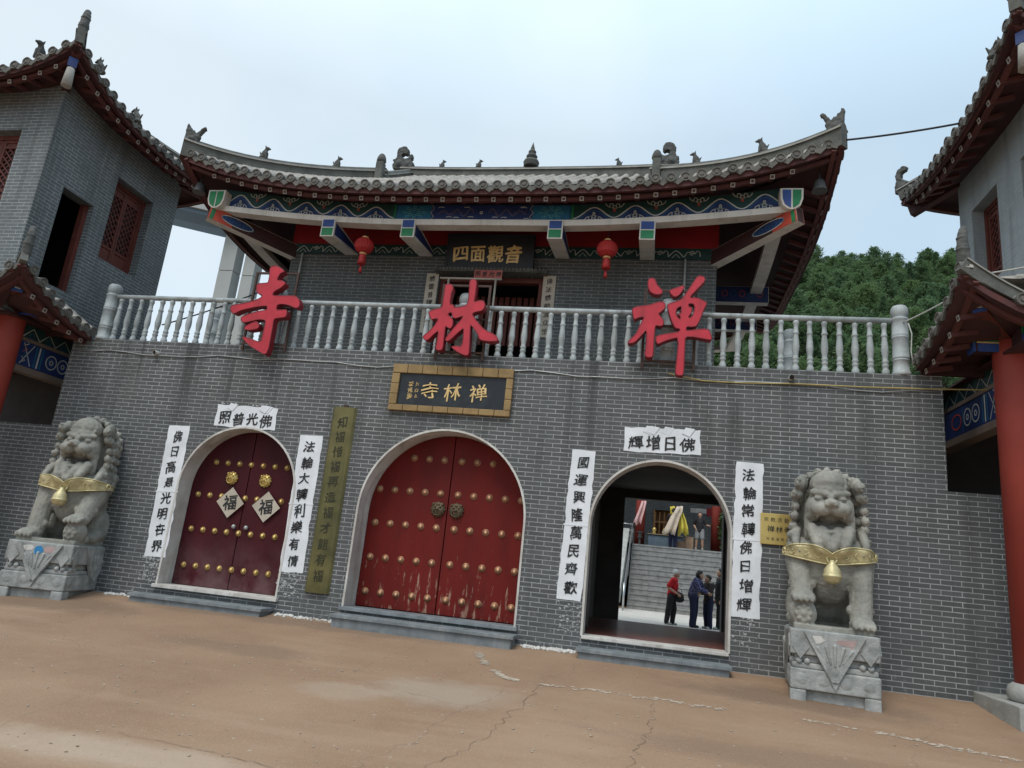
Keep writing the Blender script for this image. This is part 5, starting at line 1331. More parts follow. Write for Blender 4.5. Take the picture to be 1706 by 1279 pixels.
def wing(sg, wx, yf, yb, ex_, ytip, ybk, zmid, kf, kb, lx, lyt, lzmid, lk, colx, brk, label, shutters, door):
    """sg: +1 the right wing, -1 the left; wx: plane of the wall facing the court; ex_: eave plane of the upper roof; lx: eave plane of the lower roof"""
    W = 4.6; xo = wx + sg * W                               # outer side
    root = thing('wing_tower', label, 'tower', (wx + sg * 1.5, (yf + yb) / 2, 0))
    # upper storey
    b = MB(); z0, z1 = 3.9, zmid + .35
    dep = Vector((sg, 0, 0)); holes = [(s[0] - yf, s[1] - yf, s[2], s[3]) for s in shutters]
    if door: holes.append((door[0] - yf, door[1] - yf, door[2], door[3]))
    wall_plane(b, (wx, yf, 0), EY, dep, yb - yf, z0, z1, holes)
    fx0 = wx + sg * .62; fh = [(.62, 1.6, 5.6, 7.0)]
    wall_plane(b, (wx, yf, 0), EX * sg, EY, W, z0, z1, fh)
    b.add([(wx, yb, z0), (xo, yb, z0), (xo, yb, z1), (wx, yb, z1)], [(0, 1, 2, 3)]); b.add([(xo, yf, z0), (xo, yb, z0), (xo, yb, z1), (xo, yf, z1)], [(0, 1, 2, 3)])
    b.build('wall', brk, root)
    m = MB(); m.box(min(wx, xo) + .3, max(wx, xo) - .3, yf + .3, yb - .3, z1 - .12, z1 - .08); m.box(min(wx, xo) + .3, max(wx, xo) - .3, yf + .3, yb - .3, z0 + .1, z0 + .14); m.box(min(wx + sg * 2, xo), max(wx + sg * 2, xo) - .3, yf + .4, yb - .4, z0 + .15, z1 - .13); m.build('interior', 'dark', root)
    for s in shutters: lattice_window(root, (wx + sg * .16, s[0], s[2]), EY, s[1] - s[0], s[3] - s[2], dep)
    xa = wx + sg * .62 if sg > 0 else wx - 1.6
    lattice_window(root, (xa, yf + .16, 5.6), EX, .98, 1.4, EY)
    if door:
        m = MB(); y0, y1, e, g_ = door
        m.box(min(wx + sg * .1, wx + sg * .2), max(wx + sg * .1, wx + sg * .2), y1 - .08, y1 - .001, e, g_); m.box(min(wx + sg * .1, wx + sg * .2), max(wx + sg * .1, wx + sg * .2), y0 + .001, y0 + .05, e, g_); m.build('door_frame', 'wood', root)
    # upper roof: side slope facing the court, front slope, back slope
    Ls = ybk - ytip; ovx = abs(wx - ex_); rise = .62
    pr = lambda t: .55 * t + .05 * t * t
    mid = Ls * .5
    def lfs(s): u = (s - mid) / mid; return (kf if u < 0 else kb) * abs(u) ** 2.3
    tms = lambda s: min(1.9, max(0, min(s, Ls - s)) / 1.0)
    Wf = W + 2 * ovx
    def lff(s): u = max(0, 1 - s / 1.9); return kf * u ** 2.3
    if sg < 0:
        S1 = eave_slope(root, (ex_, ytip, 0), (ex_, ybk, 0), (sg, 0, 0), zmid, pr, 1.9, lfs, tms, sofrun=ovx + .25, sof_up=.30, decay=1.4, raft_len=.3, raft_skip=(.3, .3))
        S2 = eave_slope(root, (ex_ - Wf, ytip, 0), (ex_, ytip, 0), (0, 1, 0), zmid, pr, 1.9, lambda s: lff(Wf - s), lambda s: min(1.9, max(0, Wf - s)), sofrun=.85, sof_up=.30, decay=1.4, raft_len=.3, raft_skip=(0, .3))
        S3 = eave_slope(root, (ex_, ybk, 0), (ex_ - Wf, ybk, 0), (0, -1, 0), zmid, pr, 1.9, lambda s: kb * max(0, 1 - s / 1.9) ** 2.3, lambda s: min(1.9, max(0, s)), sofrun=.85, sof_up=.3, decay=1.4, rafters=False)
        corner = S1(0, 0); cornb = S1(Ls, 0)
    else:
        S1 = eave_slope(root, (ex_, ybk, 0), (ex_, ytip, 0), (sg, 0, 0), zmid, pr, 1.9, lambda s: lfs(Ls - s), lambda s: tms(Ls - s), sofrun=ovx + .25, sof_up=.30, decay=1.4, raft_len=.3, raft_skip=(.3, .3))
        S2 = eave_slope(root, (ex_, ytip, 0), (ex_ + Wf, ytip, 0), (0, 1, 0), zmid, pr, 1.9, lff, lambda s: min(1.9, max(0, s)), sofrun=.85, sof_up=.30, decay=1.4, raft_len=.3, raft_skip=(.3, 0))
        S3 = eave_slope(root, (ex_ + Wf, ybk, 0), (ex_, ybk, 0), (0, -1, 0), zmid, pr, 1.9, lambda s: kb * max(0, 1 - (Wf - s) / 1.9) ** 2.3, lambda s: min(1.9, max(0, Wf - s)), sofrun=.85, sof_up=.3, decay=1.4, rafters=False)
        corner = S1(Ls, 0); cornb = S1(0, 0)
    for s_, c in ((1, corner), (-1, cornb)):
        P = []
        for i in range(9):
            q = 1.9 * i / 8; p = Vector((ex_ + sg * q, (ytip if s_ > 0 else ybk) + s_ * q, 0)); u = i / 8
            p.z = zmid + pr(q) + (kf if s_ > 0 else kb) * max(0, 1 - q / 1.4) ** 1.25 + .02; P.append(p)
        ridge(root, P, .8, 'hip_ridge')
        if s_ > 0: horn(root, c + Vector((sg * .06, .06, .16)), (-sg, -1, 0), .95)
        else: ornament(root, HOOK, c + Vector((sg * .05, -.05, .12)), (sg, -1, 0), .09, 'corner_beast', blobs=((0, .06, .08),))
        # angle beam showing under the corner
        pb_ = Vector((wx, yf if s_ > 0 else yb, zmid + .12)); e_ = c + (pb_ - c) * .18 + Vector((0, 0, -.30))
        m = MB(); m.beam(pb_ + (pb_ - e_).normalized() * .1, e_, .12, .16, 0); ab = m.build('angle_beam', 'soffit', root)
        if s_ > 0:
            d_ = (e_ - pb_).normalized(); m = MB(); m.beam(e_ + d_ * .003, e_ + d_ * .03, .125, .165, 0); m.build('painted_end', 'pdblue', ab)
            m = MB(); m.tube([e_ + Vector((0, 0, -.1)), e_ + Vector((0, 0, -.42))], [.055, .075], 8); m.build('corner_post', 'ridgeline', ab)
    ytops = [ytip + .55, ytip + 1.5] if sg < 0 else [ytip + .6]
    for yy in ytops: figurine(root, (ex_ + sg * .05, yy, zmid + lfs(yy - ytip) + .06), R(90) * sg, 1.0)
    figurine(root, S2((Wf - .75) if sg < 0 else .75, .1, .05), 0, 1.1)
    # lower porch roof round the foot of the tower
    lyb = -.005 ; Ll = lyb - lyt
    prl = lambda t: .62 * t
    runx = abs(wx - lx); runy = abs(yf - lyt)
    lfl = lambda s: lk * max(0, 1 - s / Ll) ** 1.7
    Wl = W + runx
    lff2 = lambda s: lk * max(0, 1 - s / 1.5) ** 2.0
    if sg < 0:
        L1 = eave_slope(root, (lx, lyt, 0), (lx, lyb, 0), (sg, 0, 0), lzmid, prl, runx, lfl, lambda s: min(runx, s / runy * runx), sofrun=runx, sof_up=.2, decay=1.1, raft_len=.3, raft_skip=(.25, .05), pitch=.19)
        L2 = eave_slope(root, (lx - Wl, lyt, 0), (lx, lyt, 0), (0, 1, 0), lzmid, prl, runy, lambda s: lff2(Wl - s), lambda s: min(runy, (Wl - s) / runx * runy), sofrun=runy, sof_up=.2, decay=1.1, raft_len=.3, raft_skip=(0, .25), pitch=.19)
    else:
        L1 = eave_slope(root, (lx, lyb, 0), (lx, lyt, 0), (sg, 0, 0), lzmid, prl, runx, lambda s: lfl(Ll - s), lambda s: min(runx, (Ll - s) / runy * runx), sofrun=runx, sof_up=.2, decay=1.1, raft_len=.3, raft_skip=(.05, .25), pitch=.19)
        L2 = eave_slope(root, (lx, lyt, 0), (lx + Wl, lyt, 0), (0, 1, 0), lzmid, prl, runy, lff2, lambda s: min(runy, s / runx * runy), sofrun=runy, sof_up=.2, decay=1.1, raft_len=.3, raft_skip=(.25, 0), pitch=.19)
    P = []
    for i in range(9):
        q = i / 8; p = Vector((lx + sg * runx * q, lyt + runy * q, lzmid + prl(min(runx, runy) * q) + lk * (1 - q) ** 1.6 + .02)); P.append(p)
    ridge(root, P, .62, 'hip_ridge')
    horn(root, P[0] + Vector((sg * .05, .05, .13)), (-sg, -1, 0), .82)
    # soffit ceiling under the porch
    m = MB(); m.box(min(lx + sg * .7, xo), max(lx + sg * .7, xo), yf + .02, .9, 3.87, 3.9); m.box(min(wx, xo), max(wx, xo), .9, 3.2, 3.87, 3.9); xi = WX1 - .05 if sg > 0 else WX0 + .05; m.box(min(xi, wx), max(xi, wx), .901, 3.2, 3.87, 3.9); m.build('porch_ceiling', 'soffit', root)
    m = MB(); m.prism([(lx + sg * .08, 3.81), (wx + sg * .3, 3.81), (wx + sg * .3, lzmid + prl(runx) - .06), (lx + sg * .08, lzmid - .03)], (0, .0, 0), EX, EZ, (0, .05, 0)); m.build('end_board', 'soffit', root, fixn=True)
    # columns
    cx_, cy_ = colx, -.60
    cm = MB().lathe([(.205, 0), (.205, 3.6), (.2, 3.95)], (0, 0, 0), 28).mesh('column', [M['column']])
    bm_ = MB().lathe([(.25, 0), (.275, .03), (.285, .09), (.265, .15), (.23, .18), (.215, .185)], (0, 0, 0), 28).mesh('column_base', [M['plinth']])
    for x in (cx_, cx_ + sg * 2.6):
        c_ = rep('column', cm, root, (x, cy_, .30)); rep('column_base', bm_, c_, (x, cy_, .121))
    # painted beams from the column back to the wall and along the front
    bx0 = cx_ - .0
    m = MB(); m.box(bx0 - .08, bx0 + .08, -.40, 1.9, 3.22, 3.60, 0); m.box(bx0 - .09, bx0 + .09, -.40, 1.9, 3.12, 3.215, 1); m.box(bx0 - .09, bx0 + .09, -.40, 1.9, 3.605, 3.66, 1); m.box(bx0 - .06, bx0 + .06, -.40, 1.9, 3.665, 3.87, 2)
    xs_ = sorted((cx_ + sg * .2, cx_ + sg * 2.4)); m.box(xs_[0], xs_[1], cy_ - .08, cy_ + .08, 3.22, 3.60, 0); m.box(xs_[0], xs_[1], cy_ - .09, cy_ + .09, 3.12, 3.215, 1); m.box(xs_[0], xs_[1], cy_ - .06, cy_ + .06, 3.665, 3.87, 2)
    lb = m.build('painted_beam', ['pdblue', mat('beam_underside', (.20, .15, .12), None, 3, .7, .1), 'pdgreen'], root)
    e = MB(); X_ = bx0 - sg * .082; O = (X_ - sg * .004, -.38, 3.41)
    for yy in (.62, .86):
        for rr, mi in ((.105, 0), (.06, 1), (.03, 0)): e.ribbon([(yy + rr * math.cos(q), rr * 1.05 * math.sin(q)) for q in [2 * math.pi * i / 16 for i in range(17)]], O, EY, EZ, .02, mi)
    for k_ in range(3):
        e.ribbon([(.30 + .06 * k_, -.17), (.30 + .06 * k_, .17)], O, EY, EZ, .03, 2 if k_ != 1 else 0)
    for k_ in range(4): e.ribbon([(.04, -.15 + .09 * k_), (.13, -.10 + .09 * k_), (.04, -.05 + .09 * k_)], O, EY, EZ, .016, (0, 2, 3, 0)[k_])
    e.ribbon([(.04, -.17), (.24, .17)], O, EY, EZ, .014, 0); e.ribbon([(.24, -.17), (.04, .17)], O, EY, EZ, .014, 0)
    e.ribbon([(1.0, -.17), (1.0, .17)], O, EY, EZ, .02, 2); e.ribbon([(1.2 + .15 * math.cos(q), .1 * math.sin(q)) for q in [2 * math.pi * i / 12 for i in range(13)]], O, EY, EZ, .02, 3)
    O2 = (bx0 - sg * .066, -.38, 3.665)
    for k_ in range(5):
        e.ribbon([(.32 * k_, .01), (.16 + .32 * k_, .17), (.32 + .32 * k_, .01)], O2, EY, EZ, .018, 0); e.ribbon([(.16 + .32 * k_ + .05 * math.cos(q), .05 + .04 * math.sin(q)) for q in [2 * math.pi * i / 8 for i in range(9)]], O2, EY, EZ, .012, 2)
    e.build('painted_scroll', ['pale', 'pblue', 'pteal', M['porange']], lb)
    # bracket on the column head: painted blue, green and white ends
    m = MB(); m.box(cx_ - .42 if sg > 0 else cx_ + .1, cx_ - .1 if sg > 0 else cx_ + .42, cy_ - .085, cy_ + .085, 3.93, 4.12, 0)
    m.box(cx_ - .085, cx_ + .085, cy_ - .42, cy_ + .3, 3.92, 4.11, 0); br = m.build('bracket', ['soffit'], root, .006)
    e = MB()
    for (za, zb_, mi) in ((4.03, 4.125, 1), (3.915, 4.018, 0)):
        e.box(cx_ - .09, cx_ + .09, cy_ - .45, cy_ - .422, za, zb_, mi); xe = cx_ - sg * .435; e.box(xe - .012, xe + .012, cy_ - .09, cy_ + .09, za, zb_, mi)
    xq = sorted((cx_ - sg * .40, cx_ - sg * .16))
    for (za, zb_, mi) in ((4.035, 4.125, 1), (3.915, 4.015, 0)): e.box(xq[0], xq[1], cy_ - .094, cy_ - .087, za, zb_, mi)
    e.box(xq[0] - .01, xq[1] + .01, cy_ - .0965, cy_ - .0875, 4.017, 4.033, 2); e.build('painted_end', ['pblue', 'pgreen', 'goldleaf'], br)
    a_ = Vector((cx_, cy_, 4.10)); b_ = Vector((lx + sg * .30, lyt + .30, lzmid + lk * .62 - .08)); m = MB(); m.beam(a_, b_, .13, .18, 0); ab = m.build('angle_beam', 'wood', root)
    d_ = (b_ - a_).normalized(); m = MB(); m.beam(b_ + d_ * .003, b_ + d_ * .03, .14, .19, 0); m.beam(b_ + d_ * .031, b_ + d_ * .05, .07, .11, 1); m.build('painted_end', ['pblue', 'pale'], ab)
    # low brick wall closing the porch, plinth in front
    m = MB(); xs_ = sorted((WX1 + .002 if sg > 0 else WX0 - .002, xo + sg * 1)); m.box(xs_[0], xs_[1], .0, .3, -.2, 2.352); m.build('parapet', 'brick', root)
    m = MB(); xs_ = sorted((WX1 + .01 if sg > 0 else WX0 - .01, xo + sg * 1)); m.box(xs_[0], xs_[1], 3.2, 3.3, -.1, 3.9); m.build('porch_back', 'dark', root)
    m = MB(); xs_ = sorted((wx - sg * .73, xo + sg * 1)); m.box(xs_[0], xs_[1], -1.05, -.003, -.25, .12); m.build('plinth', 'plinth', root, .012)
    return root
wing(1, 4.40, -1.20, 1.40, 3.80, -1.80, 2.05, 7.20, .55, .25, 3.20, -1.50, 3.98, .62, 4.06, 'brick_pale', 'grey brick tower at the wooded hill side, over a tiled porch with a red column',
     [(.22, 1.0, 5.35, 6.64), (-1.0, -.42, 5.35, 6.6)], None)
wing(-1, -9.70, -.95, 2.10, -9.10, -1.50, 2.70, 7.68, .56, .30, -8.88, -1.55, 3.88, .60, -9.86, 'brick_tower', 'grey brick tower at the viaduct side, with a dark doorway and lattice shutters',
     [(.52, 1.47, 5.45, 7.02)], (-.50, .17, 4.6, 6.23))

# ================================================================== STONE LIONS
def make_lion(loc, rz, ball_side, label, pale):
    """seated guardian lion facing -y on a carved pedestal; ball_side +1/-1: the forepaw resting on the ball"""
    root = thing('stone_lion', label, 'lion statue', loc, rz, 'stone lions before the gate')
    H = .70
    p = MB(); w, d = .44, .66
    p.box(-w, w, -d, d, .44, H); p.box(-w + .05, w - .05, -d + .05, d - .05, .36, .4405); p.box(-w + .02, w - .02, -d + .02, d - .02, .30, .3605)
    p.box(-w, w, -d, d, .09, .3005); p.box(-w + .06, w - .06, -d + .06, d - .06, -.06, .0905)
    for sx in (-1, 1):
        for sy in (-1, 1): p.box(min(sx * w, sx * (w - .16)) , max(sx * w, sx * (w - .16)), min(sy * d, sy * (d - .16)), max(sy * d, sy * (d - .16)), -.1, .0905)
    ped = p.build('pedestal', 'lionbase', root, .022, True, 3)
    r_ = MB()
    for (O, e1, n1, hw) in (((0, -d, 0), EX, -EY, w), ((0, d, 0), -EX, EY, w), ((-w, 0, 0), -EY, -EX, d), ((w, 0, 0), EY, EX, d)):
        k = .30 if hw < .5 else .36
        r_.prism([(-k, H - .02), (0, .12), (k, H - .02)], Vector(O) - n1 * .01, e1, EZ, n1 * .028)
        for s_ in (-1, 1):
            r_.prism([(-k * s_ , H - .025), (-.03 * s_, .20), (.02 * s_, .20), (-(k - .06) * s_, H - .025)], Vector(O) + n1 * .012, e1, EZ, n1 * .018)
            r_.prism([(s_ * (hw - .02), .52), (s_ * (hw - .10), .40), (s_ * (hw - .19), .52), (s_ * (hw - .10), .64)], Vector(O) - n1 * .01, e1, EZ, n1 * .022)
        for j in range(5):
            a_ = -.14 + .07 * j; r_.cap(Vector(O) + n1 * .016 + e1 * a_ * .6 + EZ * (.36 + .02 * abs(j - 2)), Vector(O) + n1 * .02 + e1 * a_ * 1.2 + EZ * (.56 - .015 * abs(j - 2)), .012, .02, 7)
        for u in (-hw + .09, -hw + .17, hw - .17, hw - .09): r_.ell(Vector(O) + n1 * -.03 + e1 * u + EZ * .375, .034, 10, 7)
        n_ = 4 if hw < .5 else 6
        for j in range(n_):
            u = -hw + (j + .5) * 2 * hw / n_; r_.ell(Vector(O) + n1 * -.012 + e1 * u + EZ * .20, (.085 if e1.x else .02, .02 if e1.x else .085, .075), 12, 7)
    r_.build('relief', 'lionbase', ped, 0, True, fixn=True)
    if pale:
        sm_ = MB(); rn = random.Random(2)
        for (u, v, sx_, sz_, m_) in pale: sm_.prism([(u + sx_ * rn.uniform(.8, 1.1) * math.cos(q), v + sz_ * rn.uniform(.75, 1.1) * math.sin(q)) for q in [2 * math.pi * j / 11 for j in range(11)]], (0, -d - .0185, 0), EX, EZ, (0, -.0025, 0), m_)
        sm_.build('paint_smear', ['plaster', mat('blue_smear', (.03, .20, .42), None, 5, .8, .1), mat('pink_smear', (.42, .30, .28), None, 5, .8, .1)], ped, 0, True, fixn=True)
    # --- body
    b = MB(); z = H; bs = ball_side; nb0 = 0
    b.ell((0, .34, z + .30), (.36, .34, .34)); b.cap((0, .36, z + .34), (0, -.06, z + .74), .33, .33, 16); b.ell((0, .18, z + .78), (.32, .32, .42))
    b.ell((0, -.20, z + .70), (.33, .24, .30)); b.ell((0, -.16, z + .50), (.26, .2, .25))
    b.box(-.40, .40, -.60, .60, z - .03, z + .045)
    for s in (-1, 1):
        b.ell((s * .29, .26, z + .22), (.16, .31, .25)); b.cap((s * .33, .12, z + .16), (s * .35, -.14, z + .10), .11, .08); b.ell((s * .35, -.18, z + .09), (.11, .17, .075))
        for q in (-.06, 0, .06): b.ell((s * .35 + q, -.33, z + .075), (.035, .06, .045), 8, 6)
        b.ell((s * .31, -.18, z + .68), (.16, .20, .23))
        on = s == bs; fz = z + (.30 if on else .09); fy = -.43 if on else -.42
        b.limb([(s * .31, -.20, z + .66), (s * .31, -.30, z + .42 + (.06 if on else 0)), (s * .30, fy + .06, fz + .05)], [.165, .125, .118], 14)
        b.ell((s * .30, fy - .03, fz), (.135, .17, .08))
        for q in (-.085, -.03, .03, .085):
            b.cap((s * .30 + q, fy - .08, fz + .02), (s * .30 + q * 1.05, fy - .19, fz - .015), .035, .032, 8); b.ell((s * .30 + q, fy - .20, fz - .03), (.02, .03, .022), 8, 5)
        b.cap((s * .20, -.36, fz + .13), (s * .40, -.30, fz + .13), .05, .05, 8)
    bc = (bs * .30, -.46, z + .145); b.ell(bc, (.145, .155, .15), 18, 12)
    for k in range(8):
        a_ = 2 * math.pi * k / 8; b.ell((bc[0] + .07 * math.cos(a_), bc[1] - .125, bc[2] + .07 * math.sin(a_)), (.026, .03, .026), 7, 5)
    b.ell((bc[0], bc[1] - .148, bc[2]), (.028, .02, .028), 7, 5)
    # neck, mane mass, ruff
    b.ell((0, .06, z + 1.18), (.34, .30, .44)); b.ell((0, .10, z + .92), (.36, .30, .30)); b.ell((0, -.17, z + .86), (.29, .19, .13))
    # head
    hz = z + 1.30
    b.ell((0, -.12, hz), (.25, .27, .28)); b.ell((0, -.24, hz + .15), (.235, .17, .165)); b.ell((0, -.31, hz + .09), (.20, .11, .10))
    for s in (-1, 1):
        b.cap((s * .05, -.405, hz + .045), (s * .21, -.345, hz + .065), .040, .032, 8)      # brow
        b.ell((s * .13, -.375, hz + .002), (.062, .04, .026)); b.cap((s * .06, -.40, hz - .034), (s * .20, -.35, hz - .026), .016, .014, 7)
        b.ell((s * .19, -.27, hz - .10), (.10, .13, .14)); b.ell((s * .11, -.415, hz - .11), (.13, .095, .075)); b.cap((s * .15, -.41, hz - .135), (s * .255, -.28, hz - .19), .045, .04, 8)
        b.ell((s * .045, -.505, hz - .07), (.036, .03, .026), 8, 6)
        b.cap((s * .245, -.27, hz - .19), (s * .225, -.29, hz - .38), .05, .05, 8)
        b.cap((s * .205, -.37, hz - .385), (s * .07, -.435, hz - .40), .036, .036, 8)
        b.cap((s * .16, -.425, hz - .165), (s * .15, -.425, hz - .20), .018, .012, 7)
        b.ell((s * .30, -.11, hz + .17), (.05, .10, .11))
        b.ell((s * .19, -.335, hz + .13), .022, 7, 5)
        for j in range(3): b.cap((s * (.05 + .05 * j), -.49 + .012 * j, hz - .135), (s * (.09 + .06 * j), -.475 + .03 * j, hz - .155), .008, .006, 5)
    b.ell((0, -.475, hz - .05), (.09, .065, .042)); b.ell((0, -.40, hz + .005), (.05, .06, .055)); b.ell((0, -.26, hz - .42), (.22, .16, .055)); b.ell((0, -.36, hz - .345), (.12, .10, .035))
    b.cap((-.05, -.385, hz + .155), (.05, -.385, hz + .155), .016, .016, 7)
    b.ell((0, -.30, hz - .49), (.16, .09, .055))
    # curls of the mane
    rn = random.Random(4)
    def curl(x, y, zz, r):
        b.ell((x, y, zz), r * .86, 9, 7); v = Vector((x, y + .0, 0)).normalized() if abs(x) + abs(y) > .01 else Vector((0, -1, 0))
        tv = Vector((-v.y, v.x, 0)); c0 = Vector((x, y, zz)) + v * r * .62; a0 = rn.uniform(0, 6.28)
        b.tube([c0 + (tv * math.cos(a0 + q * .9) + EZ * math.sin(a0 + q * .9)) * r * (.78 - .085 * q) + v * r * .05 * q for q in range(9)], [r * .20] * 8 + [r * .26], 5)
    for k in range(11):
        a_ = -.12 + (math.pi + .24) * (k / 10); curl(.325 * math.cos(a_), -.10 + .02 * math.sin(a_), hz + .05 + .275 * math.sin(a_), .060)
    for ring_, (yy, rx, rz_) in enumerate(((.00, .36, .315), (.10, .36, .31), (.20, .34, .285), (.30, .29, .24), (.38, .22, .18))):
        K_ = 15 - 2 * (ring_ // 2)
        for k in range(K_):
            a_ = -.75 + (math.pi + 1.5) * (k + .5 * (ring_ % 2)) / K_; curl(rx * math.cos(a_) , yy + rn.uniform(-.01, .01), hz - .02 + rz_ * math.sin(a_), .056)
    for s in (-1, 1):
        b.ell((s * .325, -.20, hz + .16), (.075, .10, .10)); curl(s * .34, -.28, hz + .15, .075); curl(s * .36, -.24, hz + .05, .07)
        for row in range(4):
            for j in range(6):
                curl(s * (.392 - .022 * row + .012 * rn.uniform(-1, 1)), -.23 + .125 * row + .02 * (j % 2), hz + .02 - .105 * j + rn.uniform(-.015, .015), .058)
        for j in range(3): b.cap((s * (.36 + .005 * j), -.06 + .13 * j, hz - .42), (s * (.37 - .02 * j), -.05 + .14 * j, hz - .62), .07, .04, 8)
        for j in range(3): b.cap((s * (.06 + .08 * j), .35 - .03 * j, hz - .40), (s * (.06 + .08 * j), .40 - .03 * j, hz - .66), .07, .035, 8)
        for j in range(5): b.cap((s * (.06 + .05 * j), -.40 + .028 * j, z + .60), (s * (.05 + .05 * j), -.38 + .03 * j, z + .44), .020, .010, 6)
    for s in (-1, 1):
        b.limb([(s * .20, -.36, z + .98), (s * .15, -.46, z + .84), (s * .10, -.505, z + .735)], [.07, .05, .012], 10); b.limb([(s * .36, -.20, z + .96), (s * .37, -.36, z + .84), (s * .33, -.43, z + .745)], [.06, .045, .012], 10)
        b.limb([(s * .09, -.36, z + .95), (s * .05, -.44, z + .86), (s * .02, -.47, z + .80)], [.08, .07, .05], 10)
    for j in range(15):
        a_ = -.7 + 1.4 * j / 14; b.limb([(.30 * math.sin(a_), -.20 - .20 * math.cos(a_), z + .66), (.28 * math.sin(a_), -.185 - .20 * math.cos(a_), z + .52), (.27 * math.sin(a_) + .01, -.15 - .19 * math.cos(a_), z + .40)], [.020, .018, .006], 6)
    b.cap((0, .62, z + .25), (0, .66, z + .7), .08, .11, 10)
    for v in b.v[nb0:]:
        k_ = (v.z - z) / 1.6; v.z = z + (v.z - z) * 1.115; f_ = max(0, min(1, (k_ - .55) / .2)); v.x *= 1 - .085 * f_; v.y = (v.y + .05) * (1 + .05 * f_) - .05
    lion = fuse(b, 'lion', ['lionstone'], .0115, 1, root, disp=lambda c: .004 * noise.noise(c * 24) + .003 * noise.noise(c * 70))
    tree = BVHTree.FromPolygons([v.co for v in lion.data.vertices], [list(p.vertices) for p in lion.data.polygons])
    # gilded sash laid on the chest: two leaf-shaped flaps that dip towards the middle, with a bell
    N, K = 60, 5; grid = []
    for i in range(N + 1):
        t_ = -0.22 + (math.pi + .44) * i / N; u = abs(math.cos(t_)) if 0 < t_ < math.pi else 1.0
        lo = z + .80 - .085 * (1 - u ** 2); hi = z + .835 + .105 * math.sin(math.pi * min(1, .10 + u * .84)) ** .8 - .05 * (1 - u); row = []
        for k in range(K + 1):
            zz = lo + (hi - lo) * k / K; d_ = Vector((math.cos(t_), -math.sin(t_), 0)); h_ = tree.ray_cast(Vector((0, -.08, zz)) + d_ * 1.1, -d_, 1.1)
            row.append((1.1 - h_[3]) if h_[0] else .40)
        grid.append((t_, lo, hi, row))
    rad = [[max(grid[min(N, max(0, i + o))][3][k] for o in (-2, -1, 0, 1, 2)) for k in range(K + 1)] for i in range(N + 1)]
    rad = [[sum(rad[min(N, max(0, i + o))][min(K, max(0, k + q))] for o in (-2, -1, 0, 1, 2) for q in (-1, 0, 1)) / 15 for k in range(K + 1)] for i in range(N + 1)]
    def sp_(i, f, out=.022):
        t_, lo, hi, _ = grid[i]; k = min(K, max(0, int(round(f * K)))); q = rad[i][k] + out
        return Vector((math.cos(t_) * q, -.08 - math.sin(t_) * q, lo + (hi - lo) * f))
    s_ = MB()
    for o in (.024, -.035):
        base = len(s_.v)
        for i in range(N + 1):
            for k in range(K + 1): s_.v.append(sp_(i, k / K, o))
        for i in range(N):
            for k in range(K): a = base + i * (K + 1) + k; s_.f.append([a, a + K + 1, a + K + 2, a + 1]); s_.mi.append(0); s_.sm.append(True)
    M_ = (N + 1) * (K + 1)
    for i in range(N):
        for k in (0, K): a = i * (K + 1) + k; s_.f.append([a, a + K + 1, a + K + 1 + M_, a + M_]); s_.mi.append(0); s_.sm.append(False)
    for e0 in (0, N):
        for k in range(K): a = e0 * (K + 1) + k; s_.f.append([a, a + 1, a + 1 + M_, a + M_]); s_.mi.append(0); s_.sm.append(False)
    for f in (0, 1): s_.tube([sp_(i, f, .024) for i in range(N + 1)], .009, 6)
    for i, rr in ((9, .035), (30, .05), (51, .035)):
        c0 = sp_(i, .5, .03); tv = Vector((math.sin(grid[i][0]), math.cos(grid[i][0]), 0)); s_.tube([c0 + tv * rr * math.cos(q) + EZ * rr * math.sin(q) for q in [2 * math.pi * j / 14 for j in range(15)]], .013, 6)
    for i in (14, 19, 24, 36, 41, 46):
        c0 = sp_(i, .5, .028); tv = Vector((math.sin(grid[i][0]), math.cos(grid[i][0]), 0)); s_.tube([c0 + tv * .02 * (1 + q * .35) * math.cos(q * 1.9) + EZ * .02 * (1 + q * .3) * math.sin(q * 1.9) for q in [j / 4 for j in range(14)]], .006, 5)
    sash = s_.build('sash', 'gold', root, 0, True, fixn=True); yb_ = sp_(30, 0, .0).y
    bl = MB(); bx = (0, yb_ - .075, z + .60)
    bl.lathe([(.02, .16), (.03, .13), (.055, .10), (.082, .06), (.092, .01), (.094, 0), (.099, -.006), (.099, -.018), (.094, -.024), (.085, -.06), (.055, -.088), (.01, -.097)][::-1], bx, 18); bl.build('bell', 'gold', sash, 0, True)
    return root
make_lion((2.08, -.28, -.085), R(-7), -1, 'stone lion beside the brass plate, facing out with its paw on a ball', [(-.17, .61, .075, .045, 0), (.14, .61, .13, .035, 2), (.2, .56, .05, .02, 2)])
make_lion((-8.17, -.24, -.075), R(13), 1, 'stone lion by the maroon door with a blue paint dab on its pedestal', [(.0, .595, .065, .065, 1), (-.15, .62, .085, .04, 0), (.15, .61, .09, .045, 2)])

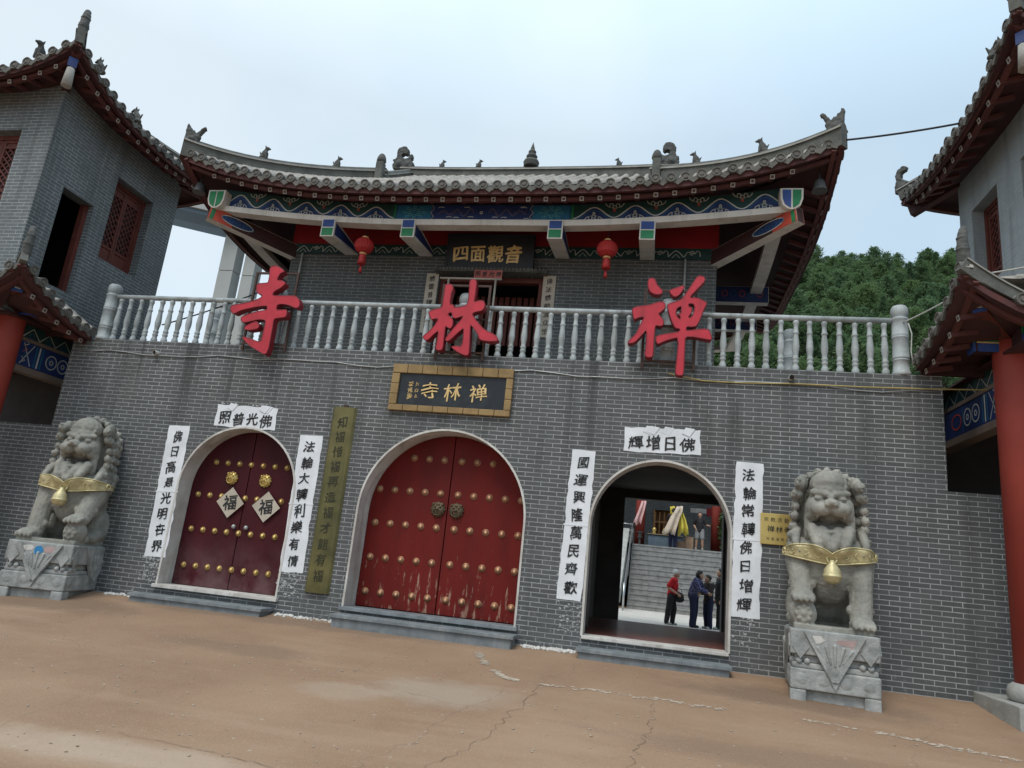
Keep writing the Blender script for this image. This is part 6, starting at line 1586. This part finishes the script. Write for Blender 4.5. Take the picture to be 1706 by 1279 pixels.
# ================================================================== PEOPLE IN THE COURTYARD
def person(label, loc, rz, h, J, top, legs, shoe, hair, hairkind='short', voxel=.0075, extra=None, bare_leg=False, sleeves='short', cat='person'):
    """J: joints for height 1 (facing -y, x to the figure's left): overrides of the default standing pose"""
    D = dict(pel=(0, 0, .52), chest=(0, 0, .72), neck=(0, .0, .83), head=(0, -.01, .925), shl=(.105, .01, .80), shr=(-.105, .01, .80), ell=(.135, .03, .63), elr=(-.135, .03, .63),
             hal=(.13, -.03, .49), har=(-.13, -.03, .49), hil=(.055, 0, .50), hir=(-.055, 0, .50), knl=(.06, -.01, .28), knr=(-.06, -.01, .28), anl=(.06, .01, .045), anr=(-.06, .01, .045), look=(0, -1, 0))
    D.update(J); V = {k: Vector(v) for k, v in D.items()}
    root = thing('person', label, cat, loc, rz)
    S = lambda mb: setattr(mb, 'v', [v * h for v in mb.v])
    look = V['look'].normalized(); hd = V['head']; side = look.cross(EZ).normalized()
    b = MB()
    b.limb([V['pel'], V['chest'], V['neck']], [.07, .07, .032], 12); b.cap(V['neck'] - Vector((0, 0, .01)), hd - Vector((0, 0, .03)), .031, .03)
    b.ell(hd, (.052, .052, .068)); b.ell(hd + look * .008 + Vector((0, 0, -.022)), (.045, .045, .045)); b.ell(hd + look * .036 + Vector((0, 0, -.05)), (.022, .022, .016))
    b.ell(hd + look * .054 + Vector((0, 0, -.008)), (.009, .009, .016), 8, 6); b.ell(hd + look * .05 + Vector((0, 0, -.036)), (.014, .014, .006), 8, 6)
    for s in (-1, 1):
        b.ell(hd + side * s * .052 + Vector((0, 0, -.006)), (.008, .01, .017), 8, 6); b.ell(hd + look * .046 + side * s * .02 + Vector((0, 0, .002)), (.008, .008, .006), 7, 5)
    for q in 'lr':
        b.limb([V['sh' + q], V['el' + q], V['ha' + q]], [.036, .028, .019], 10)
        d = (V['ha' + q] - V['el' + q]).normalized(); n_ = d.cross(EX)
        n_ = n_.normalized() if n_.length > .1 else EY; w_ = d.cross(n_)
        pc = V['ha' + q] + d * .028; b.ell(pc, (.017, .017, .017)); b.cap(V['ha' + q], pc + d * .012, .015, .017, 8)
        for j in range(4):
            o_ = n_ * (-.0165 + .011 * j); L_ = (.030, .036, .034, .026)[j]; c1 = pc + o_ + d * (.018 + L_ * .55) ; b.limb([pc + o_ * .9, c1, c1 + d * L_ * .35 + w_ * L_ * .35], [.0065, .006, .005], 6)
        b.limb([pc + n_ * -.012, pc + n_ * -.028 + d * .012, pc + n_ * -.030 + d * .03], [.0075, .0068, .0058], 6)
        b.limb([V['hi' + q], V['kn' + q], V['an' + q]], [.058 if not bare_leg else .055, .04, .024], 12)
    S(b); fuse(b, 'body', ['skin'], voxel, 1, root)
    t = MB()
    t.limb([V['pel'] + Vector((0, 0, -.0)), V['chest']], [.088, .09], 14); t.ell((V['shl'] + V['shr']) / 2 + Vector((0, 0, -.02)), (.115, .068, .065)); t.ell(V['chest'].lerp(V['pel'], .5), (.098, .078, .15)); t.ell(V['pel'] + Vector((0, 0, -.01)), (.098, .08, .06))
    for q in 'lr':
        e_ = V['el' + q]; s_ = V['sh' + q]
        t.cap(s_, s_.lerp(e_, .75), .050, .046, 10)
        if sleeves == 'long': t.limb([s_.lerp(e_, .6), e_, e_.lerp(V['ha' + q], .9)], [.044, .040, .030], 10)
    S(t); fuse(t, 'shirt', [top], voxel * 1.3, 2, root, disp=lambda c: .006 * noise.noise(c * 13))
    l = MB()
    l.ell(V['pel'] + Vector((0, .005, -.02)), (.088, .076, .07))
    for q in 'lr':
        if bare_leg: l.cap(V['hi' + q], V['hi' + q].lerp(V['kn' + q], .85), .068, .062, 12)
        else: l.limb([V['hi' + q], V['kn' + q], V['an' + q] + Vector((0, 0, .0))], [.07, .054, .045], 12)
    S(l); fuse(l, 'trousers', [legs], voxel * 1.3, 2, root, disp=lambda c: .006 * noise.noise(c * 11 + Vector((3, 3, 3))))
    s = MB()
    for q in 'lr':
        a_ = V['an' + q]; fz = a_.z - .022; s.ell((a_.x, a_.y - .035, fz), (.03, .068, .022)); s.ell((a_.x, a_.y + .01, fz + .008), (.028, .034, .028)); s.box(a_.x - .026, a_.x + .026, a_.y - .09, a_.y + .03, fz - .022, fz - .012)
    S(s); fuse(s, 'shoes', [shoe], voxel * 1.2, 1, root)
    if hair:
        r_ = MB(); r_.ell(hd - look * .012 + Vector((0, 0, .018)), (.057, .057, .060)); r_.ell(hd - look * .028 + Vector((0, 0, -.008)), (.047, .047, .055))
        if hairkind == 'bun': r_.ell(hd - look * .07 + Vector((0, 0, .0)), (.026, .026, .026))
        if hairkind == 'bob': r_.ell(hd - look * .03 + Vector((0, 0, -.02)), (.058, .058, .065)); 
        for s_ in (-1, 1): r_.ell(hd + side * s_ * .048 - look * .012 + Vector((0, 0, .01)), (.014, .02, .032))
        S(r_); fuse(r_, 'hair', [hair], voxel, 1, root, disp=lambda c: .003 * noise.noise(c * 60))
    if extra: extra(root, V, h)
    return root
GZ = -.09
# facing +x in the scene -> rz = 90 deg
walk = dict(head=(0, -.055, .915), neck=(0, -.03, .825), chest=(0, -.012, .70), shl=(.10, -.02, .80), shr=(-.10, -.02, .80), pel=(0, .02, .52), hil=(.055, .02, .50), hir=(-.055, .02, .50),
            elr=(-.13, .07, .66), har=(-.10, -.10, .56), ell=(.13, .04, .65), hal=(.10, -.12, .57), knl=(.05, -.025, .28), knr=(-.055, .055, .285), anl=(.055, .0, .045), anr=(-.055, .085, .05))
person('white-haired person in a red T-shirt and black trousers, seen through the open gate', (.70, 10, GZ), R(78), 1.39, walk, 'shirtred', 'clothblack', 'shoe', 'hairgrey')
hb = thing('handbag', 'black handbag carried by the person in the red T-shirt', 'bag', (.86, 9.93, .62))
m = MB(); m.ell((.86, 9.92, .62), (.12, .06, .11)); m.ell((.87, 9.92, .56), (.125, .065, .085)); m.v = [v - Vector((.86, 9.93, .62)) for v in m.v]; fuse(m, 'pouch', ['clothblack'], .012, 1, hb)
m = MB(); m.tube([(.78, 9.92, .70), (.80, 9.92, .80), (.84, 9.92, .82), (.91, 9.92, .80), (.93, 9.92, .70)], .008, 6); m.build('strap', 'clothblack', hb)
bend = dict(head=(0, -.10, .885), neck=(0, -.06, .815), chest=(0, -.02, .70), shl=(.10, -.05, .79), shr=(-.10, -.05, .79), look=(.1, -1, -.5), elr=(-.12, -.10, .66), har=(-.06, -.24, .60), ell=(.12, -.12, .66), hal=(.05, -.25, .60), pel=(0, .02, .53))
person('person in a navy floral blouse and dark trousers leaning forward in the courtyard', (1.23, 10.0, GZ), R(72), 1.47, bend, 'print', 'clothnavy', 'clothblack', 'hairblack', 'bob', sleeves='long')
person('person in dark clothes and pale shoes holding hands with the navy blouse', (1.60, 10.1, GZ), R(-60), 1.34, dict(elr=(-.12, -.06, .66), har=(-.08, -.19, .62), ell=(.12, -.05, .66), hal=(.04, -.2, .63), look=(0, -1, -.25), head=(0, -.04, .915)), 'clothdark', 'clothnavy', 'shoe', 'hairblack', 'bun', sleeves='long')
person('person all in black with hair tied up, half hidden by the passage wall', (1.90, 10.25, GZ), R(-75), 1.52, dict(knl=(.06, -.03, .28), anl=(.06, -.04, .045), knr=(-.06, .03, .29), anr=(-.06, .11, .06)), 'clothblack', 'clothblack', 'shoe', 'hairblack', 'bun', sleeves='long')
LZ = 2.30
person('person in a black T-shirt and grey shorts standing at the top of the steps', (2.02, 20.4, LZ), R(-8), 1.50, dict(ell=(.17, .02, .66), hal=(.24, -.10, .64), elr=(-.16, .05, .65), har=(-.10, -.06, .55), knl=(.075, -.02, .28), anl=(.085, 0, .045), knr=(-.07, 0, .28), anr=(-.085, .02, .045)), 'clothblack', 'greyshort', 'shoe', 'hairblack', voxel=.010, bare_leg=True)
person('person in dark trousers at the top of the steps, half hidden by carried robes', (.98, 20.15, LZ - .02), R(165), 1.56, dict(ell=(.16, -.06, .70), hal=(.14, -.17, .78), elr=(-.16, -.04, .70), har=(-.16, -.15, .80)), 'clothdark', 'clothnavy', 'clothblack', 'hairblack', voxel=.010, sleeves='long')
def drape(name, label, mname, pts, wid, folds, seed, group=None, y0=20.0):
    """hanging cloth: folded sheet between a gathered top and a wide hem; pts: centre line (x, z)"""
    rn = random.Random(seed); m = MB(); N, K = len(pts), 26
    for i, (x, z) in enumerate(pts):
        f = i / (N - 1); w = wid[0] + (wid[1] - wid[0]) * f ** .8
        for k in range(K + 1):
            u = k / K - .5; a_ = u * folds * 2 * math.pi
            m.v.append(Vector((x + u * w + .02 * math.sin(a_ * 2 + seed), y0 + (.03 + .05 * f) * math.sin(a_) + .015 * math.sin(a_ * 2.3), z + (.06 * math.sin(u * 9 + seed) + .03 * math.sin(u * 21) if f > .9 else .02 * math.sin(u * 7 + i)))))
    for i in range(N - 1):
        for k in range(K):
            a = i * (K + 1) + k; m.f.append([a, a + 1, a + K + 2, a + K + 1]); m.mi.append(0); m.sm.append(True)
    o = m.build(name, mname); md = o.modifiers.new('thick', 'SOLIDIFY'); md.thickness = .012; tag(o, label, 'cloth', group); return o
drape('hanging_robe', 'cream robe draped over the person at the top of the steps', 'palecloth', [(1.20, 3.90), (1.16, 3.72), (1.04, 3.5), (.96, 3.25), (.88, 3.0), (.80, 2.80)], (.24, .50), 1.6, 1, None, 19.85)
drape('hanging_robe', 'yellow robe hanging beside the cream one at the top of the steps', 'yelcloth', [(1.24, 3.66), (1.31, 3.4), (1.36, 3.1), (1.36, 2.84)], (.16, .40), 1.7, 2, None, 19.95)
drape('hanging_robe', 'yellow pennant hanging above the altar at the top of the steps', 'yelcloth', [(.92, 3.95), (.96, 3.7), (1.0, 3.45)], (.16, .26), 2, 3, None, 20.6)
drape('hanging_robe', 'pink and cream cloth hanging on the red column nearest the handrail', 'pinkcloth', [(-.22, 3.98), (-.30, 3.65), (-.40, 3.3), (-.46, 3.05)], (.16, .30), 1.5, 5, None, 19.7)

# ================================================================== STAIRS AND TEMPLE BEHIND THE COURT
st = MB(); NS = 13; ys0, ye = 17.0, 20.0; dz = (2.28 + .09) / NS
for i in range(NS):
    y0 = ys0 + (ye - ys0) * i / NS; z1 = -.09 + dz * (i + 1)
    cut = [-.6 + (3.6 + .0) * j / 5 + (.36 if i % 2 else 0) for j in range(6)]
    xs_ = [-.6] + [c_ for c_ in cut if -.55 < c_ < 3.2] + [3.3]
    for a_, b_ in zip(xs_[:-1], xs_[1:]): st.box(a_ + .003, b_ - .003, y0 - .02, ye + .1, z1 - .06, z1)
    st.box(-.6, 3.3, y0, ye + .1, z1 - dz, z1 - .061)
t = thing('stone_stairs', 'broad grey stone stairs rising behind the courtyard to a temple terrace', 'stairs', (1.3, 17, -.09)); st.build('step', 'stair', t)
m = MB(); m.box(-9, -.605, 19.0, 32, -.2, 2.27); m.box(3.305, 12, 19.0, 32, -.2, 2.27); m.box(-.6, 3.3, 20.11, 32, -.2, 2.275); o = m.build('terrace', 'stair'); o['kind'] = 'structure'
rl = thing('handrail', 'stainless steel handrail climbing beside the stone stairs', 'handrail', (-.7, 17, -.09))
A_ = [(-.68, 14.9, .78), (-.70, 16.2, .78), (-.62, 20.0, 3.05), (-.62, 21.4, 3.05)]
for z_, n_ in ((0, .028), (-.32, .018), (-.55, .018)): m.tube([(x, y, z + z_) for x, y, z in A_], n_, 8)
m.build('rail', 'steelrail', rl)
for x, y, zt in ((-.68, 14.9, .78), (-.70, 16.2, .78), (-.66, 18.1, 1.92), (-.62, 20.0, 3.05), (-.62, 21.4, 3.05)):
    mm = MB(); mm.tube([(x, y, zt - .9), (x, y, zt)], .026, 8); mm.build('post', 'steelrail', rl)
m = MB(); a2 = [(-1.15, 20.0, 3.05), (-.64, 20.0, 3.05)]
for z_ in (0, -.25, -.48): m.tube([(x, y, z + z_) for x, y, z in a2], .022, 8)
m.build('cross_rail', 'steelrail', rl)
m = MB(); m.sweep([(-.95, 16.4, .35), (-.85, 20, 2.65)], [(-.12, -.3), (.12, -.3), (.12, .25), (-.12, .25)]); o = m.build('stair_parapet', 'plinth'); tag(o, 'sloping pale stone parapet beside the handrail', 'parapet')
tp_ = thing('rear_temple', 'dark brick temple with red columns at the head of the stairs', 'temple', (1.2, 22.5, LZ))
m = MB(); wall_plane(m, (-5, 22.6, 0), EX, EY, 13, LZ - .1, 6.4, [(5.25, 6.35, 2.75, 3.95)], .3); m.build('wall', 'brick_hall', tp_)
m = MB(); m.box(.1, 1.5, 22.95, 23.0, 2.6, 4.1); m.build('interior', mat('altar_brown', (.20, .10, .03), (.10, .04, .02), 4, .8, .1), tp_)  # mottled orange-brown panel behind the window bars
m = MB()
for k in range(6): x = .27 + .195 * k; m.box(x - .022, x + .022, 22.55, 22.61, 2.75, 3.85)
m.box(.25, 1.35, 22.54, 22.615, 3.4, 3.46); m.box(.2, 1.4, 22.54, 22.62, 2.70, 2.75); m.box(.2, .245, 22.54, 22.62, 2.75, 3.95); m.build('window_bars', mat('ochre_wood', (.34, .17, .06), (.26, .11, .04), 6, .6, .1), tp_)
for x, nm in ((-.35, 'column'), (2.72, 'column'), (-3.0, 'column'), (5.4, 'column')):
    m = MB(); m.lathe([(.2, 0), (.2, 3.8)], (x, 21.2, LZ - .02), 20); m.build(nm, 'column', tp_)
m = MB(); m.box(-5, 8, 20.9, 21.5, 5.9, 6.4); m.build('beam', 'pdblue', tp_)
m = MB(); m.add([(-6, 20.0, 6.35), (9, 20.0, 6.35), (9, 24, 8.2), (-6, 24, 8.2)], [(0, 1, 2, 3)]); m.build('roof', 'tile', tp_)
m = MB(); m.box(1.75, 2.42, 22.585, 22.598, 3.95, 4.15); m.build('white_board', 'plaster', tp_); m = MB(); m.box(2.43, 2.72, 22.58, 22.595, 3.85, 4.2); m.build('red_board', 'redpanel', tp_)
t = thing('altar_table', 'long altar table with a grey blue front at the head of the stairs', 'table', (.6, 20.9, LZ)); MB().box(.02, 1.36, 20.75, 21.2, LZ - .02, LZ + .46).build('cloth_front', 'bluecloth', t, .01); MB().box(-.02, 1.40, 20.7, 21.25, LZ + .465, LZ + .50).build('tabletop', mat('table_top', (.30, .22, .14), None, 5, .6, .1), t, .008)
for k in range(3):
    m = MB(); c_ = Vector((.25 + .42 * k, 21.1, LZ + .50)); m.lathe([(.06, 0), (.08, .04), (.05, .09), (.09, .17), (.07, .25), (.03, .28)], c_, 12); o = m.build('incense_urn', 'brass'); tag(o, 'small brass urn standing in a row on the altar table', 'urn', 'urns on the altar table')
for lab, x, z, w_, h_ in (('tall brown cardboard box at the head of the stairs beside the person in shorts', 1.62, LZ, .30, .44), ('low brown cardboard box at the head of the stairs beside the altar table', 1.36, LZ, .36, .24)):
    t = thing('cardboard_box', lab, 'box', (x, 20.5, z), R(6)); MB().box(-w_ / 2, w_ / 2, -.15, .15, 0, h_).build('carton', 'card', t, .006, True)
    MB().prism([(-w_ / 2, 0), (w_ / 2, 0), (w_ / 2 + .02, .03), (-w_ / 2, .04)], (0, -.15, h_), EX, EZ, (0, -.01, 0)).build('flap', 'card', t, 0, True, fixn=True)
t = thing('stone_lamp', 'dark stone lantern post at the head of the handrail', 'lamp post', (-.30, 20.2, LZ)); m = MB()
m.box(-.41, -.23, 20.1, 20.3, LZ - .5, LZ); m.box(-.36, -.28, 20.15, 20.25, LZ, LZ + .25); m.box(-.42, -.22, 20.1, 20.3, LZ + .25, LZ + .30); m.box(-.38, -.26, 20.13, 20.27, LZ + .30, LZ + .45); m.box(-.43, -.21, 20.09, 20.31, LZ + .45, LZ + .50); m.build('lamp', 'ornament', t, .01)
def leaf_cloud(mb, c, r, n, size, rnd, mi=0, flat=.6):
    for i in range(n):
        v = Vector((rnd.gauss(0, 1), rnd.gauss(0, 1), rnd.gauss(0, 1))).normalized() * rnd.random() ** .4
        p = Vector((c[0] + v.x * r[0], c[1] + v.y * r[1], c[2] + v.z * r[2])); s_ = size * rnd.uniform(.6, 1.4)
        a = Vector((rnd.uniform(-1, 1), rnd.uniform(-1, 1), rnd.uniform(-flat, flat))).normalized(); b_ = a.cross(Vector((rnd.uniform(-1, 1), rnd.uniform(-1, 1), 1.2))).normalized()
        mb.add([p - a * s_, p - b_ * s_ * .5, p + a * s_, p + b_ * s_ * .5], [(0, 1, 2, 3)], mi)
t = thing('climbing_plant', 'leafy green shrub beside the red column at the head of the stairs', 'shrub', (3.05, 20.6, LZ)); rnd = random.Random(9)
m = MB(); leaf_cloud(m, (3.1, 20.7, 3.3), (.35, .4, 1.1), 900, .07, rnd); m.build('foliage', 'bushgreen', t); m = MB(); m.tube([(3.05, 20.6, LZ - .05), (3.1, 20.65, 3.0), (3.05, 20.7, 3.8)], [.05, .04, .02], 7); m.build('stem', 'bark', t)

# ================================================================== WOODED HILL
def hillz(x, y):
    base = (y - 26) * .572 if y < 165 else 139 * .572 - (y - 165) * .2
    base = max(base, -.5 + 0 * y)
    xx = x - (y - 26) * .10 + 10
    side = max(0, min(1, (xx + 6) / 14)); side = side * side * (3 - 2 * side)
    return base * side + 2.4 * noise.noise(Vector((x * .03, y * .03, 4))) * side - (1 - side) * .8
m = MB(); xs_ = [-10 + 5 * i for i in range(40)]; ys_ = [26 + 5 * j for j in range(38)]
m.add([(x, y, hillz(x, y)) for y in ys_ for x in xs_], [(j * 40 + i, j * 40 + i + 1, (j + 1) * 40 + i + 1, (j + 1) * 40 + i) for j in range(37) for i in range(39)], 0, True)
struct(m.build('hill', 'hill'))
def make_crown(seed, H, Rr, kind):
    rnd = random.Random(seed); m = MB(); n = 3600
    # bunches of needles hung on whorled limbs, leaving gaps between the limbs
    limbs = []
    for k in range(34):
        f = (k + .5) / 34; z = H * (.10 + .88 * f)
        rad = Rr * ((1 - f) ** .75 * 1.0 if kind == 0 else math.sqrt(max(.02, 1 - (1.6 * f - .62) ** 2)) * (1 if f < .9 else .7))
        for j in range(4 if f < .8 else 3):
            a = rnd.uniform(0, 6.28); limbs.append((a, z, rad * rnd.uniform(.65, 1.12)))
    for a, z, r_ in limbs:
        for q in range(int(n / len(limbs)) + 1):
            t_ = rnd.random() ** .55; p = Vector((math.cos(a) * r_ * t_, math.sin(a) * r_ * t_, z + (-.12 if kind == 0 else .06) * r_ * t_)) + Vector((rnd.gauss(0, .10), rnd.gauss(0, .10), rnd.gauss(0, .10))) * Rr
            s_ = rnd.uniform(.06, .15) * Rr; d = Vector((math.cos(a), math.sin(a), rnd.uniform(-.2, .5))); d = (d + Vector((rnd.uniform(-.8, .8), rnd.uniform(-.8, .8), rnd.uniform(-.4, .4)))).normalized(); b_ = d.cross(Vector((rnd.uniform(-1, 1), rnd.uniform(-1, 1), 1))).normalized()
            m.add([p - d * s_ * .6, p - b_ * s_ * .42, p + d * s_, p + b_ * s_ * .42], [(0, 1, 2, 3)])
    cr_ = m.mesh('crown', [M['leaf1' if kind else 'leaf2']])
    t = MB(); t.tube([(0, 0, -1.2), (0.02, 0, H * .3), (0, .02, H * .93)], [.035 * H, .024 * H, .004 * H], 7)
    for a, z, r_ in limbs[::3]: t.tube([(0, 0, z - .05), (math.cos(a) * r_ * .7, math.sin(a) * r_ * .7, z + .02)], [.007 * H, .003 * H], 4)
    return cr_, t.mesh('trunk', [M['bark']])
kinds = [make_crown(1, 6.4, 1.7, 0), make_crown(2, 5.4, 2.0, 1), make_crown(3, 6.0, 1.8, 1), make_crown(4, 7.6, 1.35, 0), make_crown(5, 4.8, 2.1, 1)]
TL = ['tall pointed dark conifer on the wooded hill', 'round-topped green pine on the wooded hill', 'round-topped green pine on the wooded hill', 'tall pointed dark conifer on the wooded hill', 'round-topped green pine on the wooded hill']
rnd = random.Random(21); placed = []; tries = 0
def in_view(x, y, z):
    v = Vector((x, y + 9.40942, z - .96126)); k = v.dot(CF); return (853 + 1182 * v.dot(CR) / k, 639.5 - 1182 * v.dot(CU) / k)
while len(placed) < 285 and tries < 30000:
    tries += 1; y = 40 + 128 * rnd.random() ** .8; d = y + 9.4; x = d * rnd.uniform(.07, .62)
    z = hillz(x, y); px_, py_ = in_view(x, y, z + 3)
    if not (1150 < px_ < 1790 and py_ < 720): continue
    md = 1.55 + .006 * d
    if any((x - a) ** 2 + (y - b) ** 2 < md * md for a, b in placed): continue
    placed.append((x, y)); k = rnd.choice((0, 1, 1, 1, 2, 2, 2, 4, 4, 4, 3, 1, 2)); sc_ = rnd.uniform(.75, 1.25)
    t = thing('conifer_tree' if k in (0, 3) else 'pine_tree', TL[k], 'tree', (x, y, z - .2), rnd.uniform(0, 6.28), 'pointed conifers on the hill' if k in (0, 3) else 'round pines on the hill')
    t.scale = (sc_, sc_, sc_ * rnd.uniform(.9, 1.15))
    link('crown', kinds[k][0], t); link('trunk', kinds[k][1], t)
# low scrub between the trees
m = MB(); rnd = random.Random(33)
for i in range(2600):
    y = 30 + 90 * rnd.random() ** 1.3; x = (y + 9.4) * rnd.uniform(.05, .55); z = hillz(x, y)
    if z < .5: continue
    s_ = rnd.uniform(.5, 1.1); leaf_cloud(m, (x, y, z + .4 * s_), (s_, s_, .7 * s_), 10, .34 * s_, rnd)
o = m.build('undergrowth', 'leaf1'); tag(o, 'low green scrub covering the slope between the hill trees', 'scrub', None, 'stuff')

# ================================================================== VIADUCT FAR BEHIND
v = thing('viaduct', 'tall grey concrete viaduct with paired piers far behind the balcony', 'bridge', (-52, 62, 0))
dz_ = lambda x: 36.9 - (x + 57.5) * .17
m = MB(); P = [(x, 60 + (x + 57) * .12, dz_(x)) for x in (-120, -95, -75, -60, -45, -30, -10)]
m.sweep(P, [(-1.6, 1.4), (-2.4, 1.4), (-2.4, .9), (-1.2, 0), (1.2, 0), (2.4, .9), (2.4, 1.4), (1.6, 1.4)][::-1]); m.build('girder', 'concrete_dark', v, fixn=True)
m = MB(); m.sweep([(x, y, z + 1.42) for x, y, z in P], [(-2.7, 0), (2.7, 0), (2.7, 1.3), (2.4, 1.3), (2.4, .3), (-2.4, .3), (-2.4, 1.3), (-2.7, 1.3)]); m.build('parapet', 'concrete', v, fixn=True)
for x, y, w_ in ((-50.2, 61, .95), (-47.6, 61.5, .75), (-88, 57, .9), (-85, 57, .9)):
    m = MB()
    for k in range(9): m.box(x - w_, x + w_, y - .8, y + .8, -6 + (dz_(x) + 6) * k / 9, -6 + (dz_(x) + 6) * (k + 1) / 9 - .06)
    m.build('pier', 'concrete', v, .05)

# ================================================================== CABLES AND ROPES
def sagline(name, a, b, sag, r, m_, label, cat='cable'):
    a, b = Vector(a), Vector(b); P = [a.lerp(b, i / 16) - Vector((0, 0, sag * 4 * (i / 16) * (1 - i / 16))) for i in range(17)]
    o = MB().tube(P, r, 6).build(name, m_); tag(o, label, cat); return o
sagline('overhead_cable', (2.42, .0, 7.20), (3.80, -.27, 7.25), .02, .014, 'cable', 'black cable strung from the hall roof corner to the tower eave')
sagline('overhead_cable', (-9.0, 1.6, 4.60), (-6.7, 1.5, 5.45), .05, .012, 'cable', 'dark wire rising behind the balcony rail towards the hall corner')
sagline('white_rope', (3.09, .0, 4.50), (3.55, -1.2, 4.62), .03, .009, 'rope', 'pale rope tied from the end post of the balustrade to the porch roof', 'rope')
sagline('white_rope', (3.55, -1.2, 4.66), (4.6, -1.9, 4.72), .03, .009, 'rope', 'pale rope running over the porch tiles below the lattice window', 'rope')
o = MB().tube([(3.16, .02, 4.50), (3.19, .0, 4.35), (3.17, -.01, 4.1), (3.20, -.01, 3.9)], .008, 6).build('white_rope', 'rope'); tag(o, 'loose end of pale rope hanging beside the end post of the balustrade', 'rope')
